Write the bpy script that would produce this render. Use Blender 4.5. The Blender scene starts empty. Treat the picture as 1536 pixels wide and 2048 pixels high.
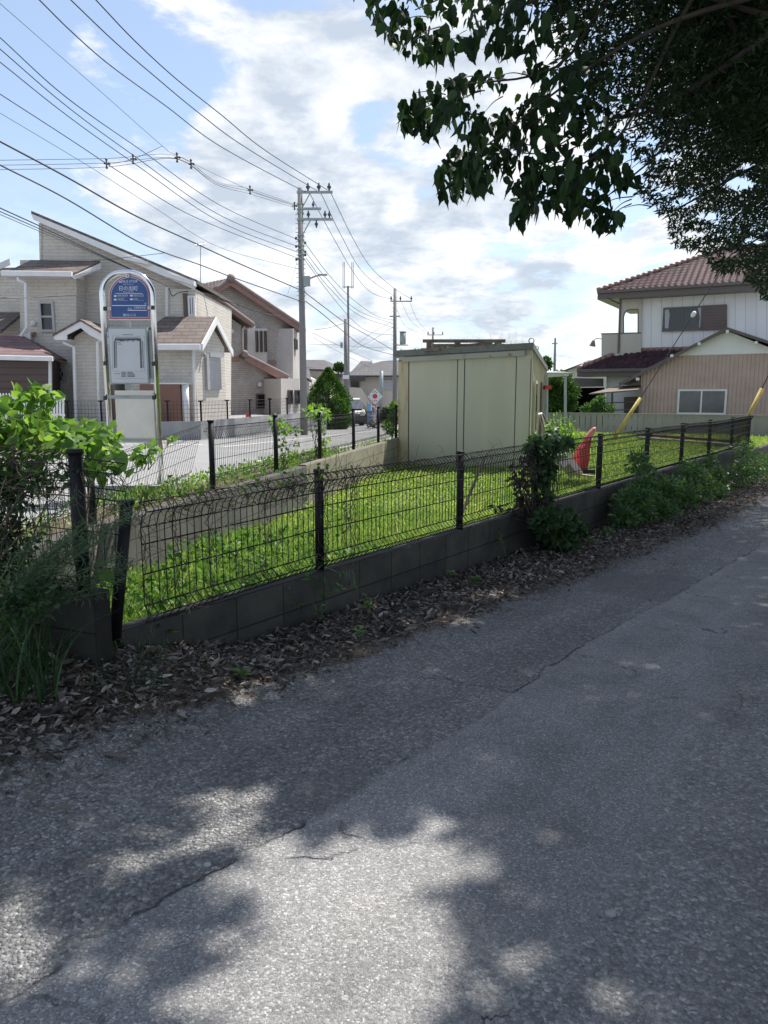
import bpy, math, random
import numpy as np
from mathutils import Vector, Matrix
R_ = math.radians
random.seed(7); rng = np.random.default_rng(7)
scn = bpy.context.scene
col = scn.collection

# ------------------------------------------------------------------ camera
PITCH = math.atan(.16)
CAM = np.array([0, 0, 1.5])
FW = np.array([0, math.cos(PITCH), -math.sin(PITCH)]); UP = np.array([0, math.sin(PITCH), math.cos(PITCH)]); RT = np.array([1., 0, 0])
cd = bpy.data.cameras.new('camera'); cam = bpy.data.objects.new('camera', cd); col.objects.link(cam)
cam.location = (0, 0, 1.5); cam.rotation_euler = (math.pi/2 - PITCH, 0, 0)
cd.sensor_fit = 'HORIZONTAL'; cd.sensor_width = 36; cd.lens = 36*1500/1536
cd.clip_start = .05; cd.clip_end = 3000
scn.camera = cam

# ------------------------------------------------------------------ light
SUN_AZ, SUN_EL = 40, 60
SUN = np.array([math.cos(R_(SUN_EL))*math.sin(R_(SUN_AZ)), math.cos(R_(SUN_EL))*math.cos(R_(SUN_AZ)), math.sin(R_(SUN_EL))])
ld = bpy.data.lights.new('sun', 'SUN'); ld.energy = 4.4; ld.angle = R_(.6); ld.color = (1, .95, .87)
lo = bpy.data.objects.new('sun', ld); col.objects.link(lo)
lo.rotation_euler = Vector(tuple(SUN)).to_track_quat('Z', 'Y').to_euler()
scn.view_settings.view_transform = 'Standard'; scn.view_settings.look = 'None'
scn.view_settings.exposure = .82; scn.view_settings.gamma = 1
scn.cycles.use_denoising = True
scn.cycles.max_bounces = 6; scn.cycles.diffuse_bounces = 3; scn.cycles.transmission_bounces = 4; scn.cycles.transparent_max_bounces = 6

class NT:
    def __init__(s, tree): s.t = tree; tree.nodes.clear()
    def n(s, typ, **kw):
        nd = s.t.nodes.new(typ)
        for k, v in kw.items():
            if k.startswith('i_'):
                nm = k[2:].replace('_', ' ')
                nd.inputs[int(nm) if nm.isdigit() else nm].default_value = v
            else: setattr(nd, k, v)
        return nd
    def l(s, a, b): s.t.links.new(a, b)
    def math(s, op, a, b=None, clamp=False):
        nd = s.n('ShaderNodeMath', operation=op); nd.use_clamp = clamp
        for i, v in enumerate((a, b)):
            if v is None: continue
            if isinstance(v, (int, float)): nd.inputs[i].default_value = v
            else: s.l(v, nd.inputs[i])
        return nd.outputs[0]
    def noise(s, vec, scale, detail=4, rough=.55, dist=0):
        nd = s.n('ShaderNodeTexNoise'); nd.inputs['Scale'].default_value = scale; nd.inputs['Detail'].default_value = detail
        nd.inputs['Roughness'].default_value = rough; nd.inputs['Distortion'].default_value = dist
        if vec is not None: s.l(vec, nd.inputs['Vector'])
        return nd.outputs['Fac']
    def ramp(s, fac, stops):
        nd = s.n('ShaderNodeValToRGB'); e = nd.color_ramp.elements
        while len(e) < len(stops): e.new(.5)
        for i, (p, c) in enumerate(stops):
            e[i].position = p; e[i].color = c if len(c) == 4 else (*c, 1)
        s.l(fac, nd.inputs[0]); return nd.outputs[0]
    def mix(s, fac, a, b, mode='MIX'):
        nd = s.n('ShaderNodeMix', data_type='RGBA', blend_type=mode)
        for i, v in ((0, fac), (6, a), (7, b)):
            if isinstance(v, (int, float)): nd.inputs[i].default_value = v
            elif isinstance(v, tuple): nd.inputs[i].default_value = v if len(v) == 4 else (*v, 1)
            else: s.l(v, nd.inputs[i])
        return nd.outputs[2]
    def smooth(s, v, a, b):
        nd = s.n('ShaderNodeMapRange', interpolation_type='SMOOTHSTEP'); nd.inputs[1].default_value = a; nd.inputs[2].default_value = b
        s.l(v, nd.inputs[0]); return nd.outputs[0]

def ray(x, y): return FW + (x-768)/1500*RT + (1024-y)/1500*UP
def at(x, y, Y):
    d = ray(x, y); return CAM + d*Y/d[1]
def onz(x, y, z):
    d = ray(x, y); return CAM + d*(z-1.5)/d[2]
def proj(P):
    P = np.asarray(P, float); v = P - CAM; w = v@FW
    w = np.where(np.abs(w) < 1e-6, 1e-6, w)
    return 768+1500*(v@RT)/w, 1024-1500*(v@UP)/w, w
def hd(x):
    d = ray(x, 784)[:2]; return d/np.linalg.norm(d)

# world: sky plus procedural clouds
wd = bpy.data.worlds.new('World'); scn.world = wd; wd.use_nodes = True
w = NT(wd.node_tree)
sky = w.n('ShaderNodeTexSky', sky_type='NISHITA'); sky.sun_disc = False
sky.sun_elevation = R_(SUN_EL); sky.sun_rotation = R_(SUN_AZ); sky.air_density = 1.0; sky.dust_density = .6; sky.ozone_density = 1.6; sky.altitude = 50
tc = w.n('ShaderNodeTexCoord').outputs['Generated']
sep = w.n('ShaderNodeSeparateXYZ'); w.l(tc, sep.inputs[0])
zz = w.math('ADD', w.math('MAXIMUM', sep.outputs[2], 0.0), .22)
cmb = w.n('ShaderNodeCombineXYZ')
w.l(w.math('DIVIDE', sep.outputs[0], zz), cmb.inputs[0]); w.l(w.math('DIVIDE', sep.outputs[1], zz), cmb.inputs[1]); w.l(w.math('MULTIPLY', sep.outputs[2], 1.6), cmb.inputs[2])
n1 = w.noise(cmb.outputs[0], 2.7, 10, .57, .25)
n2 = w.noise(cmb.outputs[0], 5.5, 8, .62, .15)
dens = w.math('ADD', w.math('MULTIPLY', n1, .66), w.math('MULTIPLY', n2, .34))
def offs(v, o_):
    a_ = w.n('ShaderNodeVectorMath', operation='ADD'); w.l(v, a_.inputs[0]); a_.inputs[1].default_value = o_; return a_.outputs[0]
SO = (.03, .02, .09)
nb = w.math('ADD', w.math('MULTIPLY', w.noise(offs(cmb.outputs[0], SO), 2.7, 10, .57, .25), .66), w.math('MULTIPLY', w.noise(offs(cmb.outputs[0], SO), 5.5, 8, .62, .15), .34))
relief = w.math('SUBTRACT', dens, nb)
# large cloud banks and clear gaps, by direction in the sky
BL = [(470,60,.10,.06),(640,110,.12,.07),(560,330,.14,.06),(300,420,.14,.04),(720,430,.2,.05),(320,30,.07,.05),(480,240,.10,.05),(300,250,.07,.07),(760,350,.18,.03),(900,130,.10,.03),(160,110,.04,.14),(90,285,.05,.12),(600,330,.10,.05),
      (20,60,.20,-.11),(345,180,.07,-.12),(120,200,.08,-.10),(730,240,.07,-.13),(430,150,.05,-.06),(20,350,.08,-.05),(700,560,.3,.05),(1000,520,.3,.05),(150,470,.12,-.02)]
for (bx, by, sg, am) in BL:
    d = ray(bx, by); d = d/np.linalg.norm(d)
    dp = w.n('ShaderNodeVectorMath', operation='DISTANCE'); w.l(tc, dp.inputs[0]); dp.inputs[1].default_value = tuple(d)
    g = w.math('MULTIPLY', w.math('POWER', w.math('DIVIDE', dp.outputs['Value'], sg), 2), -1)
    g = w.math('MULTIPLY', w.math('EXPONENT', g), am)
    dens = w.math('ADD', dens, g)
mask = w.smooth(dens, .495, .60)
hz = w.smooth(sep.outputs[2], .30, .0)
mask = w.math('MAXIMUM', w.math('MULTIPLY', mask, .96), w.math('MULTIPLY', hz, .6))
thick = w.smooth(dens, .58, .82)
shd = w.math('ADD', w.math('MULTIPLY', relief, 5.0), w.math('SUBTRACT', .60, w.math('MULTIPLY', thick, .30)))
ccol = w.ramp(shd, [(.08, (4.5, 5.1, 5.9)), (.38, (5.7, 6.2, 6.8)), (.62, (6.9, 7.2, 7.6)), (.90, (8.2, 8.25, 8.3))])
skyb = w.mix(.24, w.mix(1.0, sky.outputs[0], (1.35, 1.35, 1.35), 'MULTIPLY'), (6.5, 7.2, 8.2))
tot = w.mix(mask, skyb, ccol)
bg = w.n('ShaderNodeBackground'); bg.inputs['Strength'].default_value = .078
w.l(tot, bg.inputs[0]); out = w.n('ShaderNodeOutputWorld'); w.l(bg.outputs[0], out.inputs[0])

# ------------------------------------------------------------------ materials
MATS = {}
def material(name, fn):
    m = bpy.data.materials.new(name); m.use_nodes = True
    t = NT(m.node_tree); fn(t); MATS[name] = m; return m
def pbsdf(t, colr, rough=.7, bump=None, bstr=.3, bdist=.01, metal=0, spec=None, coat=0):
    b = t.n('ShaderNodeBsdfPrincipled')
    if isinstance(colr, tuple): b.inputs['Base Color'].default_value = (*colr, 1) if len(colr) == 3 else colr
    else: t.l(colr, b.inputs['Base Color'])
    if isinstance(rough, (int, float)): b.inputs['Roughness'].default_value = rough
    else: t.l(rough, b.inputs['Roughness'])
    b.inputs['Metallic'].default_value = metal
    if spec is not None: b.inputs['Specular IOR Level'].default_value = spec
    if coat: b.inputs['Coat Weight'].default_value = coat; b.inputs['Coat Roughness'].default_value = .08
    if bump is not None:
        bn = t.n('ShaderNodeBump'); bn.inputs['Strength'].default_value = bstr; bn.inputs['Distance'].default_value = bdist
        t.l(bump, bn.inputs['Height']); t.l(bn.outputs[0], b.inputs['Normal'])
    o = t.n('ShaderNodeOutputMaterial'); t.l(b.outputs[0], o.inputs[0]); return b
def plain(name, c, rough=.6, var=.15, scale=3, metal=0, fine=0, coat=0, spec=None, streak=False):
    def f(t):
        o = t.n('ShaderNodeTexCoord').outputs['Object']
        if streak:
            mp = t.n('ShaderNodeMapping'); mp.inputs['Scale'].default_value = (1, 1, .12); t.l(o, mp.inputs[0]); v = mp.outputs[0]
        else: v = o
        n = t.noise(v, scale, 6, .6)
        lo = tuple(x*(1-var) for x in c); hi = tuple(min(1, x*(1+var)) for x in c)
        cc = t.ramp(n, [(.3, lo), (.7, hi)])
        pbsdf(t, cc, rough, t.noise(o, fine or 40, 3), .12, .01, metal, spec, coat)
    return material(name, f)
def leafmat(name, stops, trans=.45, rough=.45, spec=.35, tint=(1.25, 1.35, .55), patchy=False):
    def f(t):
        g = t.n('ShaderNodeNewGeometry')
        c = t.ramp(g.outputs['Random Per Island'], stops)
        if patchy:
            oo = t.n('ShaderNodeTexCoord').outputs['Object']
            c = t.mix(1.0, c, t.ramp(t.noise(oo, .55, 5, .65), [(.32, (.72, .80, .66)), (.5, (1.0, 1.0, .9)), (.68, (1.25, 1.14, .95))]), 'MULTIPLY')
            c = t.mix(t.smooth(t.noise(oo, 1.7, 4, .6), .60, .70), c, t.mix(1.0, c, (1.25, .95, .75), 'MULTIPLY'))
        b = t.n('ShaderNodeBsdfPrincipled'); t.l(c, b.inputs['Base Color']); b.inputs['Roughness'].default_value = rough; b.inputs['Specular IOR Level'].default_value = spec
        tr = t.n('ShaderNodeBsdfTranslucent'); t.l(t.mix(1.0, c, tint, 'MULTIPLY'), tr.inputs[0])
        mx = t.n('ShaderNodeMixShader'); mx.inputs[0].default_value = trans; t.l(b.outputs[0], mx.inputs[1]); t.l(tr.outputs[0], mx.inputs[2])
        o = t.n('ShaderNodeOutputMaterial'); t.l(mx.outputs[0], o.inputs[0])
    return material(name, f)
def wallvec(t, ky=.6):
    o = t.n('ShaderNodeTexCoord').outputs['Object']; s = t.n('ShaderNodeSeparateXYZ'); t.l(o, s.inputs[0])
    c = t.n('ShaderNodeCombineXYZ'); t.l(t.math('ADD', s.outputs[0], t.math('MULTIPLY', s.outputs[1], ky)), c.inputs[0]); t.l(s.outputs[2], c.inputs[1])
    return c.outputs[0], o
def siding(name, c1, c2, mortar, bw, bh, ms=.01, ky=.6, bstr=.5, grime=.2, off=.5):
    def f(t):
        v, o = wallvec(t, ky)
        b = t.n('ShaderNodeTexBrick'); b.offset = off; t.l(v, b.inputs['Vector'])
        b.inputs['Color1'].default_value = (*c1, 1); b.inputs['Color2'].default_value = (*c2, 1); b.inputs['Mortar'].default_value = (*mortar, 1)
        b.inputs['Scale'].default_value = 1; b.inputs['Mortar Size'].default_value = ms; b.inputs['Brick Width'].default_value = bw; b.inputs['Row Height'].default_value = bh; b.inputs['Mortar Smooth'].default_value = .3
        n = t.noise(o, 1.3, 6, .65); n2 = t.noise(o, 14, 4, .6)
        c = t.mix(1.0, b.outputs[0], t.ramp(n, [(.3, (1-grime,)*3), (.65, (1.04,)*3)]), 'MULTIPLY')
        c = t.mix(1.0, c, t.ramp(n2, [(.3, (.9,)*3), (.7, (1.06,)*3)]), 'MULTIPLY')
        h = t.math('ADD', t.math('MULTIPLY', b.outputs['Fac'], -1), t.math('MULTIPLY', n2, .5))
        pbsdf(t, c, .8, h, bstr, .012)
    return material(name, f)

siding('cream_siding', (.60, .56, .50), (.64, .60, .54), (.51, .475, .42), .55, .105, .012, grime=.12)
siding('pink_brick_siding', (.40, .35, .325), (.47, .42, .39), (.34, .30, .28), .24, .09, .014, bstr=.9)
siding('grey_block', (.23, .23, .225), (.27, .27, .26), (.12, .12, .12), .42, .21, .01, bstr=.4, off=0)
plain('light_stucco', (.50, .47, .45), .85, .08, 2, fine=60)
plain('beige_stucco', (.50, .46, .41), .85, .10, 1.2, fine=60, streak=True)
plain('trim_white', (.72, .72, .72), .5, .06, 4)
plain('trim_pink', (.27, .15, .13), .6, .12, 3)
plain('copper_brown', (.24, .15, .12), .5, .15, 5)
plain('window_frame', (.42, .43, .44), .4, .05, 5)
plain('dark_frame', (.11, .09, .08), .4, .1, 5)
plain('shutter_grey', (.36, .36, .38), .5, .05, 5)
plain('shutter_brown', (.15, .12, .11), .5, .1, 5)
plain('white_panel', (.74, .74, .73), .7, .05, 1.0, fine=30, streak=True)
plain('cream_panel', (.52, .48, .41), .8, .07, 1.5, fine=30, streak=True)
plain('concrete', (.30, .30, .30), .85, .22, 1.6, fine=60, streak=True)
plain('pole_concrete', (.20, .20, .205), .8, .18, 2.5, fine=50, streak=True)
plain('pole_dark', (.10, .085, .08), .8, .18, 2.5, fine=50, streak=True)
plain('galvanised', (.32, .36, .36), .45, .15, 6, metal=.5)
plain('porcelain', (.05, .055, .06), .4, .2, 8)
plain('wire_black', (.03, .04, .06), .6, .1, 4)
plain('wire_blue', (.035, .06, .12), .6, .1, 4)
plain('fence_black', (.010, .010, .012), .5, .3, 12, spec=.25)
plain('fence_bronze', (.016, .014, .015), .55, .3, 12, spec=.25)
plain('picket_white', (.75, .75, .76), .6, .06, 5)
plain('slat_grey', (.30, .29, .265), .7, .10, 3, streak=True)
plain('red_paint', (.50, .06, .055), .65, .35, 9)
plain('pink_paint', (.60, .22, .18), .5, .15, 5)
plain('yellow_paint', (.50, .37, .09), .7, .35, 12, streak=True)
plain('pale_board', (.62, .52, .46), .7, .15, 4)
plain('wood_old', (.15, .12, .10), .85, .35, 5, streak=True)
plain('wood_red', (.16, .05, .035), .8, .3, 6)
plain('bark', (.055, .045, .038), .9, .3, 10, fine=25, streak=True)
plain('twig', (.09, .07, .055), .9, .3, 10)
plain('green_stem', (.10, .16, .05), .7, .2, 10)
plain('black_plastic', (.02, .02, .02), .35, .2, 8)
plain('rubber', (.02, .02, .02), .8, .2, 8)
plain('car_dark', (.03, .032, .04), .25, .1, 4, coat=.5)
plain('car_white', (.7, .7, .7), .3, .05, 4, coat=.5)
plain('orange_door', (.21, .105, .078), .6, .08, 3)
plain('sign_blue', (.028, .085, .29), .35, .06, 5)
plain('sign_red', (.36, .03, .05), .4, .08, 5)
plain('sign_white', (.74, .74, .76), .4, .04, 5)
plain('text_white', (.82, .84, .9), .5, .02, 5)
plain('text_dark', (.04, .04, .06), .6, .02, 5)
plain('paper', (.62, .64, .67), .4, .05, 6)
plain('paper_line', (.34, .36, .40), .5, .05, 6)
plain('banner_blue', (.16, .42, .68), .7, .1, 5)
plain('tile_pale', (.23, .18, .168), .7, .12, 4)
plain('roof_far', (.07, .068, .075), .8, .2, 3, fine=20)
plain('roof_metal', (.42, .43, .44), .5, .1, 3)
plain('glass_dark', (.02, .024, .032), .08, .2, 2, spec=.6)
plain('glass_mid', (.10, .11, .13), .10, .2, 2, spec=.8)
plain('curtain', (.40, .42, .45), .8, .1, 8)
plain('lamp_white', (.6, .6, .6), .3, .05, 3)
plain('soil', (.09, .065, .045), .95, .3, 6, fine=60)
plain('road_paint', (.6, .6, .58), .8, .15, 6)
plain('blue_pave', (.22, .36, .46), .85, .2, 3)
plain('pink_pave', (.44, .27, .22), .85, .2, 3)
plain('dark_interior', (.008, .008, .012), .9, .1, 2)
def _steel(t):
    o = t.n('ShaderNodeTexCoord').outputs['Object']
    mp = t.n('ShaderNodeMapping'); mp.inputs['Scale'].default_value = (1, 1, 60); t.l(o, mp.inputs[0])
    n = t.noise(mp.outputs[0], 3, 3); n2 = t.noise(o, 2.2, 3)
    pbsdf(t, t.ramp(n2, [(.3, (.52, .50, .46)), (.7, (.66, .64, .60))]), t.ramp(n, [(.3, (.32,)*3), (.7, (.42,)*3)]), metal=.9)
material('brushed_steel', _steel)
def _chrome(t):
    o = t.n('ShaderNodeTexCoord').outputs['Object']
    pbsdf(t, (.72, .73, .76), t.ramp(t.noise(o, 12, 3), [(.3, (.10,)*3), (.7, (.2,)*3)]), metal=1)
material('polished_tube', _chrome)
def _shed(t):
    o = t.n('ShaderNodeTexCoord').outputs['Object']
    mp = t.n('ShaderNodeMapping'); mp.inputs['Scale'].default_value = (1, 1, .08); t.l(o, mp.inputs[0])
    n = t.noise(mp.outputs[0], 2.4, 6, .6); n2 = t.noise(o, .8, 3, .5); n3 = t.noise(o, 22, 3, .7)
    c = t.ramp(n, [(.3, (.49, .47, .36)), (.55, (.53, .505, .39)), (.75, (.58, .55, .42))])
    c = t.mix(1.0, c, t.ramp(n2, [(.3, (.93, .96, .93)), (.7, (1.03, 1.01, 1))]), 'MULTIPLY')
    c = t.mix(t.smooth(n3, .735, .77), c, (.16, .085, .05))
    sp = t.n('ShaderNodeSeparateXYZ'); t.l(o, sp.inputs[0])
    dirt = t.smooth(t.math('ADD', sp.outputs[2], t.math('MULTIPLY', n3, .5)), .42, -.02)
    c = t.mix(t.math('MULTIPLY', dirt, .6), c, (.15, .13, .09))
    n4 = t.noise(mp.outputs[0], 7, 5, .7); c = t.mix(t.math('MULTIPLY', t.smooth(n4, .62, .72), .22), c, (.30, .24, .15))
    pbsdf(t, c, .55, n, .1, .01)
material('shed_panel', _shed)
def _shedrust(t):
    o = t.n('ShaderNodeTexCoord').outputs['Object']
    mp = t.n('ShaderNodeMapping'); mp.inputs['Scale'].default_value = (3, 3, .35); t.l(o, mp.inputs[0])
    n = t.noise(mp.outputs[0], 2.2, 7, .65)
    c = t.ramp(n, [(.35, (.53, .48, .33)), (.54, (.50, .43, .27)), (.62, (.38, .24, .12)), (.74, (.24, .11, .05))])
    pbsdf(t, c, .7, n, .2, .01)
material('shed_rusty', _shedrust)
def _shedtrim(t):
    o = t.n('ShaderNodeTexCoord').outputs['Object']
    n = t.noise(o, 5, 7, .7)
    c = t.ramp(n, [(.3, (.34, .34, .30)), (.55, (.40, .38, .33)), (.63, (.28, .19, .12)), (.75, (.16, .08, .04))])
    pbsdf(t, c, .7, n, .2, .01)
material('shed_trim', _shedtrim)
def _shedroof(t):
    o = t.n('ShaderNodeTexCoord').outputs['Object']
    n = t.noise(o, 4, 7, .7); c = t.ramp(n, [(.3, (.12, .125, .115)), (.6, (.19, .195, .18)), (.75, (.10, .08, .06))])
    pbsdf(t, c, .7, n, .2, .01)
material('shed_roof', _shedroof)
def _shingle(name, c, rw=.45, rh=.12, ky=0.0):
    def f(t):
        o = t.n('ShaderNodeTexCoord').outputs['Object']; s = t.n('ShaderNodeSeparateXYZ'); t.l(o, s.inputs[0])
        cb = t.n('ShaderNodeCombineXYZ'); t.l(s.outputs[0], cb.inputs[0]); t.l(s.outputs[2], cb.inputs[1])
        b = t.n('ShaderNodeTexBrick'); t.l(cb.outputs[0], b.inputs['Vector']); b.inputs['Scale'].default_value = 1
        b.inputs['Brick Width'].default_value = rw; b.inputs['Row Height'].default_value = rh; b.inputs['Mortar Size'].default_value = .01
        b.inputs['Color1'].default_value = (*[x*.85 for x in c], 1); b.inputs['Color2'].default_value = (*[x*1.15 for x in c], 1); b.inputs['Mortar'].default_value = (*[x*.4 for x in c], 1)
        n = t.noise(o, 2, 6, .65)
        cc = t.mix(1.0, b.outputs[0], t.ramp(n, [(.3, (.75,)*3), (.7, (1.15,)*3)]), 'MULTIPLY')
        pbsdf(t, cc, .7, t.math('MULTIPLY', b.outputs['Fac'], -1), .6, .02)
    return material(name, f)
_shingle('shingle_brown', (.155, .12, .105)); _shingle('shingle_maroon', (.17, .10, .10), 1.2, .1); _shingle('shingle_grey', (.065, .062, .068), .6, .2)
def _tile(name, c, rough, coat):
    def f(t):
        g = t.n('ShaderNodeTexCoord').outputs['Object']
        v = t.n('ShaderNodeTexVoronoi'); v.inputs['Scale'].default_value = 3.3; t.l(g, v.inputs['Vector'])
        cc = t.mix(1.0, t.ramp(v.outputs['Color'], [(0, tuple(x*.7 for x in c)), (1, tuple(x*1.3 for x in c))]), t.ramp(t.noise(g, 9, 4), [(.3, (.8,)*3), (.7, (1.1,)*3)]), 'MULTIPLY')
        pbsdf(t, cc, rough, coat=coat, spec=.04)
    return material(name, f)
_tile('tile_maroon', (.062, .036, .042), .6, .0); _tile('tile_brown', (.20, .16, .15), .6, .0)
def _wave(name, c, per, dark=.6, ky=.4, horiz=False):
    def f(t):
        v, o = wallvec(t, ky); s = t.n('ShaderNodeSeparateXYZ'); t.l(v, s.inputs[0])
        ph = t.math('SINE', t.math('MULTIPLY', s.outputs[1 if horiz else 0], 2*math.pi/per))
        h = t.math('ABSOLUTE', ph) if not horiz else t.math('FRACT', t.math('DIVIDE', s.outputs[1], per))
        n = t.noise(o, 1.6, 5, .6)
        base = t.ramp(n, [(.3, tuple(x*.88 for x in c)), (.7, tuple(x*1.08 for x in c))])
        groove = t.smooth(h, .0, .28) if not horiz else t.smooth(h, .0, .16)
        cc = t.mix(groove, t.mix(1.0, base, (dark,)*3, 'MULTIPLY'), base)
        pbsdf(t, cc, .6, h, .8, .03)
    return material(name, f)
_wave('pink_corrugated', (.47, .35, .30), .24); _wave('brown_clapboard', (.105, .075, .072), .20, .3, horiz=True); _wave('shutter_slat', (.42, .42, .45), .09, .75, horiz=True); _wave('shutter_slat_brown', (.15, .12, .11), .13, .45, horiz=True)

G1 = (.055, .12, .018)
leafmat('grass_leaf', [(0, (.13, .22, .06)), (.45, (.25, .37, .12)), (.85, (.37, .49, .18)), (1, (.52, .49, .28))], .5, tint=(1.15, 1.2, .7), patchy=True)
leafmat('weed_leaf', [(0, (.06, .13, .04)), (.6, (.11, .22, .06)), (1, (.20, .31, .09))], .5, tint=(1.15, 1.25, .65), patchy=True)
leafmat('vine_leaf', [(0, (.08, .17, .04)), (.6, (.14, .26, .06)), (1, (.26, .38, .10))], .55, tint=(1.35, 1.4, .6))
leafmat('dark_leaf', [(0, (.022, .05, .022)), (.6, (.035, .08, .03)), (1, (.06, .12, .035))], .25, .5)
leafmat('shrub_leaf', [(0, (.045, .10, .045)), (.6, (.08, .165, .065)), (1, (.15, .25, .08))], .35, .4)
leafmat('wispy_leaf', [(0, (.06, .10, .07)), (.6, (.09, .14, .09)), (1, (.13, .19, .11))], .3, .6)
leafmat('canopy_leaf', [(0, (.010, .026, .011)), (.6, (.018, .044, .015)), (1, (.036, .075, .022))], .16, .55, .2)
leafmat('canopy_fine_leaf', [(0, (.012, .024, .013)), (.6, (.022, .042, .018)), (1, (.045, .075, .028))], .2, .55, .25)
leafmat('conifer_leaf', [(0, (.03, .08, .02)), (.6, (.05, .12, .025)), (1, (.10, .18, .03))], .3, .6)
leafmat('dead_leaf', [(0, (.03, .024, .022)), (.6, (.055, .045, .042)), (1, (.09, .075, .065))], .15, .7)
leafmat('litter_leaf', [(0, (.035, .029, .026)), (.3, (.09, .075, .066)), (.65, (.17, .15, .132)), (.92, (.30, .275, .245)), (1, (.47, .44, .40))], .12, .75, .15, (1, .9, .7))
leafmat('dry_stem', [(0, (.25, .22, .14)), (1, (.38, .34, .22))], .3, .8)

def _asphalt(t):
    o = t.n('ShaderNodeTexCoord').outputs['Object']
    a = t.n('ShaderNodeAttribute', attribute_name='edge'); e = a.outputs['Fac']       # metres from the long seam
    so = t.n('ShaderNodeAttribute', attribute_name='soil').outputs['Fac']
    pa = t.n('ShaderNodeAttribute', attribute_name='patch').outputs['Fac']
    nw = t.noise(o, 3.5, 7, .7)
    ew = t.math('ADD', e, t.math('MULTIPLY', t.math('SUBTRACT', nw, .5), .16))
    old = t.smooth(ew, .012, -.012)                       # 1 = coarse old strip
    big = t.noise(o, .8, 5, .6)
    def stones(scale):
        v = t.n('ShaderNodeTexVoronoi'); v.inputs['Scale'].default_value = scale; v.inputs['Randomness'].default_value = 1; t.l(o, v.inputs['Vector'])
        s = t.n('ShaderNodeSeparateXYZ'); t.l(v.outputs['Color'], s.inputs[0])
        return v.outputs['Distance'], s.outputs[0]
    d1, c1 = stones(170); d2, c2 = stones(88); d3, c3 = stones(300)
    fine = t.noise(o, 300, 2, .6)
    rightc = t.smooth(t.math('ADD', e, t.math('MULTIPLY', t.math('SUBTRACT', big, .5), 1.2)), .75, 1.05)
    coarse = t.math('MAXIMUM', old, t.math('MULTIPLY', rightc, .75))
    colA = t.ramp(c1, [(0, (.15, .149, .152)), (.5, (.215, .213, .214)), (.85, (.27, .267, .265)), (1, (.43, .42, .405))])
    colB = t.ramp(c2, [(0, (.13, .13, .133)), (.5, (.215, .213, .214)), (.85, (.29, .287, .284)), (1, (.46, .45, .43))])
    colC = t.ramp(c3, [(0, (.8,)*3), (1, (1.25,)*3)])
    c = t.mix(coarse, colA, colB); c = t.mix(1.0, c, colC, 'MULTIPLY')
    gap = t.math('MULTIPLY', t.smooth(d2, .45, .75), coarse)
    c = t.mix(t.math('MULTIPLY', gap, .22), c, (.06, .058, .056))
    c = t.mix(1.0, c, t.ramp(big, [(.3, (.86,)*3), (.7, (1.1,)*3)]), 'MULTIPLY')
    st_ = t.noise(o, 2.6, 7, .75); c = t.mix(1.0, c, t.ramp(st_, [(.34, (.80,)*3), (.5, (1.0,)*3), (.68, (1.14, 1.13, 1.11))]), 'MULTIPLY')
    mpw = t.n('ShaderNodeMapping'); mpw.inputs['Rotation'].default_value = (0, 0, R_(-54.4)); mpw.inputs['Scale'].default_value = (1, 1, 1); t.l(o, mpw.inputs[0])
    mps = t.n('ShaderNodeMapping'); mps.inputs['Scale'].default_value = (.18, 2.2, 1); t.l(mpw.outputs[0], mps.inputs[0])
    trk = t.noise(mps.outputs[0], 1.0, 3, .5); c = t.mix(1.0, c, t.ramp(trk, [(.38, (.86,)*3), (.6, (1.08,)*3)]), 'MULTIPLY')
    c = t.mix(t.math('MULTIPLY', pa, .45), c, (.13, .13, .135))
    # cracks: the seam, plus a sparse net
    vc = t.n('ShaderNodeTexVoronoi', feature='DISTANCE_TO_EDGE'); vc.inputs['Scale'].default_value = .75
    vv = t.n('ShaderNodeVectorMath', operation='ADD'); nz = t.n('ShaderNodeTexNoise'); nz.inputs['Scale'].default_value = 4; nz.inputs['Detail'].default_value = 6; t.l(o, nz.inputs['Vector'])
    sc = t.n('ShaderNodeVectorMath', operation='SCALE'); sc.inputs['Scale'].default_value = .35; t.l(nz.outputs['Color'], sc.inputs[0]); t.l(o, vv.inputs[0]); t.l(sc.outputs[0], vv.inputs[1]); t.l(vv.outputs[0], vc.inputs['Vector'])
    net = t.math('MULTIPLY', t.smooth(vc.outputs['Distance'], .007, .001), t.smooth(big, .50, .60))
    seam = t.math('MULTIPLY', t.smooth(t.math('ABSOLUTE', ew), .009, .001), t.smooth(t.noise(o, 3.1, 4), .47, .60))
    ec = t.math('ABSOLUTE', t.math('SUBTRACT', t.math('ADD', e, t.math('MULTIPLY', t.math('SUBTRACT', t.noise(o, 2.0, 6, .7), .5), .5)), .95))
    crack2 = t.math('MULTIPLY', t.smooth(ec, .005, .001), t.smooth(t.noise(o, .9, 2), .56, .62))
    cr = t.math('MAXIMUM', t.math('MAXIMUM', net, seam), crack2)
    c = t.mix(t.math('MULTIPLY', cr, .8), c, (.02, .02, .02))
    som = t.smooth(t.math('ADD', so, t.math('MULTIPLY', t.math('SUBTRACT', t.noise(o, 6, 6, .7), .5), .9)), .35, .75)
    soilc = t.ramp(t.noise(o, 45, 4, .7), [(.3, (.05, .036, .026)), (.7, (.14, .105, .08))])
    c = t.mix(som, c, soilc)
    h = t.math('MULTIPLY', t.math('SUBTRACT', 1.0, d1), t.math('ADD', .30, t.math('MULTIPLY', coarse, .1)))
    h = t.math('ADD', h, t.math('MULTIPLY', t.math('MULTIPLY', t.math('SUBTRACT', 1.0, d2), coarse), 1.7))
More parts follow.
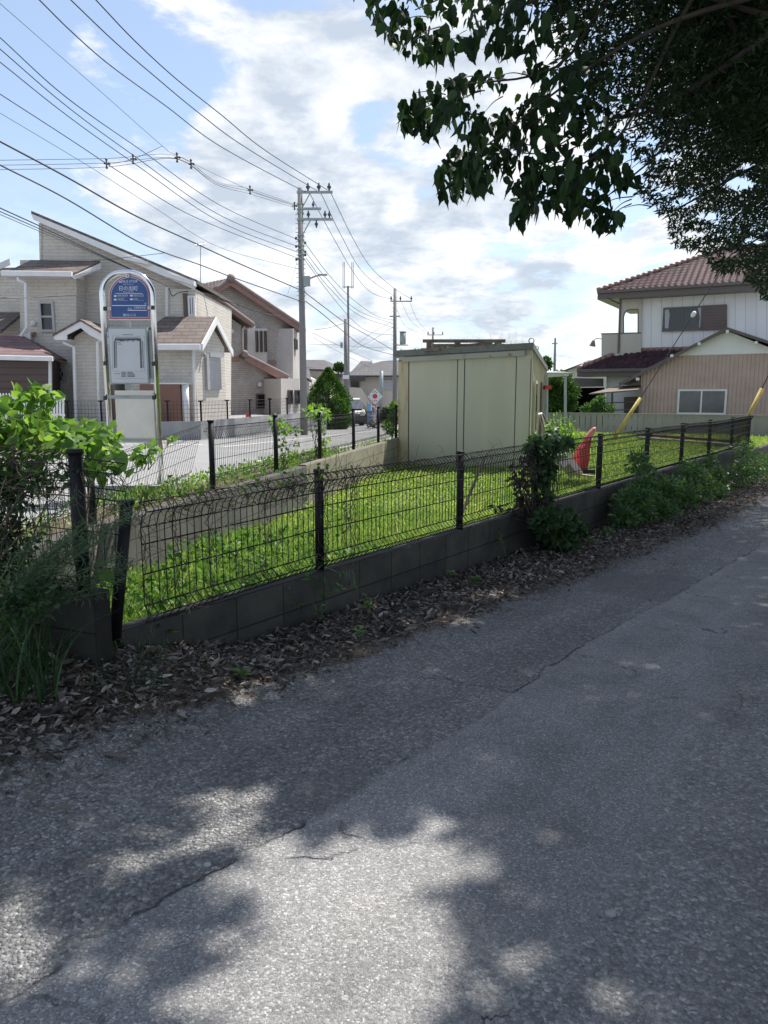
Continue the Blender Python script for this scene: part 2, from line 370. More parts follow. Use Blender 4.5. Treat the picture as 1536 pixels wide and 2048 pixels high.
    h = t.math('ADD', h, t.math('MULTIPLY', t.noise(o, 28, 5, .7), t.math('ADD', .6, t.math('MULTIPLY', coarse, 1.3))))
    h = t.math('ADD', h, t.math('MULTIPLY', fine, .15))
    h = t.math('SUBTRACT', h, t.math('MULTIPLY', cr, 2.0))
    pbsdf(t, c, t.ramp(fine, [(.3, (.62,)*3), (.7, (.85,)*3)]), h, .85, .012, spec=.35)
material('asphalt', _asphalt)
def _street(t):
    o = t.n('ShaderNodeTexCoord').outputs['Object']
    c = t.ramp(t.noise(o, .6, 6, .6), [(.3, (.20, .20, .205)), (.7, (.27, .268, .265))])
    v = t.n('ShaderNodeTexVoronoi'); v.inputs['Scale'].default_value = 90; t.l(o, v.inputs['Vector'])
    c = t.mix(1.0, c, t.ramp(v.outputs['Color'], [(0, (.8,)*3), (1, (1.2,)*3)]), 'MULTIPLY')
    pbsdf(t, c, .85, v.outputs['Distance'], .4, .006)
material('street_asphalt', _street)
def _ground(t):
    o = t.n('ShaderNodeTexCoord').outputs['Object']
    n = t.noise(o, 1.2, 7, .65); n2 = t.noise(o, 14, 4, .7)
    c = t.ramp(n, [(.3, (.09, .14, .04)), (.55, (.13, .18, .05)), (.72, (.16, .14, .08))])
    c = t.mix(1.0, c, t.ramp(n2, [(.3, (.7,)*3), (.7, (1.2,)*3)]), 'MULTIPLY')
    pbsdf(t, c, .95, n2, .6, .05)
material('ground_green', _ground)
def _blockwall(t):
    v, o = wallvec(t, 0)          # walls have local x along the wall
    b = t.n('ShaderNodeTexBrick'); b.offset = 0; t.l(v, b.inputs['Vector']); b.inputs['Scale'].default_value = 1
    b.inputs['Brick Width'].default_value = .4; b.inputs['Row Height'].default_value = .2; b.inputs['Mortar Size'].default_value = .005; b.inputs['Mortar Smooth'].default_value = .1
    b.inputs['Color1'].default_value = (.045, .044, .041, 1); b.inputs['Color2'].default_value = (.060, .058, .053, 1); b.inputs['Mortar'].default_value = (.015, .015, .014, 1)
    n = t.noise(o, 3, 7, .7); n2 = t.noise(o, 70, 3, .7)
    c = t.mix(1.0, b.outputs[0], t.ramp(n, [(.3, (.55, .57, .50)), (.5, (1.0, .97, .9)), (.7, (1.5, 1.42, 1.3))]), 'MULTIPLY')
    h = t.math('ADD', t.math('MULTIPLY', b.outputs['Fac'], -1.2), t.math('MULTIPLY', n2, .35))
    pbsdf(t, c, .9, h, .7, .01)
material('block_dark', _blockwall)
def _blockwall2(t):
    v, o = wallvec(t, 0)
    b = t.n('ShaderNodeTexBrick'); b.offset = 0; t.l(v, b.inputs['Vector']); b.inputs['Scale'].default_value = 1
    b.inputs['Brick Width'].default_value = .4; b.inputs['Row Height'].default_value = .2; b.inputs['Mortar Size'].default_value = .007; b.inputs['Mortar Smooth'].default_value = .1
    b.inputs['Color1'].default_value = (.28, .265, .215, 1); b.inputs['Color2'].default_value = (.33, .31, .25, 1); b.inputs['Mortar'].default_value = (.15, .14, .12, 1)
    n = t.noise(o, 2, 7, .7)
    c = t.mix(1.0, b.outputs[0], t.ramp(n, [(.3, (.7, .7, .66)), (.7, (1.1, 1.08, 1.02))]), 'MULTIPLY')
    pbsdf(t, c, .9, t.math('MULTIPLY', b.outputs['Fac'], -1), .6, .01)
material('block_pale', _blockwall2)
def _blockwall3(t):
    v, o = wallvec(t, 0)
    b = t.n('ShaderNodeTexBrick'); b.offset = 0; t.l(v, b.inputs['Vector']); b.inputs['Scale'].default_value = 1
    b.inputs['Brick Width'].default_value = .4; b.inputs['Row Height'].default_value = .2; b.inputs['Mortar Size'].default_value = .007; b.inputs['Mortar Smooth'].default_value = .1
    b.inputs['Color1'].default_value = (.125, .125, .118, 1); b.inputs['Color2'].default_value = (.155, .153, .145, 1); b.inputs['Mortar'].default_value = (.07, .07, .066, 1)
    n = t.noise(o, 2, 7, .7)
    c = t.mix(1.0, b.outputs[0], t.ramp(n, [(.3, (.7, .7, .66)), (.7, (1.1, 1.08, 1.02))]), 'MULTIPLY')
    pbsdf(t, c, .9, t.math('MULTIPLY', b.outputs['Fac'], -1), .6, .01)
material('block_grey', _blockwall3)
M = MATS

# ------------------------------------------------------------------ mesh helpers
class MB:
    def __init__(s): s.v = []; s.f = []
    def add(s, vs, fs):
        k = len(s.v); s.v += [tuple(map(float, p)) for p in vs]; s.f += [tuple(i+k for i in f) for f in fs]; return s
    def box(s, c, size, ax=None):
        c = np.array(c, float); h = np.array(size, float)/2
        A = np.eye(3) if ax is None else np.array(ax, float)
        vs = [c + A.T@(h*np.array(q)) for q in ((-1,-1,-1),(1,-1,-1),(1,1,-1),(-1,1,-1),(-1,-1,1),(1,-1,1),(1,1,1),(-1,1,1))]
        return s.add(vs, [(0,3,2,1),(4,5,6,7),(0,1,5,4),(1,2,6,5),(2,3,7,6),(3,0,4,7)])
    def prism(s, pts, vec):
        n = len(pts); vec = np.array(vec, float); a = [np.array(p, float) for p in pts]
        return s.add(a + [p+vec for p in a], [tuple(range(n)), tuple(range(2*n-1, n-1, -1))] + [(i, i+n, (i+1) % n+n, (i+1) % n) for i in range(n)])
    def tube(s, pts, r, n=6, cap=True):
        pts = [np.array(p, float) for p in pts]; m = len(pts)
        rs = list(r) if hasattr(r, '__len__') else [r]*m
        vs = []; prev = None
        for i, p in enumerate(pts):
            t = pts[min(i+1, m-1)] - pts[max(i-1, 0)]; t = t/(np.linalg.norm(t)+1e-9)
            if prev is None:
                a = np.array([0, 0, 1.]) if abs(t[2]) < .9 else np.array([1., 0, 0])
                u = np.cross(t, a)
            else: u = prev - t*(prev@t)
            u = u/(np.linalg.norm(u)+1e-9); prev = u; v = np.cross(t, u)
            for k in range(n):
                q = 2*math.pi*k/n; vs.append(p + rs[i]*(math.cos(q)*u + math.sin(q)*v))
        fs = [(i*n+k, i*n+(k+1) % n, (i+1)*n+(k+1) % n, (i+1)*n+k) for i in range(m-1) for k in range(n)]
        if cap: fs += [tuple(range(n-1, -1, -1)), tuple((m-1)*n+k for k in range(n))]
        return s.add(vs, fs)
    def slab(s, pts, th):
        return s.prism(pts, (0, 0, -th))
    def ball(s, c, r, n=8, m=6, sq=(1, 1, 1)):
        vs = []; c = np.array(c, float)
        for i in range(m+1):
            a = math.pi*i/m
            for k in range(n):
                b = 2*math.pi*k/n; vs.append(c + r*np.array([math.sin(a)*math.cos(b)*sq[0], math.sin(a)*math.sin(b)*sq[1], math.cos(a)*sq[2]]))
        return s.add(vs, [(i*n+k, (i+1)*n+k, (i+1)*n+(k+1) % n, i*n+(k+1) % n) for i in range(m) for k in range(n)])
    def build(s, name, m, parent=None, smooth=False):
        me = bpy.data.meshes.new(name); me.from_pydata(s.v, [], s.f); me.validate(); me.update()
        me.materials.append(M[m] if isinstance(m, str) else m)
        if smooth: me.polygons.foreach_set('use_smooth', [True]*len(me.polygons))
        o = bpy.data.objects.new(name, me); col.objects.link(o)
        if parent is not None:
            bpy.context.view_layer.update
            o.parent = parent; o.matrix_parent_inverse = Matrix.Translation(parent.location).inverted() if parent.parent is None else Matrix.Identity(4)
        return o
def tag(o, label=None, cat=None, group=None, kind=None):
    if label: o['label'] = label
    if cat: o['category'] = cat
    if group: o['group'] = group
    if kind: o['kind'] = kind
    return o
def thing(name, label, cat, loc=(0, 0, 0), group=None):
    o = bpy.data.objects.new(name, None); col.objects.link(o); o.location = tuple(map(float, loc)); o.empty_display_size = .1
    return tag(o, label, cat, group)
def sub(o, ob):        # make ob a sub-part of part o (o has identity world basis after its own inverse)
    ob.parent = o; ob.matrix_parent_inverse = Matrix.Identity(4); return ob
def npmesh(name, V, Fc, m, parent=None, smooth=False, extra=None):
    V = np.ascontiguousarray(V, dtype=np.float32); Fc = np.ascontiguousarray(Fc, dtype=np.int32)
    me = bpy.data.meshes.new(name); nf, k = Fc.shape
    me.vertices.add(len(V)); me.vertices.foreach_set('co', V.ravel())
    me.loops.add(nf*k); me.loops.foreach_set('vertex_index', Fc.ravel())
    me.polygons.add(nf); me.polygons.foreach_set('loop_start', np.arange(0, nf*k, k, dtype=np.int32)); me.polygons.foreach_set('loop_total', np.full(nf, k, dtype=np.int32))
    if smooth: me.polygons.foreach_set('use_smooth', np.ones(nf, dtype=bool))
    me.update(calc_edges=True)
    for nm, arr in (extra or {}).items():
        at_ = me.attributes.new(nm, 'FLOAT', 'POINT'); at_.data.foreach_set('value', np.ascontiguousarray(arr, dtype=np.float32))
    me.materials.append(M[m]); o = bpy.data.objects.new(name, me); col.objects.link(o)
    if parent is not None: o.parent = parent; o.matrix_parent_inverse = Matrix.Translation(parent.location).inverted()
    return o
def norm(a): return a/(np.linalg.norm(a, axis=-1, keepdims=True)+1e-9)
TPL = {
 'blade': (np.array([[-.5, 0, 0], [.5, 0, 0], [0, 1, 0.0]]), [(0, 1, 2)]),
 'leaf': (np.array([[0, 0, 0], [-.5, .45, .12], [0, 1, -.08], [.5, .45, .12]]), [(0, 2, 1), (0, 3, 2)]),
 'heart': (np.array([[0, .06, 0], [-.32, -.06, .05], [-.52, .22, .1], [-.36, .62, .06], [0, 1.08, -.14], [.36, .62, .06], [.52, .22, .1], [.32, -.06, .05], [0, .5, -.03]]),
           [(0, 8, 1), (1, 8, 2), (2, 8, 3), (3, 8, 4), (4, 8, 5), (5, 8, 6), (6, 8, 7), (7, 8, 0)]),
 'curl': (np.array([[0, 0, .0], [-.5, .3, .22], [-.42, .7, .3], [0, 1, .25], [.42, .7, .12], [.5, .3, .28], [0, .5, -.02]]),
           [(0, 6, 1), (1, 6, 2), (2, 6, 3), (3, 6, 4), (4, 6, 5), (5, 6, 0)]),
 'drop': (np.array([[0, 0, 0], [-.34, .02, .05], [-.48, .30, .10], [-.40, .52, .04], [-.44, .60, .02], [-.16, .82, .0], [0, 1.15, -.14], [.16, .82, 0], [.44, .60, .02], [.40, .52, .04], [.48, .30, .1], [.34, .02, .05], [0, .4, -.04]]),
           [(i, 12, i+1) for i in range(11)] + [(11, 12, 0)]),
 'lobed': (np.array([[0, 0, 0], [-.48, .08, .05], [-.30, .42, .06], [-.52, .62, .0], [-.14, .72, .02], [0, 1.12, -.12], [.14, .72, .02], [.52, .62, 0], [.30, .42, .06], [.48, .08, .05], [0, .4, -.02]]),
           [(0, 10, 1), (1, 10, 2), (2, 10, 3), (3, 10, 4), (4, 10, 5), (5, 10, 6), (6, 10, 7), (7, 10, 8), (8, 10, 9), (9, 10, 0)]),
}
def leaves(name, P, D, L, Wd, m, parent=None, tpl='leaf', nrm=None, smooth=False):
    T, F = TPL[tpl]; P = np.asarray(P, float); n = len(P); D = norm(np.asarray(D, float))
    N = rng.normal(size=(n, 3)) if nrm is None else np.asarray(nrm, float)
    S = norm(np.cross(D, N)); N = np.cross(S, D)
    L = np.broadcast_to(L, (n,))[:, None, None]; Wd = np.broadcast_to(Wd, (n,))[:, None, None]
    V = P[:, None, :] + T[None, :, 0:1]*Wd*S[:, None, :] + T[None, :, 1:2]*L*D[:, None, :] + T[None, :, 2:3]*Wd*N[:, None, :]
    k = len(T); Fc = (np.array(F)[None] + (np.arange(n)*k)[:, None, None]).reshape(-1, 3)
    return npmesh(name, V.reshape(-1, 3), Fc, m, parent, smooth)
def rdir(n, bias=(0, 0, 0), k=1.0):
    return norm(rng.normal(size=(n, 3))*k + np.array(bias))
class Plane:
    """vertical facade plane through two points (pixel column, distance)"""
    def __init__(s, x1, Y1, x2, Y2):
        s.a = at(x1, 784, Y1); s.b = at(x2, 784, Y2); d = (s.b-s.a)[:2]; d = d/np.linalg.norm(d)
        s.d = np.array([d[0], d[1], 0]); s.n = np.array([d[1], -d[0], 0])
        if s.n[1] > 0: s.n = -s.n
    def p(s, x, y, off=0):
        r = ray(x, y); q = CAM + r*((s.a-CAM)@s.n)/(r@s.n); return q + s.n*off
    def poly(s, pts, off=0): return [s.p(x, y, off) for x, y in pts]
    def rect(s, x0, y0, x1, y1, off=0): return s.poly([(x0, y1), (x1, y1), (x1, y0), (x0, y0)], off)
    def pr(s, mb, pts, depth, off=0): mb.prism(s.poly(pts, off), -s.n*depth); return mb
    def upr(s, mb, x0, y0, x1, y1, depth, off=0):   # true upright rectangle from pixel corners (vertical sides, level edges)
        A = s.p(x0, (y0+y1)/2); B = s.p(x1, (y0+y1)/2); xm = (x0+x1)/2
        zt = s.p(xm, y0)[2]; zb = s.p(xm, y1)[2]
        pts = [np.array([A[0], A[1], zb]), np.array([B[0], B[1], zb]), np.array([B[0], B[1], zt]), np.array([A[0], A[1], zt])]
        mb.prism([q+s.n*off for q in pts], -s.n*depth); return mb
def catmull(P, k=8):
    P = [np.array(p, float) for p in P]; Q = [2*P[0]-P[1]] + P + [2*P[-1]-P[-2]]; o = []
    for i in range(1, len(Q)-2):
        for j in range(k):
            t = j/k; a, b, c, d = Q[i-1:i+3]
            o.append(.5*((2*b)+(c-a)*t+(2*a-5*b+4*c-d)*t*t+(3*b-a-3*c+d)*t**3))
    o.append(P[-1]); return o
FR = {}
def window(pl, parent, x0, y0, x1, y1, frame='window_frame', glass='glass_dark', off=.03, fw=.05, mull=None, bars=None, name='window', rail=False):
    """a window part: frame ring, with pane sub-part"""
    mb = MB(); A = pl.p(x0, (y0+y1)/2); B = pl.p(x1, (y0+y1)/2); xm = (x0+x1)/2
    zt = pl.p(xm, y0)[2]; zb = pl.p(xm, y1)[2]; wd_ = np.linalg.norm((B-A)[:2]); ax = (pl.d, -pl.n, (0, 0, 1))
    def bx(u0, u1, z0, z1, d0, d1, m_):
        c = A*1.0; c[2] = 0; c = c + pl.d*(u0+u1)/2 + pl.n*(d0+d1)/2; c[2] = (z0+z1)/2
        m_.box(c, (u1-u0, abs(d1-d0), z1-z0), ax)
    bx(0, fw, zb, zt, -.02, off+.04, mb); bx(wd_-fw, wd_, zb, zt, -.02, off+.04, mb); bx(fw, wd_-fw, zt-fw, zt, -.02, off+.038, mb); bx(fw, wd_-fw, zb, zb+fw, -.02, off+.06, mb)
    for q in (mull or []): bx(wd_*q-fw*.4, wd_*q+fw*.4, zb+fw, zt-fw, 0, off+.03, mb)
    if rail: bx(fw, wd_-fw, (zb+zt)/2-fw*.4, (zb+zt)/2+fw*.4, 0, off+.028, mb)
    f = mb.build(name, frame, parent)
    g = MB(); bx(fw*.9, wd_-fw*.9, zb+fw*.9, zt-fw*.9, -.01, off, g); sub(f, g.build('pane', glass))
    if bars:
        b = MB(); nx, nz = bars
        if nx < 0:   # diamond lattice
            H = zt-zb
            for k in range(-3, 5):
                for sg in (1, -1):
                    for u in range(2):
                        pass
            st = wd_/2.0
            for k in range(-4, 8):
                for sg in (1, -1):
                    x0_, z0_ = k*st, zb; x1_, z1_ = k*st+sg*H*.62, zt
                    def cl(xa, za, xb, zb_):
                        t0, t1 = 0, 1; dx = xb-xa
                        if abs(dx) < 1e-6: return None
                        ta, tb = sorted(((0-xa)/dx, (wd_-xa)/dx)); t0 = max(t0, ta); t1 = min(t1, tb)
                        if t0 >= t1: return None
                        return (xa+dx*t0, za+(zb_-za)*t0), (xa+dx*t1, za+(zb_-za)*t1)
                    r = cl(x0_, z0_, x1_, z1_)
                    if r:
                        pts = []
                        for (u, z) in r:
                            c = A*1.0 + pl.d*u + pl.n*(off+.05); c[2] = z; pts.append(c)
                        b.tube(pts, .014, 4)
        else:
            for i in range(1, nx): bx(wd_*i/nx-.012, wd_*i/nx+.012, zb+fw, zt-fw, off+.045, off+.06, b)
            for i in range(1, nz): z = zb+(zt-zb)*i/nz; bx(fw, wd_-fw, z-.012, z+.012, off+.061, off+.075, b)
        sub(f, b.build('lattice', 'window_frame' if nx < 0 else 'fence_black'))
    return f

# ------------------------------------------------------------------ layout of the lot
d1 = hd(1855); N0 = onz(635, 1140, .30)[:2]; nr = np.array([d1[1], -d1[0]])        # near wall line; nr points to the lane
d2 = hd(1120); W0 = onz(419, 961, .55)[:2]; n2_ = np.array([d2[1], -d2[0]])        # far wall line along the street
def line_s(px, P0, d):          # distance along a line at which it crosses pixel column px
    h = hd(px); A = np.array([[d[0], -h[0]], [d[1], -h[1]]]); return np.linalg.solve(A, -P0)[0]
def NP(s, v=0, z=0): q = N0 + d1*s + nr*v; return np.array([q[0], q[1], z])
def WP(s, v=0, z=0): q = W0 + d2*s + n2_*v; return np.array([q[0], q[1], z])
def lane_z(s): return np.where(s < 22, -.03*s, -.66)
LOTZ = -.20
def street_z(Y): return .35 - .025*np.clip(Y-12, 0, 60)
def sv(P): q = np.asarray(P)[..., :2]-N0; return q@d1, q@nr
def lane_pt(x, y):
    z = 0
    for _ in range(6):
        P = onz(x, y, z); s_, v_ = sv(P); z = float(lane_z(s_))
    return P
def bank(s, v):
    t_ = np.clip((-.7-s)/1.1, 0, 1); return .21*t_*t_*(3-2*t_)*np.clip(1-v/.85, 0, 1)
def vedge(s): return np.clip(.60+.07*(s+3), .55, 1.15)

# --- lane
sx = np.concatenate([np.arange(-9, -6, .12), np.arange(-6, 4, .035), np.arange(4, 12, .07), np.arange(12, 60, .4)])
vx = np.concatenate([np.arange(0, 4.6, .035), np.arange(4.6, 14, .25)])
S_, V_ = np.meshgrid(sx, vx, indexing='ij')
def fbm2(x, y, sc, oct=4, seed=0):
    r = np.random.default_rng(seed); o = np.zeros_like(x); a = 1
    for k in range(oct):
        for _ in range(3):
            th, ph = r.uniform(0, 6.28, 2); f = sc*2**k*r.uniform(.8, 1.2)
            o += a*np.sin((x*math.cos(th)+y*math.sin(th))*f+ph+1.3*np.sin((x*math.sin(th)-y*math.cos(th))*f*.7+ph*2))/3
        a *= .5
    return o
VE = vedge(S_) + .10*fbm2(S_, V_*.3, 2.2, 3, 4)
soil = np.clip((VE - V_)/.12, -1, 1)*.5+.5
soil = np.maximum(soil, np.clip((V_-7.6)/.4, 0, 1))
Z_ = lane_z(S_) + .012*fbm2(S_, V_, 1.2, 4, 1)*np.clip(V_, 0, 1) + (soil*(.02*np.clip(1-V_/VE, 0, 1)+.008)-.045*np.clip(1-V_/.7, 0, 1)) * (V_ < 5)
crack_px = [(0, 2010), (150, 1905), (330, 1795), (420, 1740), (590, 1655), (760, 1548), (850, 1500), (960, 1440), (1090, 1340), (1200, 1270), (1330, 1200), (1420, 1150), (1500, 1105)]
cs, cv = zip(*[sv(lane_pt(*p)) for p in crack_px]); o_ = np.argsort(cs); cs = np.array(cs)[o_]; cv = np.array(cv)[o_]
EDGE = V_ - np.interp(S_, cs, cv)
Z_ += .003*(1/(1+np.exp(-EDGE/.012)))*(V_ < 6) * (S_ < 14)
def inpoly(px, py, poly):
    r = np.zeros(np.shape(px), bool); n = len(poly)
    for i in range(n):
        x1, y1 = poly[i]; x2, y2 = poly[(i+1) % n]
        c = ((y1 > py) != (y2 > py)) & (px < (x2-x1)*(py-y1)/(y2-y1+1e-9)+x1); r ^= c
    return r
PATCH = np.zeros_like(S_)
for quad in ([(1165, 1178), (1235, 1142), (1400, 1155), (1330, 1205)], [(555, 1600), (590, 1545), (760, 1535), (640, 1640)]):
    q = [sv(lane_pt(*p)) for p in quad]; PATCH = np.maximum(PATCH, inpoly(S_, V_, q)*1.0)
XY = N0 + S_[..., None]*d1 + V_[..., None]*nr
Z_ = Z_ + bank(S_, V_)
V3 = np.concatenate([XY, Z_[..., None]], -1).reshape(-1, 3)
a_, b_ = S_.shape; ii = (np.arange(a_-1)[:, None]*b_ + np.arange(b_-1)[None]).ravel()
F4 = np.stack([ii, ii+b_, ii+b_+1, ii+1], -1)[:, ::-1]
lane = npmesh('road', V3, F4, 'asphalt', smooth=True, extra={'edge': EDGE.ravel(), 'soil': soil.ravel(), 'patch': PATCH.ravel()})
tag(lane, 'worn patched asphalt lane in the shade of trees', kind='structure')

# --- ground behind the near wall (one big sheet) and the street sheet
def sheet(name, pts, m, label, th=0):
    mb = MB(); mb.add([p for p in pts], [tuple(range(len(pts)))]); o = mb.build(name, m); return tag(o, label, kind='structure')
# far right ground beyond lane end
# street: grid on the left of the far wall
us = np.concatenate([np.arange(-30, 60, 1.0), [80, 120, 200]]); vs_ = np.array([-160, -60, -30, -16, -12, -8, -6, -4.4, -2, -.72])
U_, Q_ = np.meshgrid(us, vs_, indexing='ij'); XY = W0 + U_[..., None]*d2 + Q_[..., None]*n2_
Zs = street_z(XY[..., 1]); Zs = np.where(Zs < LOTZ+.02, LOTZ+.02, Zs) if False else Zs
V3 = np.concatenate([XY, Zs[..., None]], -1).reshape(-1, 3); a_, b_ = U_.shape; ii = (np.arange(a_-1)[:, None]*b_ + np.arange(b_-1)[None]).ravel()
# the big sheet sinks below the street: cut it at the far wall line
lot = [NP(-4.5, -.06, LOTZ), NP(900, -.06, LOTZ), np.array([600, 1500, LOTZ]), WP(1400, .05, LOTZ), WP(-7.2, .05, LOTZ)]
g = sheet('ground', [lot[0], lot[1], lot[2], lot[3], lot[4]], 'ground_green', 'green ground of the vacant lot and the land beyond it')
st = npmesh('street', V3, np.stack([ii, ii+b_, ii+b_+1, ii+1], -1)[:, ::-1], 'street_asphalt', smooth=True); tag(st, 'pale sunlit asphalt street behind the far wall', kind='structure')
far = MB(); far.add([WP(-100, -159, -1.3), WP(1400, -159, -1.3), np.array([-3000, 1500, -1.3]), np.array([-3000, -100, -1.3])], [(0, 1, 2, 3)])
tag(far.build('terrain', 'ground_green'), 'distant green land beyond the houses', kind='structure')
# verge strip between wall and street
vg = MB()
ss = np.arange(-20, 60, 1.0)
for i in range(len(ss)-1):
    q = []
    for s_, v_ in ((ss[i], -.06), (ss[i+1], -.06), (ss[i+1], -.74), (ss[i], -.74)):
        p = WP(s_, v_); p[2] = street_z(p[1]) + (.06 if v_ > -.5 else .012); q.append(p)
    vg.add(q, [(0, 1, 2, 3)])
tag(vg.build('verge', 'soil'), 'narrow earth verge between the far wall and the street', kind='structure')
# markings
mk = MB()
def strip(p0, p1, wdt):
    p0 = np.array(p0, float); p1 = np.array(p1, float); k = max(2, int(np.linalg.norm(p1-p0)))
    d = (p1-p0)/np.linalg.norm(p1-p0); n = np.array([d[1], -d[0]])*wdt/2
    for i in range(k):
        a = p0+(p1-p0)*i/k; b = p0+(p1-p0)*(i+1)/k; q = []
        for c in (a+n, b+n, b-n, a-n): q.append([c[0], c[1], float(street_z(c[1]))+.006])
        mk.add(q, [(0, 1, 2, 3)])
strip(WP(9, -4.1)[:2], WP(60, -4.1)[:2], .12); strip(onz(120, 893, .18)[:2], onz(405, 889, .18)[:2], .2); strip(WP(4, -1.3)[:2], WP(60, -1.3)[:2], .12)
tag(mk.build('road_marking', 'road_paint'), 'white painted lines on the street', kind='structure')
pv = MB()
for (x0, x1, y0, y1) in ((688, 700, 858, 868), (708, 735, 857, 866), (752, 780, 857, 864)):
    pv.add([onz(x0, y1, -.62)+[0, 0, 0], onz(x1, y1, -.62), onz(x1, y0, -.62), onz(x0, y0, -.62)], [(0, 1, 2, 3)])

# ------------------------------------------------------------------ block walls
def wall_along(name, label, P, d, s0, s1, zt, zb, th, m, cat='wall', side=1, zb1=None):
    """local x runs along the wall so the block pattern follows it"""
    o = MB()
    L = s1-s0; n = max(1, int(L/2)); zb1 = zb if zb1 is None else zb1
    mb = MB()
    prof = [(0, zb), (0, zt-.008), (.008, zt), (th-.008, zt), (th, zt-.008), (th, zb)]
    for k in range(2):
        pass
    vs = []; 
    for x, zz_ in ((0, zb), (L, zb1)):
        for (t_, z_) in prof: vs.append((x, side*t_, (z_ if z_ != zb else zz_)-zt))
    k = len(prof); fs = [tuple(range(k)), tuple(range(2*k-1, k-1, -1))] + [(i, i+k, (i+1) % k+k, (i+1) % k) for i in range(k)]
    mb.add(vs, fs); ob = mb.build(name, m); ang = math.atan2(d[1], d[0])
    q = P+d*s0; ob.location = (q[0], q[1], zt); ob.rotation_euler = (0, 0, ang)
    # block rows start at the top
    tag(ob, label, cat); return ob
for px_ in (0,): pass
s245 = line_s(196, N0, d1); sEnd = line_s(1500, N0, d1)
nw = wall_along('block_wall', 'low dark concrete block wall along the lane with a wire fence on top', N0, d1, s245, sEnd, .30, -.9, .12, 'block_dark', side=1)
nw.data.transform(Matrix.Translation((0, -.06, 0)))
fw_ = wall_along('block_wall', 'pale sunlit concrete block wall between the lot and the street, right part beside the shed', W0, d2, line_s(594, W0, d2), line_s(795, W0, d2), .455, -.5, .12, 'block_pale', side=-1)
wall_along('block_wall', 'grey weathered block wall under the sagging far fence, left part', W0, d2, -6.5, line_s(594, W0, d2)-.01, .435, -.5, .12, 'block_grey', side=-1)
# raised end block of the wall at the left (two courses higher) running off to the left
c0 = onz(187, 1187, .57)[:2]; c1 = onz(60, 1169, .57)[:2]; dl = (c0-c1)/np.linalg.norm(c0-c1)
c1 = c0 - dl*6
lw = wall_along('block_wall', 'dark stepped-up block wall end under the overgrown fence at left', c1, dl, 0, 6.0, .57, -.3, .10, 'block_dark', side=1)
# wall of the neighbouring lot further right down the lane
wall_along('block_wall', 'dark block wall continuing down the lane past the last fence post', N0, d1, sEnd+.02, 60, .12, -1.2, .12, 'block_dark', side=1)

# ------------------------------------------------------------------ wire mesh fences
def prof(H): return [(0, 0), (.045, .05), (.09, 0), (.26, 0), (.42, 0), (H-.13, 0), (H-.075, .02), (H-.045, .055), (H-.01, .03), (H, -.005)]
def mesh_panel(Pa, Pb, H, nrm, lean=None, sk=(0, 0, 0), wr=.0024):
    """Pa, Pb: bottom corners; sk shifts the bottom against the top"""
    Pa = np.array(Pa, float); Pb = np.array(Pb, float); L = np.linalg.norm(Pb-Pa); n = max(2, int(round(L/.05))); nrm = np.array(nrm, float)
    mb = MB(); pf = prof(H); sk = np.array(sk, float); lean = np.zeros(3) if lean is None else np.array(lean, float)
    def pt(u, h, o_):
        return Pa+(Pb-Pa)*u + np.array([0, 0, h]) + nrm*o_ + lean*(h/H)*1.0 + sk*(1-h/H)
    for i in range(n+1):
        u = i/n; u = u + rng.normal()*.0008
        mb.tube([pt(u, h, o_) for h, o_ in pf], wr, 4, False)
    for (h, o_) in [pf[0], pf[1], pf[2], pf[3], pf[4], pf[5], pf[7], pf[9]]:
        mb.tube([pt(u, h, o_+.004) for u in np.linspace(0, 1, 9)], wr*1.15, 4, False)
    return mb
def post(mb, base, H, w_=.05, top=(0, 0, 0)):
    b = np.array(base, float); t_ = b + np.array([0, 0, H]) + np.array(top, float)
    mb.tube([b, t_], w_*.62, 10); d = (t_-b)/np.linalg.norm(t_-b); mb.tube([t_-d*.002, t_+d*.02], w_*.74, 10); return mb
nf = thing('wire_mesh_fence', 'black wire mesh fence on the low dark wall beside the lane', 'fence', NP(0, 0, .3))
ppx = [635, 923, 1075, 1205, 1300, 1370, 1425, 1470, 1503]; ps = [line_s(x, N0, d1) for x in ppx]
sL = line_s(238, N0, d1)
pl0 = onz(229, 1272, .29); pl1 = at(253, 1008, pl0[1]+.06); MB().tube([pl0-[0, 0, .02], pl1], .030, 10).tube([pl1, pl1+[0, 0, .02]], .04, 10).build('post', 'fence_black', nf, True)
for s_ in ps: post(MB(), NP(s_, 0, .25), .72).build('post', 'fence_black', nf, True)
al = [sL+.06] + ps; nr3 = np.array([nr[0], nr[1], 0])
for i in range(len(al)-1):
    a = NP(al[i], .035, .33 if i else .30); b = NP(al[i+1], .035, .33)
    j = rng.normal(size=2)*.006
    a[2] += j[0]; b[2] += j[1]
    mesh_panel(a, b, .64, nr3, wr=.0036 if i < 3 else .004).build('mesh_panel', 'fence_bronze', nf)
# last return piece of that fence at the far right
# raised fence on the stepped-up wall at left
lf = thing('wire_mesh_fence', 'overgrown wire mesh fence on the stepped-up wall end at left', 'fence', (*c0, .57))
pc = onz(168, 1180, .57); nl3 = np.array([dl[1], -dl[0], 0])
post(MB(), pc, .65, .052).build('post', 'fence_black', lf, True)
pl_ = pc - np.array([dl[0], dl[1], 0])*2; post(MB(), pl_, .65, .052).build('post', 'fence_black', lf, True)
mesh_panel(pl_+[0, 0, .03], pc+[0, 0, .03], .62, nl3).build('mesh_panel', 'fence_bronze', lf)
mesh_panel(pc+[0, 0, .03], pc+np.array([.20, .02, .0]), .60, nl3, lean=(.02, 0, 0)).build('mesh_panel', 'fence_bronze', lf)
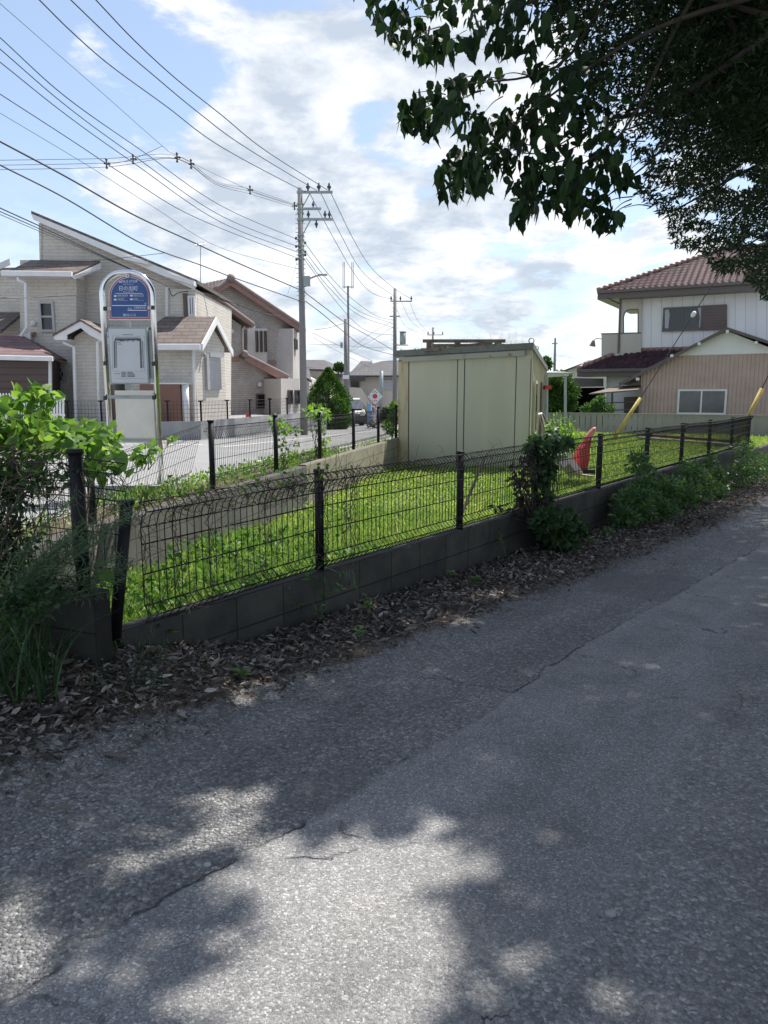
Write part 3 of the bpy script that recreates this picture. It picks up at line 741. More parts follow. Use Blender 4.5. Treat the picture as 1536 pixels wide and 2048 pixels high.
# far fence on the street side
ff = thing('wire_mesh_fence', 'black wire mesh fence on the pale wall beside the street, one panel sagging', 'fence', WP(0, 0, .44))
fpx = [170, 419, 549, 638, 706.5, 756.6, 792]; fs_ = [line_s(x, W0, d2) for x in fpx]
for s_ in fs_: post(MB(), WP(s_, .0, .36), .82).build('post', 'fence_black', ff, True)
post(MB(), WP(fs_[0]-2, .0, .36), .82).build('post', 'fence_black', ff, True)
n23 = np.array([n2_[0], n2_[1], 0])
for i in range(1, len(fs_)-1):
    mesh_panel(WP(fs_[i], -.03, .50), WP(fs_[i+1], -.03, .50 if i != 3 else .49), .62, -n23, wr=.0028).build('mesh_panel', 'fence_bronze', ff)
mesh_panel(WP(fs_[0]-2, -.03, .5), WP(fs_[0], -.03, .5), .62, -n23, wr=.0024).build('mesh_panel', 'fence_bronze', ff)
sg0 = line_s(262, W0, d2)
mesh_panel(WP(sg0, -.10, .36), WP(fs_[1]-.03, -.05, .54), .62, -n23, lean=(-.02, -.02, 0), sk=(-.16, -.14, .02)).build('mesh_panel', 'fence_bronze', ff)

# ------------------------------------------------------------------ text
def text_part(s, pl, x0, y0, x1, y1, off, m, parent, name='lettering', th=.0015):
    cu = bpy.data.curves.new('t', 'FONT'); cu.body = s; cu.resolution_u = 3
    ob = bpy.data.objects.new('t', cu); col.objects.link(ob); dg = bpy.context.evaluated_depsgraph_get()
    me = bpy.data.meshes.new_from_object(ob.evaluated_get(dg)); bpy.data.objects.remove(ob); bpy.data.curves.remove(cu)
    n = len(me.vertices)
    if n == 0: return None
    co = np.zeros(n*3); me.vertices.foreach_get('co', co); co = co.reshape(-1, 3)
    mn = co.min(0); mx = co.max(0); u = (co[:, 0]-mn[0])/(mx[0]-mn[0]+1e-9); v = (co[:, 1]-mn[1])/(mx[1]-mn[1]+1e-9)
    P = np.array([pl.p(x0+(x1-x0)*a, y1+(y0-y1)*b, off) for a, b in zip(u, v)])
    me.vertices.foreach_set('co', P.ravel()); me.update(); me.materials.clear(); me.materials.append(M[m])
    o = bpy.data.objects.new(name, me); col.objects.link(o)
    if parent.type == 'EMPTY': o.parent = parent; o.matrix_parent_inverse = Matrix.Translation(parent.location).inverted()
    else: sub(parent, o)
    return o

# ------------------------------------------------------------------ bus stop sign
YB = 8.3; PB_ = Plane(0, YB, 1500, YB)
bb = onz(262, 985, .40); bb = np.array([at(262, 700, YB)[0], YB, .33])
bs = thing('bus_stop_sign', 'tall rounded steel bus stop sign with a blue name plate, behind the fence at left', 'bus stop', bb)
xl = at(214, 760, YB)[0]; xr = at(313, 760, YB)[0]; zt = at(262, 545, YB)[2]; rad = .235
pts = [[xl, YB, .33], [xl, YB, zt-rad]]
for k in range(1, 12): a = math.pi-math.pi/2*k/12; pts.append([xl+rad+rad*math.cos(a), YB, zt-rad+rad*math.sin(a)])
pts.append([xl+rad, YB, zt]); pts.append([xr-rad, YB, zt])
for k in range(1, 12): a = math.pi/2-math.pi/2*k/12; pts.append([xr-rad+rad*math.cos(a), YB, zt-rad+rad*math.sin(a)])
pts += [[xr, YB, zt-rad], [xr, YB, .33]]
MB().tube(pts, .030, 16).build('frame', 'polished_tube', bs, True)
b = MB(); b.box([(xl+xr)/2, YB+.02, .40], (.34+ (xr-xl), .4, .18)); b.build('base', 'concrete', bs)
# blue name plate: white backing, red border, blue face
def arch(x0, x1, ytop, ybot, yshould):
    cx = (x0+x1)/2; rx = (x1-x0)/2; p = [(x0, ybot), (x1, ybot)]
    for k in range(0, 25): a = math.pi*k/24; p.append((cx+rx*math.cos(a), yshould-(yshould-ytop)*math.sin(a)))
    return p
bd = MB(); PB_.pr(bd, arch(219, 302.5, 551, 640, 592), .02, .02); board = bd.build('name_plate', 'sign_white', bs)
def subp(parent, mb, name, m): return sub(parent, mb.build(name, m))
r1 = MB(); PB_.pr(r1, arch(220.8, 300.6, 553, 638, 592), .003, .024); subp(board, r1, 'red_border', 'sign_red')
r2 = MB(); PB_.pr(r2, arch(223.2, 298.6, 555.3, 635.6, 592), .003, .0265); subp(board, r2, 'inner_border', 'sign_white')
r3 = MB(); PB_.pr(r3, arch(224.2, 297.6, 556.5, 634.6, 592), .003, .029); subp(board, r3, 'blue_face', 'sign_blue')
def tx(s, x0, y0, x1, y1, m='text_white', off=.0305): return text_part(s, PB_, x0, y0, x1, y1, off, m, board)
tx('BUS STOP', 247, 561, 277, 566); tx('ひのでちょう', 248.5, 568, 268.5, 571); tx('日の出町', 240.5, 572.5, 277.5, 582); tx('Hinodecho', 248.5, 583.2, 269, 585.6)
for (a, b_, c, d) in (('行先', '野田市駅', 230, 590), ('行先', '東武動物公園', 261.5, 589), ('行先', '春日部', 230, 597), ('行先', '関宿', 261.5, 596)): pass
ln = MB()
def bar(mb, x0, y0, x1, y1, off=.0305, dep=.001): PB_.pr(mb, [(x0, y1), (x1, y1), (x1, y0), (x0, y0)], dep, off)
bar(ln, 232.5, 585.9+1.2, 286.5, 588); bar(ln, 225.5, 611, 294.5, 612.4); bar(ln, 257, 620.6, 295, 621.9)
# bus pictogram
bar(ln, 240.5, 560.5, 245, 564.8); bar(ln, 240, 565.1, 242, 566.2); bar(ln, 243.4, 565.1, 245.4, 566.2)
for (x, y) in ((230, 591), (262, 590.2), (230, 598.2), (262, 597.6)): bar(ln, x, y, x+5, y+3.4)
subp(board, ln, 'sign_lines', 'text_white')
pc_ = MB(); bar(pc_, 241.2, 561.2, 244.4, 563.2, .0325); subp(board, pc_, 'pictogram_window', 'sign_blue')
rr = random.Random(3)
sm = MB()
for (x0, x1, y, h) in ((237, 258, 590, 2.6), (268.5, 289, 589.5, 2.6), (237, 250, 597.3, 2.8), (268.5, 278, 597, 2.8), (237, 258, 594, .8), (268.5, 290, 593.3, .8), (237, 258, 601.6, .8), (268.5, 290, 601, .8)):
    x = x0
    while x < x1-.8:
        w_ = .8 if h < 1 else 1.4
        if h < 1: bar(sm, x, y, x+w_, y+h*.7)
        else:   # tiny character made of strokes
            bar(sm, x, y, x+w_, y+.45); bar(sm, x, y+h*.5, x+w_, y+h*.5+.4); bar(sm, x+w_*.4, y, x+w_*.4+.4, y+h)
            if rr.random() < .6: bar(sm, x, y+h-.4, x+w_, y+h)
        x += w_+.55
subp(board, sm, 'small_print', 'text_white')
tx('行', 290.8, 606, 294.4, 610.2); tx('次は', 257.5, 615.6, 265.8, 620); tx('川間駅東市前', 269, 613.6, 293, 618.2); tx('朝日バス', 248, 628, 273.5, 633.2)
for (x, y) in ((257.5, 553), (221.5, 618.2), (301, 616.5)):
    k = MB(); PB_.pr(k, [(x-3.4, y+3), (x+3.4, y+3), (x+3.4, y-3), (x-3.4, y-3)], .012, .045); kk = k.build('bracket', 'sign_white', bs)
    k = MB(); k.ball(PB_.p(x, y, .048), .006, 8, 5); subp(kk, k, 'bolt', 'black_plastic')
# clamps on the tubes
for (x, y) in ((213.5, 618), (308, 616), (213, 727), (309, 728), (213, 796), (310, 795)):
    k = MB(); PB_.pr(k, [(x-3, y+4), (x+3, y+4), (x+3, y-4), (x-3, y-4)], .07, .05); k.build('clamp', 'black_plastic', bs)
# timetable board
tb = MB(); PB_.upr(tb, 219.5, 655, 297, 768, .05, .015); tbo = tb.build('timetable_board', 'galvanised', bs)
tp = MB(); PB_.upr(tp, 221.5, 658, 294.5, 765.5, .004, .02); subp(tbo, tp, 'timetable_sheet', 'paper')
tl = MB(); td = MB()
def dash(mb, x, y, w_, h, off=.0225): PB_.pr(mb, [(x, y+h), (x+w_, y+h), (x+w_, y), (x, y)], .001, off)
text_part('路線図時刻表', PB_, 246, 668.6, 267, 670.8, .0235, 'text_dark', tbo)
for k in range(34):
    x = 231+k*1.55
    dash(td, x, 676.3+rr.random()*1.0, 1.1, 3.6+rr.random()*2.8)
for k in range(30): dash(td, 233+k*1.6, 674.2, 1.0, 1.0)
for k in range(36):
    y = 682+k*1.5
    dash(td, 228.8+k*.02, y, 2.2+rr.random()*.5, 1.1); dash(td, 233.4+k*.02, y+.2, 1.2, 1.0)
    dash(td, 280.2+k*.05, y+.4, 3.0+rr.random(), 1.1); dash(td, 285.5+k*.04, y, 1.6, 1.0)
for k in range(4):
    dash(td, 244, 744.5+k*2.6, 8+rr.random()*3, 1.2); dash(td, 256, 744.5+k*2.6, 10+rr.random()*12*(k != 0), 1.2)
dash(td, 230, 747, 12, .7); dash(td, 236, 684.5, 6, .9); dash(td, 237, 688, 8, .9)
for (x0, y0, x1, y1) in ((232, 677, 282, 677.7), (232, 677, 232.6, 736), (283, 677, 283.6, 738), (230, 742, 290, 742.5), (230, 757, 290, 757.5)): dash(tl, x0, y0, x1-x0, y1-y0, .0222)
for (x0, y0, x1, y1) in ((226, 672, 226.5, 740), (290, 672, 290.5, 742), (226, 672, 240, 672.5), (276, 672, 290, 672.5)): dash(tl, x0, y0, x1-x0, y1-y0, .0222)
subp(tbo, td, 'printed_rows', 'text_dark'); subp(tbo, tl, 'printed_lines', 'paper_line')
bx2 = MB(); PB_.upr(bx2, 297.5, 660, 304, 757, .1, -.02); bx2.build('side_box', 'galvanised', bs)
k = MB(); PB_.upr(k, 249, 641, 259, 655, .02, -.01); k.build('joint_plate', 'galvanised', bs); k = MB(); PB_.upr(k, 249, 769, 262, 779, .02, -.01); k.build('joint_plate', 'galvanised', bs)
# blank lower panel
lp = MB(); PB_.upr(lp, 232, 783, 308, 886, .03, .0); lpo = lp.build('blank_panel', 'brushed_steel', bs)
k = MB(); PB_.upr(k, 217, 790.5, 311, 797, .015, .03); k.build('cross_rail', 'galvanised', bs)
k = MB(); PB_.upr(k, 219, 877, 313, 883, .015, .03); k.build('cross_rail', 'galvanised', bs)
k = MB(); PB_.upr(k, 230, 781, 308.5, 785, .045, .012); subp(lpo, k, 'top_flange', 'brushed_steel')

# ------------------------------------------------------------------ house A (cream, left)
def slabpart(pts, th, name, m, parent, subof=None):
    mb = MB(); mb.slab(pts, th); o = mb.build(name, m, parent if subof is None else None)
    if subof is not None: sub(subof, o)
    return o
def gutter(p0, p1, parent, m='trim_white', r=.06, name='gutter'):
    p0 = np.array(p0, float); p1 = np.array(p1, float)
    mb = MB(); d = p1-p0; L = np.linalg.norm(d); d = d/L; s_ = np.cross(d, [0, 0, 1]); s_ /= np.linalg.norm(s_)
    mb.box((p0+p1)/2, (L, r*2, r*2), (d, s_, np.cross(s_, d))); mb.tube([p0+[0, 0, r]+s_*0, p1+[0, 0, r]], r*.35, 5)
    return mb.build(name, m, parent)
def pipe(pxs, Y, parent, r=.05, m='trim_white', off=0):
    return MB().tube([at(x, y, Y-off) for x, y in pxs], r, 8).build('downpipe', m, parent)
A1 = Plane(150, 25.5, 400, 25.5)                   # main wall
A0 = Plane(50, 24.7, 152, 24.7)                    # bump-out
hA = thing('house', 'two-storey cream sided house with a steep wedge roof behind the bus stop', 'house', [at(230, 840, 25.5)[0], 26, .5])
mb = MB(); A1.pr(mb, [(40, 846), (396, 846), (396, 583), (340, 553), (268, 521), (80, 443), (80, 520), (40, 520)], 5.5); 
mb.build('main_wall', 'cream_siding', hA)
mb = MB(); A0.pr(mb, [(50, 846), (152, 846), (153, 545), (50, 550)], .9); mb.build('bay_wall', 'cream_siding', hA)
# side of the bay seen obliquely comes from the prism itself
# wedge roof
def roofquad(pl, a, b_, d, front=.5, m='shingle_brown', th=.12, name='roof'):
    p = pl.p(*a, front); q = pl.p(*b_, front); n = -pl.n*d
    return [p, q, q+n, p+n]
rf = slabpart(roofquad(A1, (75, 428), (401, 564), 6.5, .45), .12, 'roof', 'shingle_brown', hA)
mb = MB(); mb.prism([A1.p(76, 434, .47), A1.p(400, 569, .47), A1.p(396, 583, .47), A1.p(300, 541, .47), A1.p(80, 446, .47)], -A1.n*.05); sub(rf, mb.build('rake_board', 'trim_white'))
mb = MB(); A1.pr(mb, [(78, 446), (84, 446), (84, 520), (80, 520)], .05, .03); mb.build('corner_trim', 'cream_siding', hA)
mb = MB(); mb.prism([A1.p(262, 519, .7), A1.p(310, 531, .7), A1.p(308, 536, .7), A1.p(262, 526, .7)], -A1.n*.4); mb.build('eave_box', 'trim_white', hA)
mb = MB(); mb.prism([A1.p(345, 552, .75), A1.p(399, 568, .75), A1.p(399, 577, .75), A1.p(345, 560, .75)], -A1.n*.4); mb.build('eave_box', 'trim_white', hA)
# right upper bay with a small window
A2 = Plane(338, 25.2, 396, 25.2)
mb = MB(); A2.pr(mb, [(339, 660), (391, 660), (391, 578), (339, 578)], 1.2); mb.build('bay_wall', 'cream_siding', hA)
window(A2, hA, 377, 592, 391, 633, 'trim_white', 'glass_mid', .04, .06, [.5])
mb = MB(); A2.upr(mb, 367, 587, 376, 632, .06, .05); mb.build('shutter_box', 'wood_old', hA)
# pent roof over the bay
r0 = [A0.p(30, 549, .55), A0.p(163, 551, .55), A0.p(192, 518, -.35), A0.p(52, 516, -.35)]
rf2 = slabpart(r0, .10, 'pent_roof', 'shingle_brown', hA)
gutter(A0.p(22, 553, .6), A0.p(160, 555, .6), hA, r=.07)
mb = MB(); mb.prism([A0.p(157, 560, .6), A0.p(165, 556, .6), A0.p(193, 523, -.3), A0.p(193, 535, -.3), A0.p(163, 564, .6)], (0.03, 0, 0)); sub(rf2, mb.build('rake_board', 'trim_white'))
mb = MB(); mb.box(A0.p(95, 557, .28), (7.6*.30, .6, .05)); sub(rf2, mb.build('soffit', 'trim_white'))
# left wing pieces
A3 = Plane(-40, 26.2, 50, 26.2)
mb = MB(); A3.pr(mb, [(-60, 846), (52, 846), (52, 545), (-60, 560)], 4); mb.build('wing_wall', 'cream_siding', hA)
slabpart([A3.p(-60, 560, .5), A3.p(-8, 541, .5), A3.p(84, 508, -2.5), A3.p(28, 518, -2.5)], .1, 'wing_roof', 'shingle_brown', hA)
mb = MB(); mb.prism([A3.p(-8, 541, .52), A3.p(25, 519, .2), A3.p(26, 531, .2), A3.p(-8, 554, .52)], -A3.n*.05); mb.build('rake_board', 'trim_white', hA)
slabpart([A3.p(-60, 668, 1.6), A3.p(49, 668, 1.6), A3.p(49, 625, .1), A3.p(-60, 625, .1)], .1, 'porch_roof', 'shingle_brown', hA)
slabpart([A0.p(44, 674, .45), A0.p(68, 674, .45), A0.p(73, 664, .02), A0.p(54, 664, .02)], .08, 'hood_roof', 'copper_brown', hA)
mb = MB(); A0.pr(mb, [(42, 675), (73, 666), (73, 684), (42, 681)], .1, .47); mb.build('hood_fascia', 'trim_white', hA)
pipe([(36, 555), (37, 561), (51, 567), (53, 655), (42, 672)], 24.1, hA, .05)
window(A0, hA, 80, 603, 110, 664, 'window_frame', 'glass_dark', .04, .07, rail=True)
window(A0, hA, 112, 733, 132, 765, 'window_frame', 'glass_mid', .04, .06, bars=(-1, 0))
for (x, y) in ((68, 647),): 
    k = MB(); k.ball(A0.p(x, y, .06), .09, 12, 8, (1, .6, 1)); k.build('vent_cap', 'lamp_white', hA, True)
k = MB(); k.ball(A0.p(141, 743, .06), .07, 10, 8, (.8, .6, 1.3)); k.build('porch_light', 'lamp_white', hA, True)
for (x, y, w_, h) in ((160, 700, 5, 8), (228, 738, 6, 9), (345, 742, 6, 9)):
    k = MB(); (A1 if x > 200 else A0).pr(k, [(x, y+h), (x+w_, y+h), (x+w_, y), (x, y)], .12, .12); k.build('meter_box', 'shutter_grey', hA)
k = MB(); k.tube([A1.p(340, 578, .35), A1.p(340, 640, .35)], .05, 6); k.build('downpipe', 'trim_white', hA)
# entrance gable
A4 = Plane(130, 23.6, 215, 23.6)
mb = MB(); A4.pr(mb, [(149, 846), (222, 846), (222, 672), (176, 655), (149, 674)], 1.5); mb.build('porch_wall', 'cream_siding', hA)
for a, b_, c in (((119, 671), (173, 641), 0), ((173, 641), (232, 676), 1)):
    slabpart([A4.p(*a, .5), A4.p(*b_, .5), A4.p(*b_, -1.6), A4.p(*a, -1.6)], .06, 'gable_roof', 'shingle_brown', hA)
mb = MB(); mb.prism(A4.poly([(120, 674), (173, 644), (230, 678), (230, 692), (190, 672), (173, 658), (146, 672), (146, 682), (122, 682)], .46), -A4.n*.06); mb.build('rake_board', 'trim_white', hA)
pipe([(127, 684), (135, 689), (148, 694), (149, 750), (152, 846)], 23.3, hA); pipe([(205, 680), (195, 684), (197, 790), (200, 846)], 23.3, hA)
# right gable annex
Yg = 23.9
E0 = at(255, 686, Yg-.5); E1 = at(401.5, 686, Yg-.5); E0[2] = E1[2]; R0 = at(330, 632.5, Yg+1.0); R1 = at(430, 633, Yg+1.0); R0[2] = R1[2]; R0[1] = R1[1]; E0[1] = E1[1]
B1 = at(463, 697, Yg+2.6); B1[2] = E1[2]-.03; B0 = B1.copy(); B0[0] = R0[0]
rf = slabpart([E0, E1, R1, R0], .10, 'annex_roof', 'shingle_brown', hA); slabpart([R0, R1, B1, B0], .10, 'annex_roof', 'shingle_brown', hA)
gutter(E0+[0, -.05, -.13], E1+[0, -.05, -.13], hA, r=.08)
# rake board along gable end
mb = MB()
def thick_strip(mb, p, q, h, off):
    mb.prism([p+[off, 0, -.02], q+[off, 0, -.02], q+[off, 0, -h], p+[off, 0, -h]], (.05, 0, 0))
thick_strip(mb, E1, R1, .24, .01); thick_strip(mb, R1, B1, .24, .012); sub(rf, mb.build('rake_board', 'trim_white'))
cF = at(392, 760, Yg); cB = at(450.5, 760, Yg+1.95)
zG = .3
mb = MB()
xw0 = at(250, 760, Yg)[0]; zE = E1[2]-.10; xw = cF[0]
back = cB - cF
pf_ = [np.array([xw0, Yg, zG]), np.array([xw, Yg, zG]), np.array([xw, Yg, zE+.28]), np.array([xw0, Yg, zE+.28])]
mb.add(pf_ + [], [(0, 1, 2, 3)])
g0 = cF.copy(); g1 = cB.copy(); gm_ = (g0+g1)/2; ga = gm_.copy(); ga[2] = R1[2]-.13
mb.add([[g0[0], g0[1], zG], [g1[0], g1[1], zG], [g1[0], g1[1], zE+.1], [ga[0], ga[1], ga[2]], [g0[0], g0[1], zE+.28]], [(0, 1, 2, 3, 4)])
mb.add([[g1[0], g1[1], zG], [xw0, g1[1], zG], [xw0, g1[1], zE+.1], [g1[0], g1[1], zE+.1]], [(0, 1, 2, 3)])
mb.build('annex_wall', 'cream_siding', hA)
PG = Plane(392, Yg, 450.5, Yg+1.95)
ws = MB(); PG.upr(ws, 409.5, 711, 438, 779, .08, .08); wso = ws.build('shutter', 'shutter_slat', hA)
ws = MB(); PG.upr(ws, 408.8, 707, 414, 779.5, .10, .10); PG.upr(ws, 414, 707, 440, 715, .1, .12); sub(wso, ws.build('shutter_box', 'shutter_grey'))
k = MB(); k.ball(PG.p(404, 711, .1), .05, 8, 6, (1, 1, 1.6)); k.build('wall_lamp', 'shutter_grey', hA, True)
pipe([(381, 691), (384, 696), (387, 700), (390, 845)], Yg-.12, hA, .05)
# reddish storage unit and white cylinder beside the annex
Yu = 23.2; PU = Plane(280, Yu, 370, Yu)
un = thing('storage_unit', 'reddish brown outdoor storage unit with a pale rounded edge beside the cream annex', 'storage unit', PU.p(320, 842))
mb = MB(); PU.upr(mb, 281, 768, 361, 843, .7, 0); mb.build('door', 'orange_door', un)
mb = MB(); PU.upr(mb, 279, 765.5, 372, 768.3, .75, .03); mb.build('top', 'trim_white', un)
k = MB(); a = PU.p(367, 843, -.15); b_ = PU.p(367, 768, -.15); a[0] = b_[0]; MB; k.tube([[a[0], a[1], a[2]], [a[0], a[1], b_[2]]], .11, 14); k.build('rounded_end', 'trim_white', un, True)
un2 = MB(); PU.upr(un2, 219, 770, 231, 840, .1, .3); tag(un2.build('brown_post', 'orange_door'), 'narrow reddish brown post seen through the left side of the bus stop frame', 'post')
# aerial
ant = thing('tv_aerial', 'thin television aerial above the end of the cream house roof', 'aerial', at(401, 580, 27))
k = MB(); k.tube([at(401, 575, 27), at(401, 490, 27)], .015, 5); k.build('mast', 'galvanised', ant)
k = MB(); k.tube([at(391, 490, 26.8), at(411, 487, 27.2)], .01, 4)
for i in range(6): k.tube([at(392+i*3.2, 490-i*.5-4, 26.9), at(392+i*3.2, 490-i*.5+4, 27.1)], .006, 4)
k.build('rods', 'galvanised', ant)

# ------------------------------------------------------------------ brown clapboard shed far left + picket fence + retaining wall
hS = thing('garden_shed', 'brown clapboard outbuilding with maroon roof behind the white picket fence', 'shed', at(40, 840, 22.8))
S1 = Plane(-60, 22.4, 100, 22.9)
mb = MB(); S1.pr(mb, [(-80, 850), (98, 850), (98, 719), (-80, 714)], 3); mb.build('wall', 'brown_clapboard', hS)
mb = MB(); S1.pr(mb, [(97.5, 850), (104, 850), (103, 720), (97, 720)], .12, .03); mb.build('corner_post', 'trim_white', hS)
rfS = slabpart([S1.p(-80, 711, .4), S1.p(113, 716, .4), S1.p(22, 664, -1.6), S1.p(-80, 661, -1.6)], .08, 'roof', 'shingle_maroon', hS)
slabpart([S1.p(113, 716, .4), S1.p(113, 716, .4)-S1.n*3.0+[0, 0, .02], S1.p(22, 664, -1.6)], .06, 'roof', 'shingle_maroon', hS)
gutter(S1.p(-80, 715, .48), S1.p(112, 719.5, .48), hS, r=.06)
pk = thing('picket_fence', 'white wooden picket fence at the left edge', 'fence', at(60, 838, 21.6))
PK = Plane(-60, 21.2, 130, 21.8)
x = -50
while x < 130:
    mb = MB(); PK.pr(mb, [(x, 839), (x+4.0, 839), (x+4.0, 790), (x+2, 786), (x, 790)], .03, 0); mb.build('picket', 'picket_white', pk); x += 6.0
mb = MB(); PK.upr(mb, -50, 829, 129, 833, .04, -.04); PK.upr(mb, -50, 796, 129, 800, .04, -.04); mb.build('rail', 'picket_white', pk)
k = MB(); PK.upr(k, -60, 840, 134, 884, .2, .02); tag(k.build('block_wall', 'grey_block'), 'low grey block wall under the white picket fence', 'wall')
RW = Plane(135, 22.4, 402, 22.4); c400 = RW.p(402, 841)
rw = thing('retaining_wall', 'weathered grey concrete retaining wall in front of the cream and brick houses', 'wall', RW.p(300, 880))
zt_ = RW.p(300, 843)[2]
a = RW.p(136, 860); b_ = RW.p(402, 860)
e = b_ + np.array([d2[0], d2[1], 0])*22
def wallseg(p, q, z0, z1, th=.15):
    p = np.array(p, float); q = np.array(q, float); d = (q-p)[:2]; L = np.linalg.norm(d); d /= L; n = np.array([-d[1], d[0], 0])
    mb = MB(); mb.prism([[p[0], p[1], z0], [q[0], q[1], z0], [q[0], q[1], z1], [p[0], p[1], z1]], n*th); return mb
wallseg(a, b_, -.4, zt_).build('wall_section', 'concrete', rw); wallseg(b_, b_+np.array([d2[0], d2[1], 0])*12.5, -.6, zt_+.01).build('wall_section', 'concrete', rw)
# garden ground behind the retaining wall
mb = MB(); mb.add([[-30, 22.55, zt_-.12], [b_[0]-.1, 22.55, zt_-.12], [b_[0]+d2[0]*12.4, 22.5+d2[1]*12.4, zt_-.12], [-8, 70, zt_-.12], [-50, 70, zt_-.12]], [(0, 1, 2, 3, 4)])
tag(mb.build('terrace', 'concrete'), 'raised plot the cream and brick houses stand on', kind='structure')
# wire fence on the retaining wall
rf_ = thing('garden_fence', 'thin black mesh fence on top of the grey retaining wall', 'fence', RW.p(300, 842))
def gf(p, q, h, nposts, wr=.005):
    p = np.array(p, float); q = np.array(q, float)
    for i in range(nposts):
        c = p+(q-p)*i/(nposts-1); k = MB(); k.box(c+[0, 0, h/2], (.045, .045, h)); k.box(c+[0, 0, h], (.14, .06, .04)); k.build('post', 'fence_black', rf_)
    L = np.linalg.norm(q-p); n = int(L/.10); k = MB()
    for i in range(n+1): c = p+(q-p)*i/n; k.tube([c, c+[0, 0, h]], wr*.8, 3, False)
    for j in range(6): k.tube([p+[0, 0, h*j/5], q+[0, 0, h*j/5]], wr, 3, False)
    k.build('mesh_panel', 'fence_bronze', rf_)
p0 = a*1.0; p0[2] = zt_; p1 = b_*1.0; p1[2] = zt_; gf(p0+[0, .08, 0], p1+[0, .08, 0], .6, 5)
q1 = p1+np.array([d2[0], d2[1], 0])*5.5; gf(p1+[0, .08, 0], q1+[0, .08, 0], .6, 4); gf(q1+[0, .08, 0], q1+np.array([d2[0], d2[1], 0])*5.5, .62, 4)
mk2 = MB(); c = b_+np.array([d2[0], d2[1], 0])*6.6; cc_ = at(497, 850, c[1]-.1); mk2.box([cc_[0], cc_[1]-.1, .35], (.16, .03, .75)); tag(mk2.build('warning_plate', 'red_paint'), 'small upright red plate against the grey retaining wall', 'marker')

# ------------------------------------------------------------------ house B (pinkish brick with tile roofs)
hB = thing('house', 'pinkish brick-sided house with pale tiled gables left of the utility pole', 'house', [at(500, 830, 34)[0], 34, .5])
B1p = Plane(400, 32, 586, 35.5)
B2p = Plane(400, 33.2, 586, 36.6)
mb = MB(); B2p.pr(mb, [(418, 850), (587, 850), (587, 655), (505, 600), (452, 568), (418, 588)], 5); mb.build('main_wall', 'pink_brick_siding', hB)
mb = MB(); B1p.pr(mb, [(380, 850), (562, 850), (562, 762), (484, 712), (484, 652), (402, 592), (380, 586)], .9); mb.build('front_wall', 'pink_brick_siding', hB)
mb = MB(); B2p.pr(mb, [(484, 724), (523, 726), (523, 658), (484, 658)], .4, .45); mb.build('recess_wall', 'light_stucco', hB)
P3 = Plane(586, 35.6, 600, 37.8)
mb = MB(); mb.prism([P3.p(586, 850), P3.p(612, 850), P3.p(612, 660), P3.p(586, 657)], (-2.5, .5, 0)); mb.build('side_wall', 'light_stucco', hB)
P4 = Plane(562, 33.2, 598, 35.2)
mb = MB(); mb.prism([P4.p(562, 850), P4.p(598, 850), P4.p(598, 757), P4.p(562, 757)], (-1.0, 1.2, 0)); mb.build('porch_wall', 'light_stucco', hB)
def tiled_roof(E0, E1, R1_, R0_, ncol, nrow, m, parent, amp=.05, name='roof', th=.1, nm='tiled'):
    E0, E1, R1_, R0_ = [np.array(q, float) for q in (E0, E1, R1_, R0_)]
    ku, kw = ncol*6, nrow*3
    n = np.cross(E1-E0, R0_-E0) if np.linalg.norm(R0_-E0) > .1 else np.cross(E1-E0, R1_-E0); n /= np.linalg.norm(n); n *= np.sign(n[2])
    wmax = max(np.linalg.norm(E1-E0), .1)
    V = []; 
    for j in range(kw+1):
        wv = j/kw; a = E0+(R0_-E0)*wv; b = E1+(R1_-E1)*wv
        step = (1-((j % 3)/2.0))*.06 if j < kw else 0
        for i in range(ku+1):
            u = i/ku; p = a+(b-a)*u
            # parameter along true eave length so the rolls stay vertical
            t_ = ((p-E0)@((E1-E0)/wmax))/wmax*ncol
            V.append(p + n*(amp*abs(math.sin(math.pi*t_))+step*(.6+.4*abs(math.sin(math.pi*t_)))))
    V = np.array(V); i0 = (np.arange(kw)[:, None]*(ku+1)+np.arange(ku)[None]).ravel()
    o = npmesh(name, V, np.stack([i0, i0+1, i0+ku+2, i0+ku+1], -1), m, parent)
    mb = MB(); mb.prism([E0-n*.01, E1-n*.01, R1_-n*.01, R0_-n*.01], -n*th); sub(o, mb.build('roof_deck', 'dark_frame'))
    return o
def extr(pl, a, b_, front, d):      # roof quad: rake from a (high) to b (low), extruded back
    p = pl.p(*a, front); q = pl.p(*b_, front); n = -pl.n*d; return [q, q+n, p+n, p]
# roofs slope down to the right, rakes face us
Q = extr(B1p, (385, 568), (500, 651), .35, 3.4); tiled_roof(Q[0], Q[1], Q[2], Q[3], 12, 14, 'tile_brown', hB, .045)
k = MB(); k.prism([B1p.p(385, 570, .37), B1p.p(500, 652, .37), B1p.p(497, 656, .37), B1p.p(385, 580, .37)], -B1p.n*.04); k.build('rake_board', 'trim_pink', hB)
k = MB(); p = B1p.p(499, 652, .36); k.tube([B1p.p(x, 566+(x-382)*.722, .36) for x in range(382, 502, 6)], .09, 7); k.build('rake_tiles', 'tile_pale', hB)
gutter(B1p.p(500, 654, .3), B1p.p(500, 654, .3)-B1p.n*3.2, hB, r=.07)
Q = extr(B2p, (452, 559), (600, 657), .35, 4.5); tiled_roof(Q[0], Q[1], Q[2], Q[3], 15, 18, 'tile_brown', hB, .045)
Q = extr(B2p, (452, 559), (418, 583), .35, 4.5); tiled_roof(Q[1], Q[0], Q[3], Q[2], 15, 5, 'tile_brown', hB, .045)
k = MB(); k.prism(B2p.poly([(420, 582), (452, 562), (600, 659), (588, 662), (452, 573), (424, 590)], .37), -B2p.n*.04); k.build('rake_board', 'trim_pink', hB)
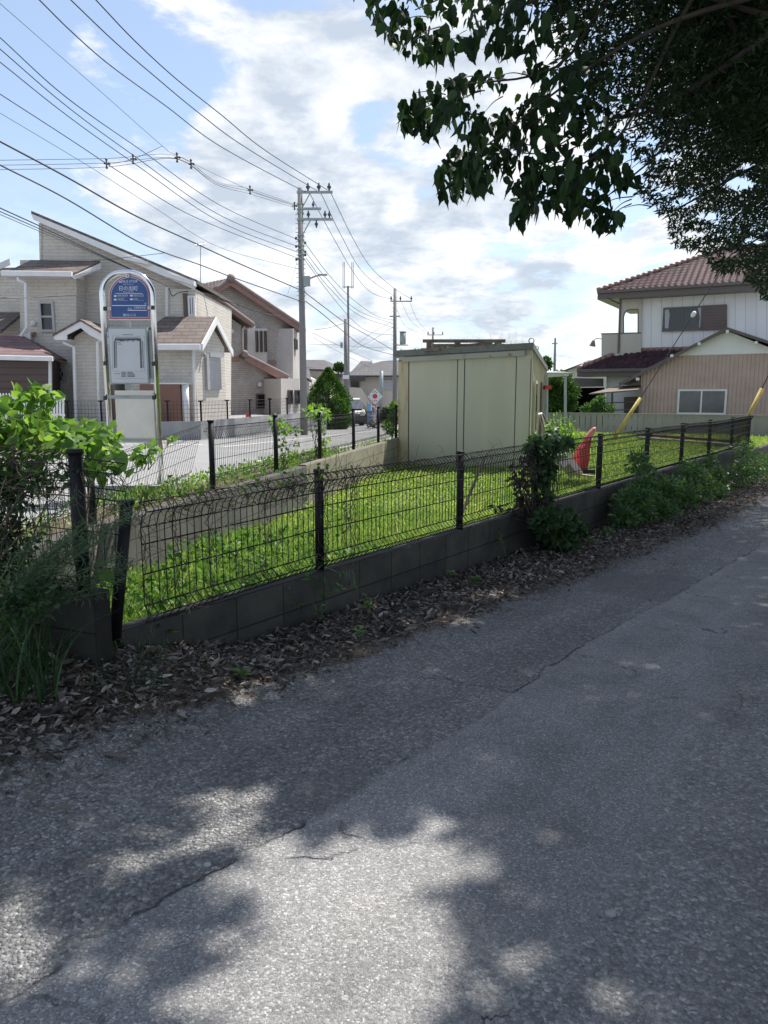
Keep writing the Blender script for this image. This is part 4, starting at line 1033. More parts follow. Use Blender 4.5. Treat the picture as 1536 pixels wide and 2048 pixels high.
k = MB(); k.tube([B2p.p(452+(600-452)*t, 558+98*t, .36) for t in np.linspace(0, 1, 18)], .09, 7); k.tube([B2p.p(452-33*t, 558+24*t, .36) for t in np.linspace(0, 1, 5)], .09, 7); k.ball(B2p.p(451, 558, .45), .18, 10, 8); k.build('rake_tiles', 'tile_pale', hB, True)
k = MB(); p = B2p.p(602, 661, .3); gutter(p, p-B2p.n*4.4, hB, r=.08)
Q = extr(B1p, (479, 709), (568, 754), .35, 2.6); tiled_roof(Q[0], Q[1], Q[2], Q[3], 9, 10, 'tile_brown', hB, .04)
k = MB(); k.prism(B1p.poly([(478, 711), (568, 755), (555, 762), (482, 722)], .37), -B1p.n*.04); k.build('rake_board', 'trim_pink', hB)
k = MB(); k.tube([B1p.p(478+90*t, 708+45*t, .36) for t in np.linspace(0, 1, 12)], .08, 7); k.ball(B1p.p(478, 708, .42), .16, 10, 8); k.build('rake_tiles', 'tile_pale', hB, True)
gutter(B1p.p(569, 756, .3), B1p.p(569, 756, .3)-B1p.n*2.4+[.1, 0, 0], hB, r=.08)
k = MB(); B1p.pr(k, [(404, 723), (478, 723), (478, 714), (404, 714)], .03, .04); B2p.pr(k, [(524, 728), (587, 731), (587, 723), (524, 720)], .03, .04); k.build('belt_course', 'trim_pink', hB)
for x in (502, 510.5, 519): window(B2p, hB, x-2, 663, x+2.2, 705, 'dark_frame', 'glass_dark', .49, .03)
window(B1p, hB, 512, 788, 528, 817, 'dark_frame', 'glass_dark', .05, .04, bars=(7, 1))
for x in (575, 589): window(P4, hB, x, 780, x+7.5, 808, 'dark_frame', 'glass_mid', .05, .05, bars=(2, 7))
window(P3, hB, 588, 678, 592, 699, 'dark_frame', 'glass_mid', .05, .04)
for pl, x, y in ((B1p, 461, 662), (B2p, 568, 671), (B2p, 577, 671), (B1p, 517, 769)):
    k = MB(); k.ball(pl.p(x, y, .08), .10, 10, 8, (1, .5, 1)); k.build('vent_cap', 'lamp_white', hB, True)
MB().tube([B1p.p(484, 655, .2), B1p.p(484, 658, .05), B1p.p(484.5, 706, .05)], .05, 6).build('downpipe', 'light_stucco', hB)

# ------------------------------------------------------------------ prefab shed in the lot
FL = at(797, 784, 17.2)[:2]; FRr = at(1061, 784, 16.2)[:2]; ef = (FRr-FL); Lf = np.linalg.norm(ef); ef = ef/Lf
BRr = at(1091, 784, 22.3)[:2]; es = BRr-FRr; Ls = np.linalg.norm(es); es = es/Ls
zFL, zFR, zBR = 2.33, 2.44, 2.15; zBL = zFL+zBR-zFR
sh = thing('prefab_shed', 'weathered cream prefab metal shed standing in the grassy lot', 'shed', [(FL[0]+FRr[0])/2, (FL[1]+FRr[1])/2, LOTZ])
E3 = lambda p, z: np.array([p[0], p[1], z])
BL_ = FL + es*Ls
def zr(u, v): return zFL+(zFR-zFL)*u/Lf+(zBR-zFR)*v/Ls
def SP(u, v, z): q = FL+ef*u+es*v; return np.array([q[0], q[1], z])
mb = MB(); zb_ = LOTZ-.1
mb.add([SP(0, 0, zb_), SP(Lf, 0, zb_), SP(Lf, Ls, zb_), SP(0, Ls, zb_), SP(0, 0, zr(0, 0)), SP(Lf, 0, zr(Lf, 0)), SP(Lf, Ls, zr(Lf, Ls)), SP(0, Ls, zr(0, Ls))],
       [(0, 1, 5, 4), (1, 2, 6, 5), (2, 3, 7, 6), (3, 0, 4, 7)]); mb.build('wall_panels', 'shed_panel', sh)
nf_ = np.array([ef[1], -ef[0], 0]); ns_ = np.array([es[1], -es[0], 0])
def fbox(u0, u1, z0, z1, th, off=0, m='shed_panel', name='panel', parent=sh, z1b=None):
    k = MB(); z1b = z1 if z1b is None else z1b
    k.prism([SP(u0, 0, z0)+nf_*off, SP(u1, 0, z0)+nf_*off, SP(u1, 0, z1b)+nf_*off, SP(u0, 0, z1)+nf_*off], nf_*th); return k.build(name, m, parent)
fr = [0, .085, .462, .515, .895, 1]
for i, (a, b_) in enumerate(zip(fr[:-1], fr[1:])):
    g_ = .012
    fbox(a*Lf+g_, b_*Lf-g_, zb_+.05, zr(a*Lf, 0)-.16, .02 if i % 2 else .03, .0, 'shed_rusty' if i == 0 else 'shed_panel', 'front_panel', z1b=zr(b_*Lf, 0)-.16)
k = MB(); k.box((SP(Lf*.5, 0, 0)+nf_*.004)+[0, 0, 1.05], (Lf, .006, 2.3), (np.array([ef[0], ef[1], 0]), nf_, (0, 0, 1))); k.build('joint_strip', 'dark_frame', sh)
# white rail under the eave, slightly short of both ends
k = MB(); k.prism([SP(.09*Lf*.4, 0, zr(0, 0)-.17)+nf_*.035, SP(.955*Lf, 0, zr(Lf, 0)-.18)+nf_*.035, SP(.955*Lf, 0, zr(Lf, 0)-.07)+nf_*.035, SP(.09*Lf*.4, 0, zr(0, 0)-.07)+nf_*.035], nf_*.05); k.build('eave_rail', 'shed_trim', sh)
# roof slab with upstand
k = MB(); ov = .10
q = [SP(-ov, -ov, zr(0, 0)), SP(Lf+ov*.4, -ov, zr(Lf, 0)), SP(Lf+ov*.4, Ls+.1, zr(Lf, Ls)), SP(-ov, Ls+.1, zr(0, Ls))]
k.prism([p+[0, 0, .085] for p in q], (0, 0, -.13)); k.build('roof', 'shed_roof', sh)
# lit side: ribs, window, door, pipe
k = MB()
for v in np.arange(.0, Ls, .45): p = SP(Lf, v, 0); k.prism([p+[0, 0, zb_], p+np.array([es[0], es[1], 0])*.03+[0, 0, zb_], p+np.array([es[0], es[1], 0])*.03+[0, 0, zr(Lf, v)-.02], p+[0, 0, zr(Lf, v)-.02]], ns_*.02)
k.build('side_rib', 'shed_panel', sh)
SPp = Plane(1061, 16.2, 1091, 22.3); SPp.n = ns_*1.0; SPp.d = np.array([es[0], es[1], 0])
def sbox(v0, v1, z0, z1, th, m, name, off=.02):
    k = MB(); k.prism([SP(Lf, v0, z0)+ns_*off, SP(Lf, v1, z0)+ns_*off, SP(Lf, v1, z1)+ns_*off, SP(Lf, v0, z1)+ns_*off], ns_*th); return k.build(name, m, sh)
wf = sbox(.62, 1.35, .55, 1.75, .05, 'shed_panel', 'window'); 
k = MB(); k.prism([SP(Lf, .70, .62)+ns_*.072, SP(Lf, 1.27, .62)+ns_*.072, SP(Lf, 1.27, 1.68)+ns_*.072, SP(Lf, .70, 1.68)+ns_*.072], ns_*.004); sub(wf, k.build('pane', 'glass_dark'))
sbox(3.4, 4.4, -.2, 1.75, .04, 'dark_frame', 'door'); sbox(4.8, 4.9, -.2, 2.0, .10, 'galvanised', 'door_frame')
k = MB(); k.box(SP(Lf, 3.9, 1.62)+ns_*.16, (.16, .3, .10)); k.build('red_lamp', 'red_paint', sh)
for (u, v) in ((Lf-.02, .1), (Lf-.02, 1.7)):
    k = MB(); c = SP(u, v, zr(u, v)+.14)
    k.tube([c+np.array([math.cos(a)*.055*ef[0], math.cos(a)*.055*ef[1], math.sin(a)*.055]) for a in np.linspace(0, 2*math.pi, 14)], .012, 6, False); k.build('lifting_ring', 'galvanised', sh)
# timber rack lying on the roof (four long beams on blocks)
rk = thing('timber_rack', 'old dark timber beams lying stacked on the shed roof', 'timber rack', SP(1.6, .7, zr(1.6, .7)+.085))
def RP(x, y): return at(x, y, 17.0)
for (x0, y0, x1, y1, Y0, r) in ((846, 682, 1011, 682, 16.9, .035), (860, 700, 985, 688, 17.2, .05), (865, 691, 1010, 691, 17.5, .035), (843, 700, 880, 698, 17.0, .035)):
    k = MB(); a = at(x0, y0, Y0); b_ = at(x1, y1, Y0+ (ef[1]*1.4 if True else 0)); d = (b_-a); L = np.linalg.norm(d); d /= L
    s_ = np.cross(d, [0, 0, 1]); s_ /= np.linalg.norm(s_); k.box((a+b_)/2, (L, r*2, r*2), (d, s_, np.cross(s_, d))); k.build('beam', 'wood_old', rk)
for x in (858, 915, 978, 996):
    k = MB(); t_ = at(x, 683, 17.0); b_ = at(x, 699, 17.0); k.box([(t_[0]), t_[1], (t_[2]+b_[2])/2], (.09, .5, abs(t_[2]-b_[2])), None); k.build('support_block', 'wood_old', rk)
# dry stalks growing on the roof
n = 260; P = []; D = []
for i in range(n):
    x = random.choice([random.uniform(930, 1035), random.uniform(815, 1050)]); u = (x-797)/(1061-797)*Lf; v = random.uniform(.2, 1.6); P.append(SP(u, v, zr(u, v)+.08)); D.append([random.gauss(0, .35), random.gauss(0, .2), 1])
o = leaves('dry_roof_stalks', P, D, rng.uniform(.12, .52, n), .006, 'dry_stem', tpl='blade'); tag(o, 'thin dry grass stalks growing from the shed roof', 'weeds')
n = 160; P = []; 
for i in range(n):
    x = random.choice([random.uniform(800, 840), random.uniform(870, 930), random.uniform(960, 1000)]); u = (x-797)/(1061-797)*Lf; v = random.uniform(.0, .9); P.append(SP(u, v, zr(u, v)+.09))
tag(leaves('moss_tuft', P, rdir(n, (0, 0, 1), .5), .05, .03, 'weed_leaf'), 'small green weeds along the shed roof edge', 'weeds')
# leaning dark poles by the shed door
lp_ = thing('leaning_boards', 'dark boards leaning beside the shed door', 'boards', SP(Lf+.5, 3.2, LOTZ))
for a, b_, r in (((1082, 828, 19.5), (1093, 868, 19.0), .035), ((1084, 826, 19.5), (1104, 858, 19.3), .025), ((1078, 832, 19.4), (1081, 870, 19.2), .04)):
    MB().tube([at(*a), at(*b_)], r, 6).build('board', 'wood_old', lp_)
MB().tube([at(1075, 829, 18.8), at(1083, 827, 19.1)], .03, 6).build('board', 'trim_white', lp_)

# ------------------------------------------------------------------ right: slat fence, houses
Fp = Plane(1080, 32.6, 1560, 28.5)
sf = thing('slat_fence', 'long grey upright slat fence behind the lot', 'fence', Fp.p(1300, 872))
x = 1070.0; zt_f = .60; k = MB(); L0 = Fp.p(1062, 800); L1 = Fp.p(1700, 800); Lx = np.linalg.norm((L1-L0)[:2]); n = int(Lx/.235)
for i in range(n):
    c = L0+Fp.d*(i+.5)*.235; k.box([c[0], c[1], (LOTZ+zt_f)/2], (.205, .03, zt_f-LOTZ), (Fp.d, Fp.n, (0, 0, 1)))
k.build('slat_panel', 'slat_grey', sf)
k = MB(); c = (L0+L1)/2; k.box([c[0], c[1]+.04, zt_f-.06], (Lx, .05, .06), (Fp.d, Fp.n, (0, 0, 1))); k.box([c[0], c[1]+.04, LOTZ+.12], (Lx, .05, .06), (Fp.d, Fp.n, (0, 0, 1)))
k.box([c[0], c[1], zt_f+.02], (Lx, .08, .035), (Fp.d, Fp.n, (0, 0, 1))); k.build('rail', 'slat_grey', sf)
kb = thing('pipe_rail', 'rusty pipe rail on a low concrete kerb in front of the grey slat fence', 'rail', at(1380, 880, 24))
a = at(1275, 868, 26.5); b_ = at(1480, 879, 22.5); b_[2] = a[2] = .03
MB().tube([a, b_], .045, 8).build('pipe', 'wood_red', kb)
k = wallseg([a[0], a[1], 0], [b_[0], b_[1], 0], -.3, -.06, .15); k.build('kerb', 'concrete', kb)

Hp = Plane(1206, 39, 1536, 35.3)          # main wall plane of right house
hC = thing('house', 'white two-storey house with glazed maroon tile roofs at right', 'house', Hp.p(1380, 870))
mb = MB(); Hp.pr(mb, [(1238, 880), (1760, 880), (1760, 540), (1282, 590), (1282, 690), (1238, 690)], 7); mb.build('wall', 'white_panel', hC)
k = MB()
for x in np.arange(1302, 1536, 21): Hp.pr(k, [(x, 700), (x+.7, 700), (x+.7, 575), (x, 575)], .006, .004)
k.build('panel_joint', 'shutter_grey', hC)
# balcony block with arch opening, projecting a little left
Hb = Plane(1200, 38.6, 1282, 38.0)
ba = MB(); Hb.pr(ba, [(1203, 722), (1282, 722), (1282, 666), (1203, 668)], .12); bal = ba.build('balcony', 'cream_panel', hC)
k = MB(); Hb.pr(k, [(1202, 668.5), (1282, 666.5), (1282, 664.5), (1202, 666.5)], .16, .02); sub(bal, k.build('balcony_rail', 'dark_frame'))
# arch frame above the balcony: left jamb, top, right jamb
k = MB(); Hb.pr(k, [(1240, 666), (1246, 666), (1246, 634), (1248, 626), (1253, 620), (1260, 618), (1275, 618), (1275, 595), (1240, 598)], .18); Hb.pr(k, [(1275, 666), (1283, 666), (1283, 594), (1275, 595)], .18); k.build('arch_wall', 'cream_panel', hC)
k = MB(); Hb.pr(k, [(1246, 666), (1248.3, 666), (1248.3, 634), (1250, 627), (1254, 622), (1260, 620), (1277, 619.5), (1277, 617.5), (1260, 618), (1253, 620), (1248, 626), (1246, 634)], .2, .01); Hb.pr(k, [(1275, 666), (1277, 666), (1277, 619), (1275, 619)], .2, .012); k.build('arch_trim', 'dark_frame', hC)
k = MB(); k.tube([Hb.p(1240.5, 600, .06), Hb.p(1237, 706, .06)], .05, 6); k.tube([Hb.p(1214, 598, .6), Hb.p(1222, 602, .5), Hb.p(1240, 608, .06)], .04, 6); k.build('downpipe', 'dark_frame', hC)
k = MB(); q = Hb.p(1203, 678, .02); k.tube([q, q+[-.3, -.1, .02], q+[-.42, -.1, -.1]], .02, 6); k.tube([q+[-.42, -.1, -.08], q+[-.47, -.1, -.36]], [.06, .16], 10); k.build('outdoor_lamp', 'copper_brown', hC)
# window with brown shutter
window(Hp, hC, 1326, 614, 1405, 662, 'dark_frame', 'glass_dark', .06, .07, [.5])
k = MB(); Hp.pr(k, [(1405, 661), (1454, 659.5), (1454, 609), (1405, 611.5)], .1, .12); k.build('shutter', 'shutter_slat_brown', hC)
k = MB(); Hp.pr(k, [(1398, 655), (1403, 655), (1403, 615), (1396, 616), (1400, 635)], .01, .075); Hp.pr(k, [(1330, 657), (1337, 657), (1340, 630), (1338, 619), (1330, 620)], .01, .075); k.build('curtain', 'curtain', hC)
pipe([(1512, 600), (1508, 668)], 36.0, hC, .06, 'dark_frame')
# main hip roof
zE = Hp.p(1330, 580, .8)[2]
def atz_plane(pl, x, z, off):
    y0, y1 = 0, 2000
    for _ in range(40):
        m_ = (y0+y1)/2
        if pl.p(x, m_, off)[2] > z: y0 = m_
        else: y1 = m_
    return pl.p(x, (y0+y1)/2, off)
E0 = atz_plane(Hp, 1203, zE, .8); E1 = E0+Hp.d*13.5
D_ = 8.0; apx = (E0+Hp.d*D_*.66-Hp.n*D_*.5); apx[2] = zE+2.15; apx2 = apx+Hp.d*3.2
rfc = tiled_roof(E0, E1, apx2, apx, 46, 13, 'tile_maroon', hC, .055)
Bk = E0-Hp.n*D_; Bk1 = E1-Hp.n*D_
tiled_roof(Bk, E0, apx, apx, 24, 13, 'tile_maroon', hC, .055); tiled_roof(E1, Bk1, apx2, apx2, 24, 13, 'tile_maroon', hC, .055); tiled_roof(Bk1, Bk, apx, apx2, 46, 13, 'tile_maroon', hC, .055)
k = MB(); 
for a, b_ in ((E0, apx), (E1, apx2), (apx, apx2), (Bk, apx)):
    L = np.linalg.norm(b_-a); m_ = int(L/.3)
    for i in range(m_): p = a+(b_-a)*i/m_; q = a+(b_-a)*(i+1)/m_; k.tube([p+[0, 0, .08], q+[0, 0, .10]], [.14, .11], 8)
k.build('ridge_tiles', 'copper_brown', hC, True)
k = MB(); k.prism([E0+[0, 0, -.06], E1+[0, 0, -.06], Bk1+[0, 0, -.06], Bk+[0, 0, -.06]], (0, 0, -.30)); k.build('eave_soffit', 'dark_frame', hC)
gutter(E0+Hp.n*.08+[0, 0, -.02], E1+Hp.n*.08+[0, 0, -.02], hC, 'dark_frame', .06)
# lower roof
zL = Hp.p(1250, 741, 1.4)[2]; F0 = atz_plane(Hp, 1169, zL, 1.4); F1 = F0+Hp.d*7.5; G0 = F0+Hp.d*1.9-Hp.n*1.45; G0[2] = zL+.92; G1 = F1-Hp.n*1.45; G1[2] = G0[2]
tiled_roof(F0, F1, G1, G0, 27, 6, 'tile_maroon', hC, .055)
Fb = F0-Hp.n*3; tiled_roof(Fb, F0, G0, G0-Hp.n*1.5, 10, 6, 'tile_maroon', hC, .055)
k = MB()
for a, b_ in ((F0, G0), (G0, G1)):
    L = np.linalg.norm(b_-a); m_ = int(L/.3)
    for i in range(m_): p = a+(b_-a)*i/m_; q = a+(b_-a)*(i+1)/m_; k.tube([p+[0, 0, .08], q+[0, 0, .10]], [.13, .10], 8)
k.build('ridge_tiles', 'copper_brown', hC, True)
k = MB(); k.prism([F0+[0, 0, -.05], F1+[0, 0, -.05], F1-Hp.n*1.5+[0, 0, -.05], F0-Hp.n*1.5+[0, 0, -.05]], (0, 0, -.26)); k.build('eave_soffit', 'dark_frame', hC)
gutter(F0+Hp.n*.06+[0, 0, -.02], F1+Hp.n*.06+[0, 0, -.02], hC, 'dark_frame', .06)
mb = MB(); Hl = Plane(1212, 38.2, 1290, 37.4); Hl.pr(mb, [(1213, 880), (1300, 880), (1300, 748), (1213, 750)], 2); mb.build('lower_wall', 'white_panel', hC)
k = MB(); Hl.pr(k, [(1248, 835), (1276, 834), (1276, 793), (1248, 794)], .03, .03); k.build('screen_door', 'dark_frame', hC)
# corrugated extension
X1 = Plane(1282, 34.6, 1536, 32.4)
hX = thing('annex_building', 'single-storey pink corrugated annex with a low white gable in front of the white house', 'annex', X1.p(1400, 870))
mb = MB(); X1.pr(mb, [(1281, 880), (1700, 880), (1700, 716), (1536, 706), (1345, 712), (1282, 742)], 5); mb.build('corrugated_wall', 'pink_corrugated', hX)
mb = MB(); X1.pr(mb, [(1351, 711.5), (1560, 706), (1600, 700), (1536, 694), (1455, 662)], 5, .02); mb.build('gable_wall', 'white_panel', hX)
def rake(pl, a, b_, d, m, name='roof', th=.07, front=.35): 
    p = pl.p(*a, front); q = pl.p(*b_, front); n = -pl.n*d; k = MB(); k.prism([p, q, q+n, p+n], (0, 0, -th)); return k.build(name, m, hX)
rake(X1, (1455, 654.5), (1240, 766), 5.5, 'dark_frame'); rake(X1, (1455, 654.5), (1720, 742), 5.5, 'roof_metal')
k = MB(); k.prism(X1.poly([(1455, 656), (1720, 744), (1720, 750), (1455, 662)], .37), -X1.n*.04); k.prism(X1.poly([(1455, 656), (1240, 768), (1240, 773), (1455, 662)], .37), -X1.n*.04); k.build('rake_board', 'dark_frame', hX)
for (x, y) in ((1455, 664), (1399, 688), (1345, 712), (1512, 686), (1277, 758)):
    k = MB(); X1.upr(k, x-3, y-2.5, x+3, y+3, .4, .40); k.build('purlin_end', 'trim_white', hX)
wX = window(X1, hX, 1355, 778.5, 1453, 829, 'trim_white', 'glass_mid', .05, .08, [.49])
k = MB(); k.prism([X1.p(1187, 787, 1.2), X1.p(1283, 779, 1.2), X1.p(1283, 770, -.6), X1.p(1230, 772, -.6)], (0, 0, -.06)); k.build('lean_to_roof', 'wood_old', hX)
k = MB(); k.tube([X1.p(1231, 838, 1), X1.p(1231, 785, 1)], .05, 6); k.tube([X1.p(1205, 806, .9), X1.p(1283, 803, .9)], .03, 6); k.tube([X1.p(1205, 820, .9), X1.p(1283, 818, .9)], .03, 6); k.build('lean_to_post', 'dark_frame', hX)

# carport left of it
Cp = Plane(1085, 37, 1215, 38)
cp = thing('carport', 'dark open carport with a brown fascia beside the white house', 'carport', Cp.p(1160, 850))
k = MB(); Cp.pr(k, [(1086, 775), (1207, 773), (1207, 757), (1140, 756), (1086, 757)], 6); k.build('fascia', 'shutter_brown', cp)
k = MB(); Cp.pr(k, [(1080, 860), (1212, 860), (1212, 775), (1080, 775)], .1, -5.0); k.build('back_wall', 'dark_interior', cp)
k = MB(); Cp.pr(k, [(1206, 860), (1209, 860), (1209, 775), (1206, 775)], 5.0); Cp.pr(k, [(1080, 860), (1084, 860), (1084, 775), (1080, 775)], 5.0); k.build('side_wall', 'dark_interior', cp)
Cq = Plane(1085, 31, 1150, 31.5)
cq = thing('lean_to_roof', 'low corrugated pale roof with leaves on its edge right of the shed', 'roof', Cq.p(1110, 780))
k = MB(); k.prism([Cq.p(1084, 745, .3), Cq.p(1136, 745, .3), Cq.p(1136, 738, -2.5), Cq.p(1084, 737, -2.5)], (0, 0, -.05)); k.build('roof_sheet', 'roof_metal', cq)
k = MB(); Cq.pr(k, [(1084, 755), (1130, 752), (1130, 745), (1084, 745)], .1, .28); k.build('fascia', 'cream_panel', cq)
k = MB(); k.tube([Cq.p(1091, 840, .1), Cq.p(1091, 752, .1)], .06, 6); k.tube([Cq.p(1128, 840, .1), Cq.p(1128, 752, .1)], .06, 6); k.build('post', 'galvanised', cq)

# ------------------------------------------------------------------ distant houses
def gable_house(name, label, pl, wall_px, roof_px, wm, rm, depth=6):
    h = thing(name, label, 'house', pl.p(sum(p[0] for p in wall_px)/len(wall_px), max(p[1] for p in wall_px)))
    k = MB(); pl.pr(k, wall_px, depth); k.build('wall', wm, h)
    for rp in roof_px:
        k = MB(); k.prism([pl.p(x, y, o) for x, y, o in rp], (0, 0, -.12)); k.build('roof', rm, h)
    return h
D1p = Plane(690, 56, 800, 56)
h1 = gable_house('house', 'distant beige house with an outside stair and dark hipped roofs beyond the street', D1p, [(690, 850), (830, 850), (830, 750), (690, 750)],
   [[(686, 751, .6), (830, 751, .6), (800, 716, -3), (762, 719, -3)], [(686, 751, .6), (762, 719, -3), (720, 730, -3.4)], [(700, 738, -4), (745, 736, -4), (742, 716, -6), (717, 715, -6)]], 'beige_stucco', 'shingle_grey')
k = MB(); k.prism(D1p.poly([(690, 762), (729, 762), (733, 752), (690, 752)], .9), -D1p.n*.9); k.build('canopy', 'roof_far', h1)
window(D1p, h1, 701, 763, 719, 776, 'dark_frame', 'glass_dark', .05, .08)
window(D1p, h1, 764, 760, 792, 778, 'window_frame', 'curtain', .1, .12, [.5])
k = MB(); D1p.pr(k, [(693, 797), (718, 797), (735, 815), (748, 815), (722, 776), (693, 774)], .6, 1.4); k.build('stair_wall', 'beige_stucco', h1)
k = MB(); D1p.pr(k, [(693, 822), (716, 822), (716, 798), (693, 798)], .1, .3); k.build('undercroft', 'dark_frame', h1)
D2p = Plane(600, 46, 665, 46)
gable_house('house', 'distant flat-roofed building with grey cladding behind the cone-shaped tree', D2p, [(605, 850), (662, 850), (658, 738), (605, 733)], [[(603, 737, .4), (664, 740, .4), (661, 724, -3), (642, 716, -3), (603, 715, -3)]], 'beige_stucco', 'roof_far')
D3p = Plane(612, 41, 640, 41)
gable_house('annex_building', 'small dark eaved roof right behind the utility pole', D3p, [(605, 850), (619, 850), (619, 757), (605, 750)], [[(608, 750, 1.0), (627, 762, 1.0), (616, 737, -.5), (606, 737, -.5)]], 'light_stucco', 'roof_far')
D4p = Plane(1130, 80, 1230, 78)
h4 = gable_house('house', 'faraway pale house with a half-timbered gable left of the white house', D4p, [(1136, 850), (1230, 850), (1230, 740), (1165, 729), (1136, 740)],
   [[(1128, 741, .5), (1165, 727, .5), (1165, 727, -8), (1128, 741, -8)], [(1165, 727, .5), (1200, 741, .5), (1200, 741, -8), (1165, 727, -8)], [(1155, 722, -4), (1200, 722, -4), (1195, 716, -6), (1160, 716, -6)]], 'light_stucco', 'roof_far')
D6p = Plane(640, 62, 700, 62)
gable_house('house', 'faraway low grey roof between the cone-shaped tree and the steel pole', D6p, [(655, 850), (692, 850), (692, 748), (655, 746)], [[(652, 748, .5), (694, 752, .5), (684, 738, -3), (664, 736, -3)]], 'beige_stucco', 'roof_far')
D5p = Plane(-20, 33, 20, 33)
gable_house('house', 'grey roofed house peeking in at the left edge behind the cream house', D5p, [(-60, 850), (14, 850), (14, 610), (-60, 600)], [[(-60, 600, .6), (14, 598, .6), (2, 545, -4), (-60, 545, -4)]], 'light_stucco', 'roof_far')
# rendered garden wall under that distant house
k = wallseg([at(655, 830, 50)[0], 50, 0], [at(800, 830, 50)[0], 50, 0], -.9, .25, .2); tag(k.build('garden_wall', 'wood_old'), 'dark hedge-topped garden wall in front of the distant beige house', 'wall')

# ------------------------------------------------------------------ utility poles and wires
def pole(label, px_top, py_top, Y, zbase, r0, r1, m='pole_concrete', group='utility poles along the street'):
    t_ = at(px_top, py_top, Y); o = thing('utility_pole', label, 'utility pole', (t_[0], Y, zbase), group)
    MB().tube([[t_[0], Y, zbase], [t_[0], Y, t_[2]]], [r0, r1], 18).build('shaft', m, o, True); return o, t_
up, tp_ = pole('tall concrete utility pole with two crossarms and a street light right of the brick house', 600, 376, 27, -.1, .135, .085)
def armv(parent, x, Y, z, w0, w1, ang=0, name='crossarm', r=.04):
    d = np.array([math.cos(ang), math.sin(ang), 0]); c = np.array([x, Y-.10, z]); k = MB()
    k.box(c+d*(w0+w1)/2, (w1-w0, .075, .075), (d, np.array([-d[1], d[0], 0]), (0, 0, 1))); return k.build(name, 'galvanised', parent), c, d
def insul(parent, p, h=.22, r=.05, up=1):
    k = MB(); p = np.array(p, float); k.tube([p, p+[0, 0, h*.3*up], p+[0, 0, h*.35*up], p+[0, 0, h*.6*up], p+[0, 0, h*.65*up], p+[0, 0, h*up]], [r*.4, r*.5, r, r, r*.6, r*.3], 8); sub(parent, k.build('insulator', 'porcelain'))
zz1 = at(630, 386, 27)[2]; X0 = tp_[0]
a1, c, d = armv(up, X0, 27, zz1, -.1, 1.12)
for u in (.28, .65, 1.0): insul(a1, c+d*u+[0, 0, .04], .26, .07)
zz2 = at(625, 419, 27)[2]; a2, c, d = armv(up, X0, 27, zz2, -.05, .72); insul(a2, c+d*.45+[0, 0, .04], .2, .05)
zz3 = at(630, 440, 27)[2]; a3, c, d = armv(up, X0, 27, zz3, -.1, 1.12)
for u, s_ in ((.28, 1), (.55, -1), (.85, 1), (1.0, 1)): insul(a3, c+d*u+[0, 0, .04*s_], .24, .06, s_)
k = MB(); k.tube([[X0+.05, 26.9, zz1-.55], [X0+.35, 26.9, zz1-.03]], .018, 5); k.tube([[X0+.05, 26.9, zz3-.55], [X0+.35, 26.9, zz3-.03]], .018, 5); k.build('brace', 'galvanised', up)
k = MB()
for i, y in enumerate(range(430, 600, 9)):
    z = at(600, y, 27)[2]; k.tube([[X0-.17, 26.93, z], [X0+.17, 26.93, z]], .010, 4)
k.build('step_bolts', 'galvanised', up)
k = MB()
for y in (408, 419, 426, 441, 471, 480, 492, 500, 510, 518, 582, 603):
    z = at(600, y, 27)[2]; k.tube([[X0, 27, z-.02], [X0, 27, z+.02]], .125, 14)
k.build('bands', 'galvanised', up)
for y in (478, 487, 494, 505, 511, 520):
    k = MB(); z = at(600, y, 27)[2]; sgn = 1 if y % 2 else -1; k.tube([[X0+.12*sgn, 26.9, z], [X0+.19*sgn, 26.9, z]], .045, 8); k.build('spool_insulator', 'porcelain', up)
lm = MB(); z = at(600, 562, 27)[2]; lm.box([X0+.2, 26.9, z-.02], (.22, .12, .34)); lm.tube([[X0+.25, 26.9, z+.05], [X0+.5, 26.9, z+.15], [X0+.62, 26.9, z+.17]], .03, 8); lmo = lm.build('lamp_bracket', 'galvanised', up)
k = MB(); k.box([X0+.75, 26.9, z+.19], (.30, .13, .05)); sub(lmo, k.build('lamp_head', 'galvanised'))
up2, t2 = pole('slimmer pole with one crossarm and a grey transformer beyond the shed', 790, 577, 50, -.6, .16, .10)
z = at(800, 603, 50)[2]; a_1, c, d = armv(up2, t2[0], 50, z, -.3, 1.1, r=.05)
for u in (-.25, .35, 1.05): insul(a_1, c+d*u+[0, 0, .04], .3, .07)
armv(up2, t2[0], 50, at(790, 633, 50)[2], -.35, .3)
k = MB(); q = at(805.5, 665, 50); q2 = at(805.5, 689, 50); k.tube([[q[0], 49.8, q2[2]], [q[0], 49.8, q[2]]], .20, 14); k.tube([[q[0], 49.8, q[2]], [q[0], 49.8, q[2]+.05]], .23, 14); k.box([q[0]-.1, 49.8, q2[2]-.05], (.9, .3, .05)); k.build('transformer', 'galvanised', up2, True)
k = MB()
for y in range(600, 700, 8): z = at(790, y, 50)[2]; k.tube([[t2[0]-.25, 49.9, z], [t2[0]+.25, 49.9, z]], .012, 4)
k.build('step_bolts', 'galvanised', up2)
up3, t3 = pole('farthest pole peeping above the timber on the shed roof', 866, 655, 80, -.9, .17, .11)
z = at(866, 670, 80)[2]; a_2, c, d = armv(up3, t3[0], 80, z, -.6, 1.1)
for u in (-.5, .1, 1.0): insul(a_2, c+d*u+[0, 0, .04], .3, .08)
up4, t4 = pole('short grey concrete pole with a white plate and cable boxes behind the cone-shaped tree', 691.5, 638, 44, -.5, .15, .11)
k = MB(); p4 = at(691.5, 754, 43.7); k.box([p4[0], 43.78, p4[2]], (.36, .05, .22)); k.build('plate', 'trim_white', up4)
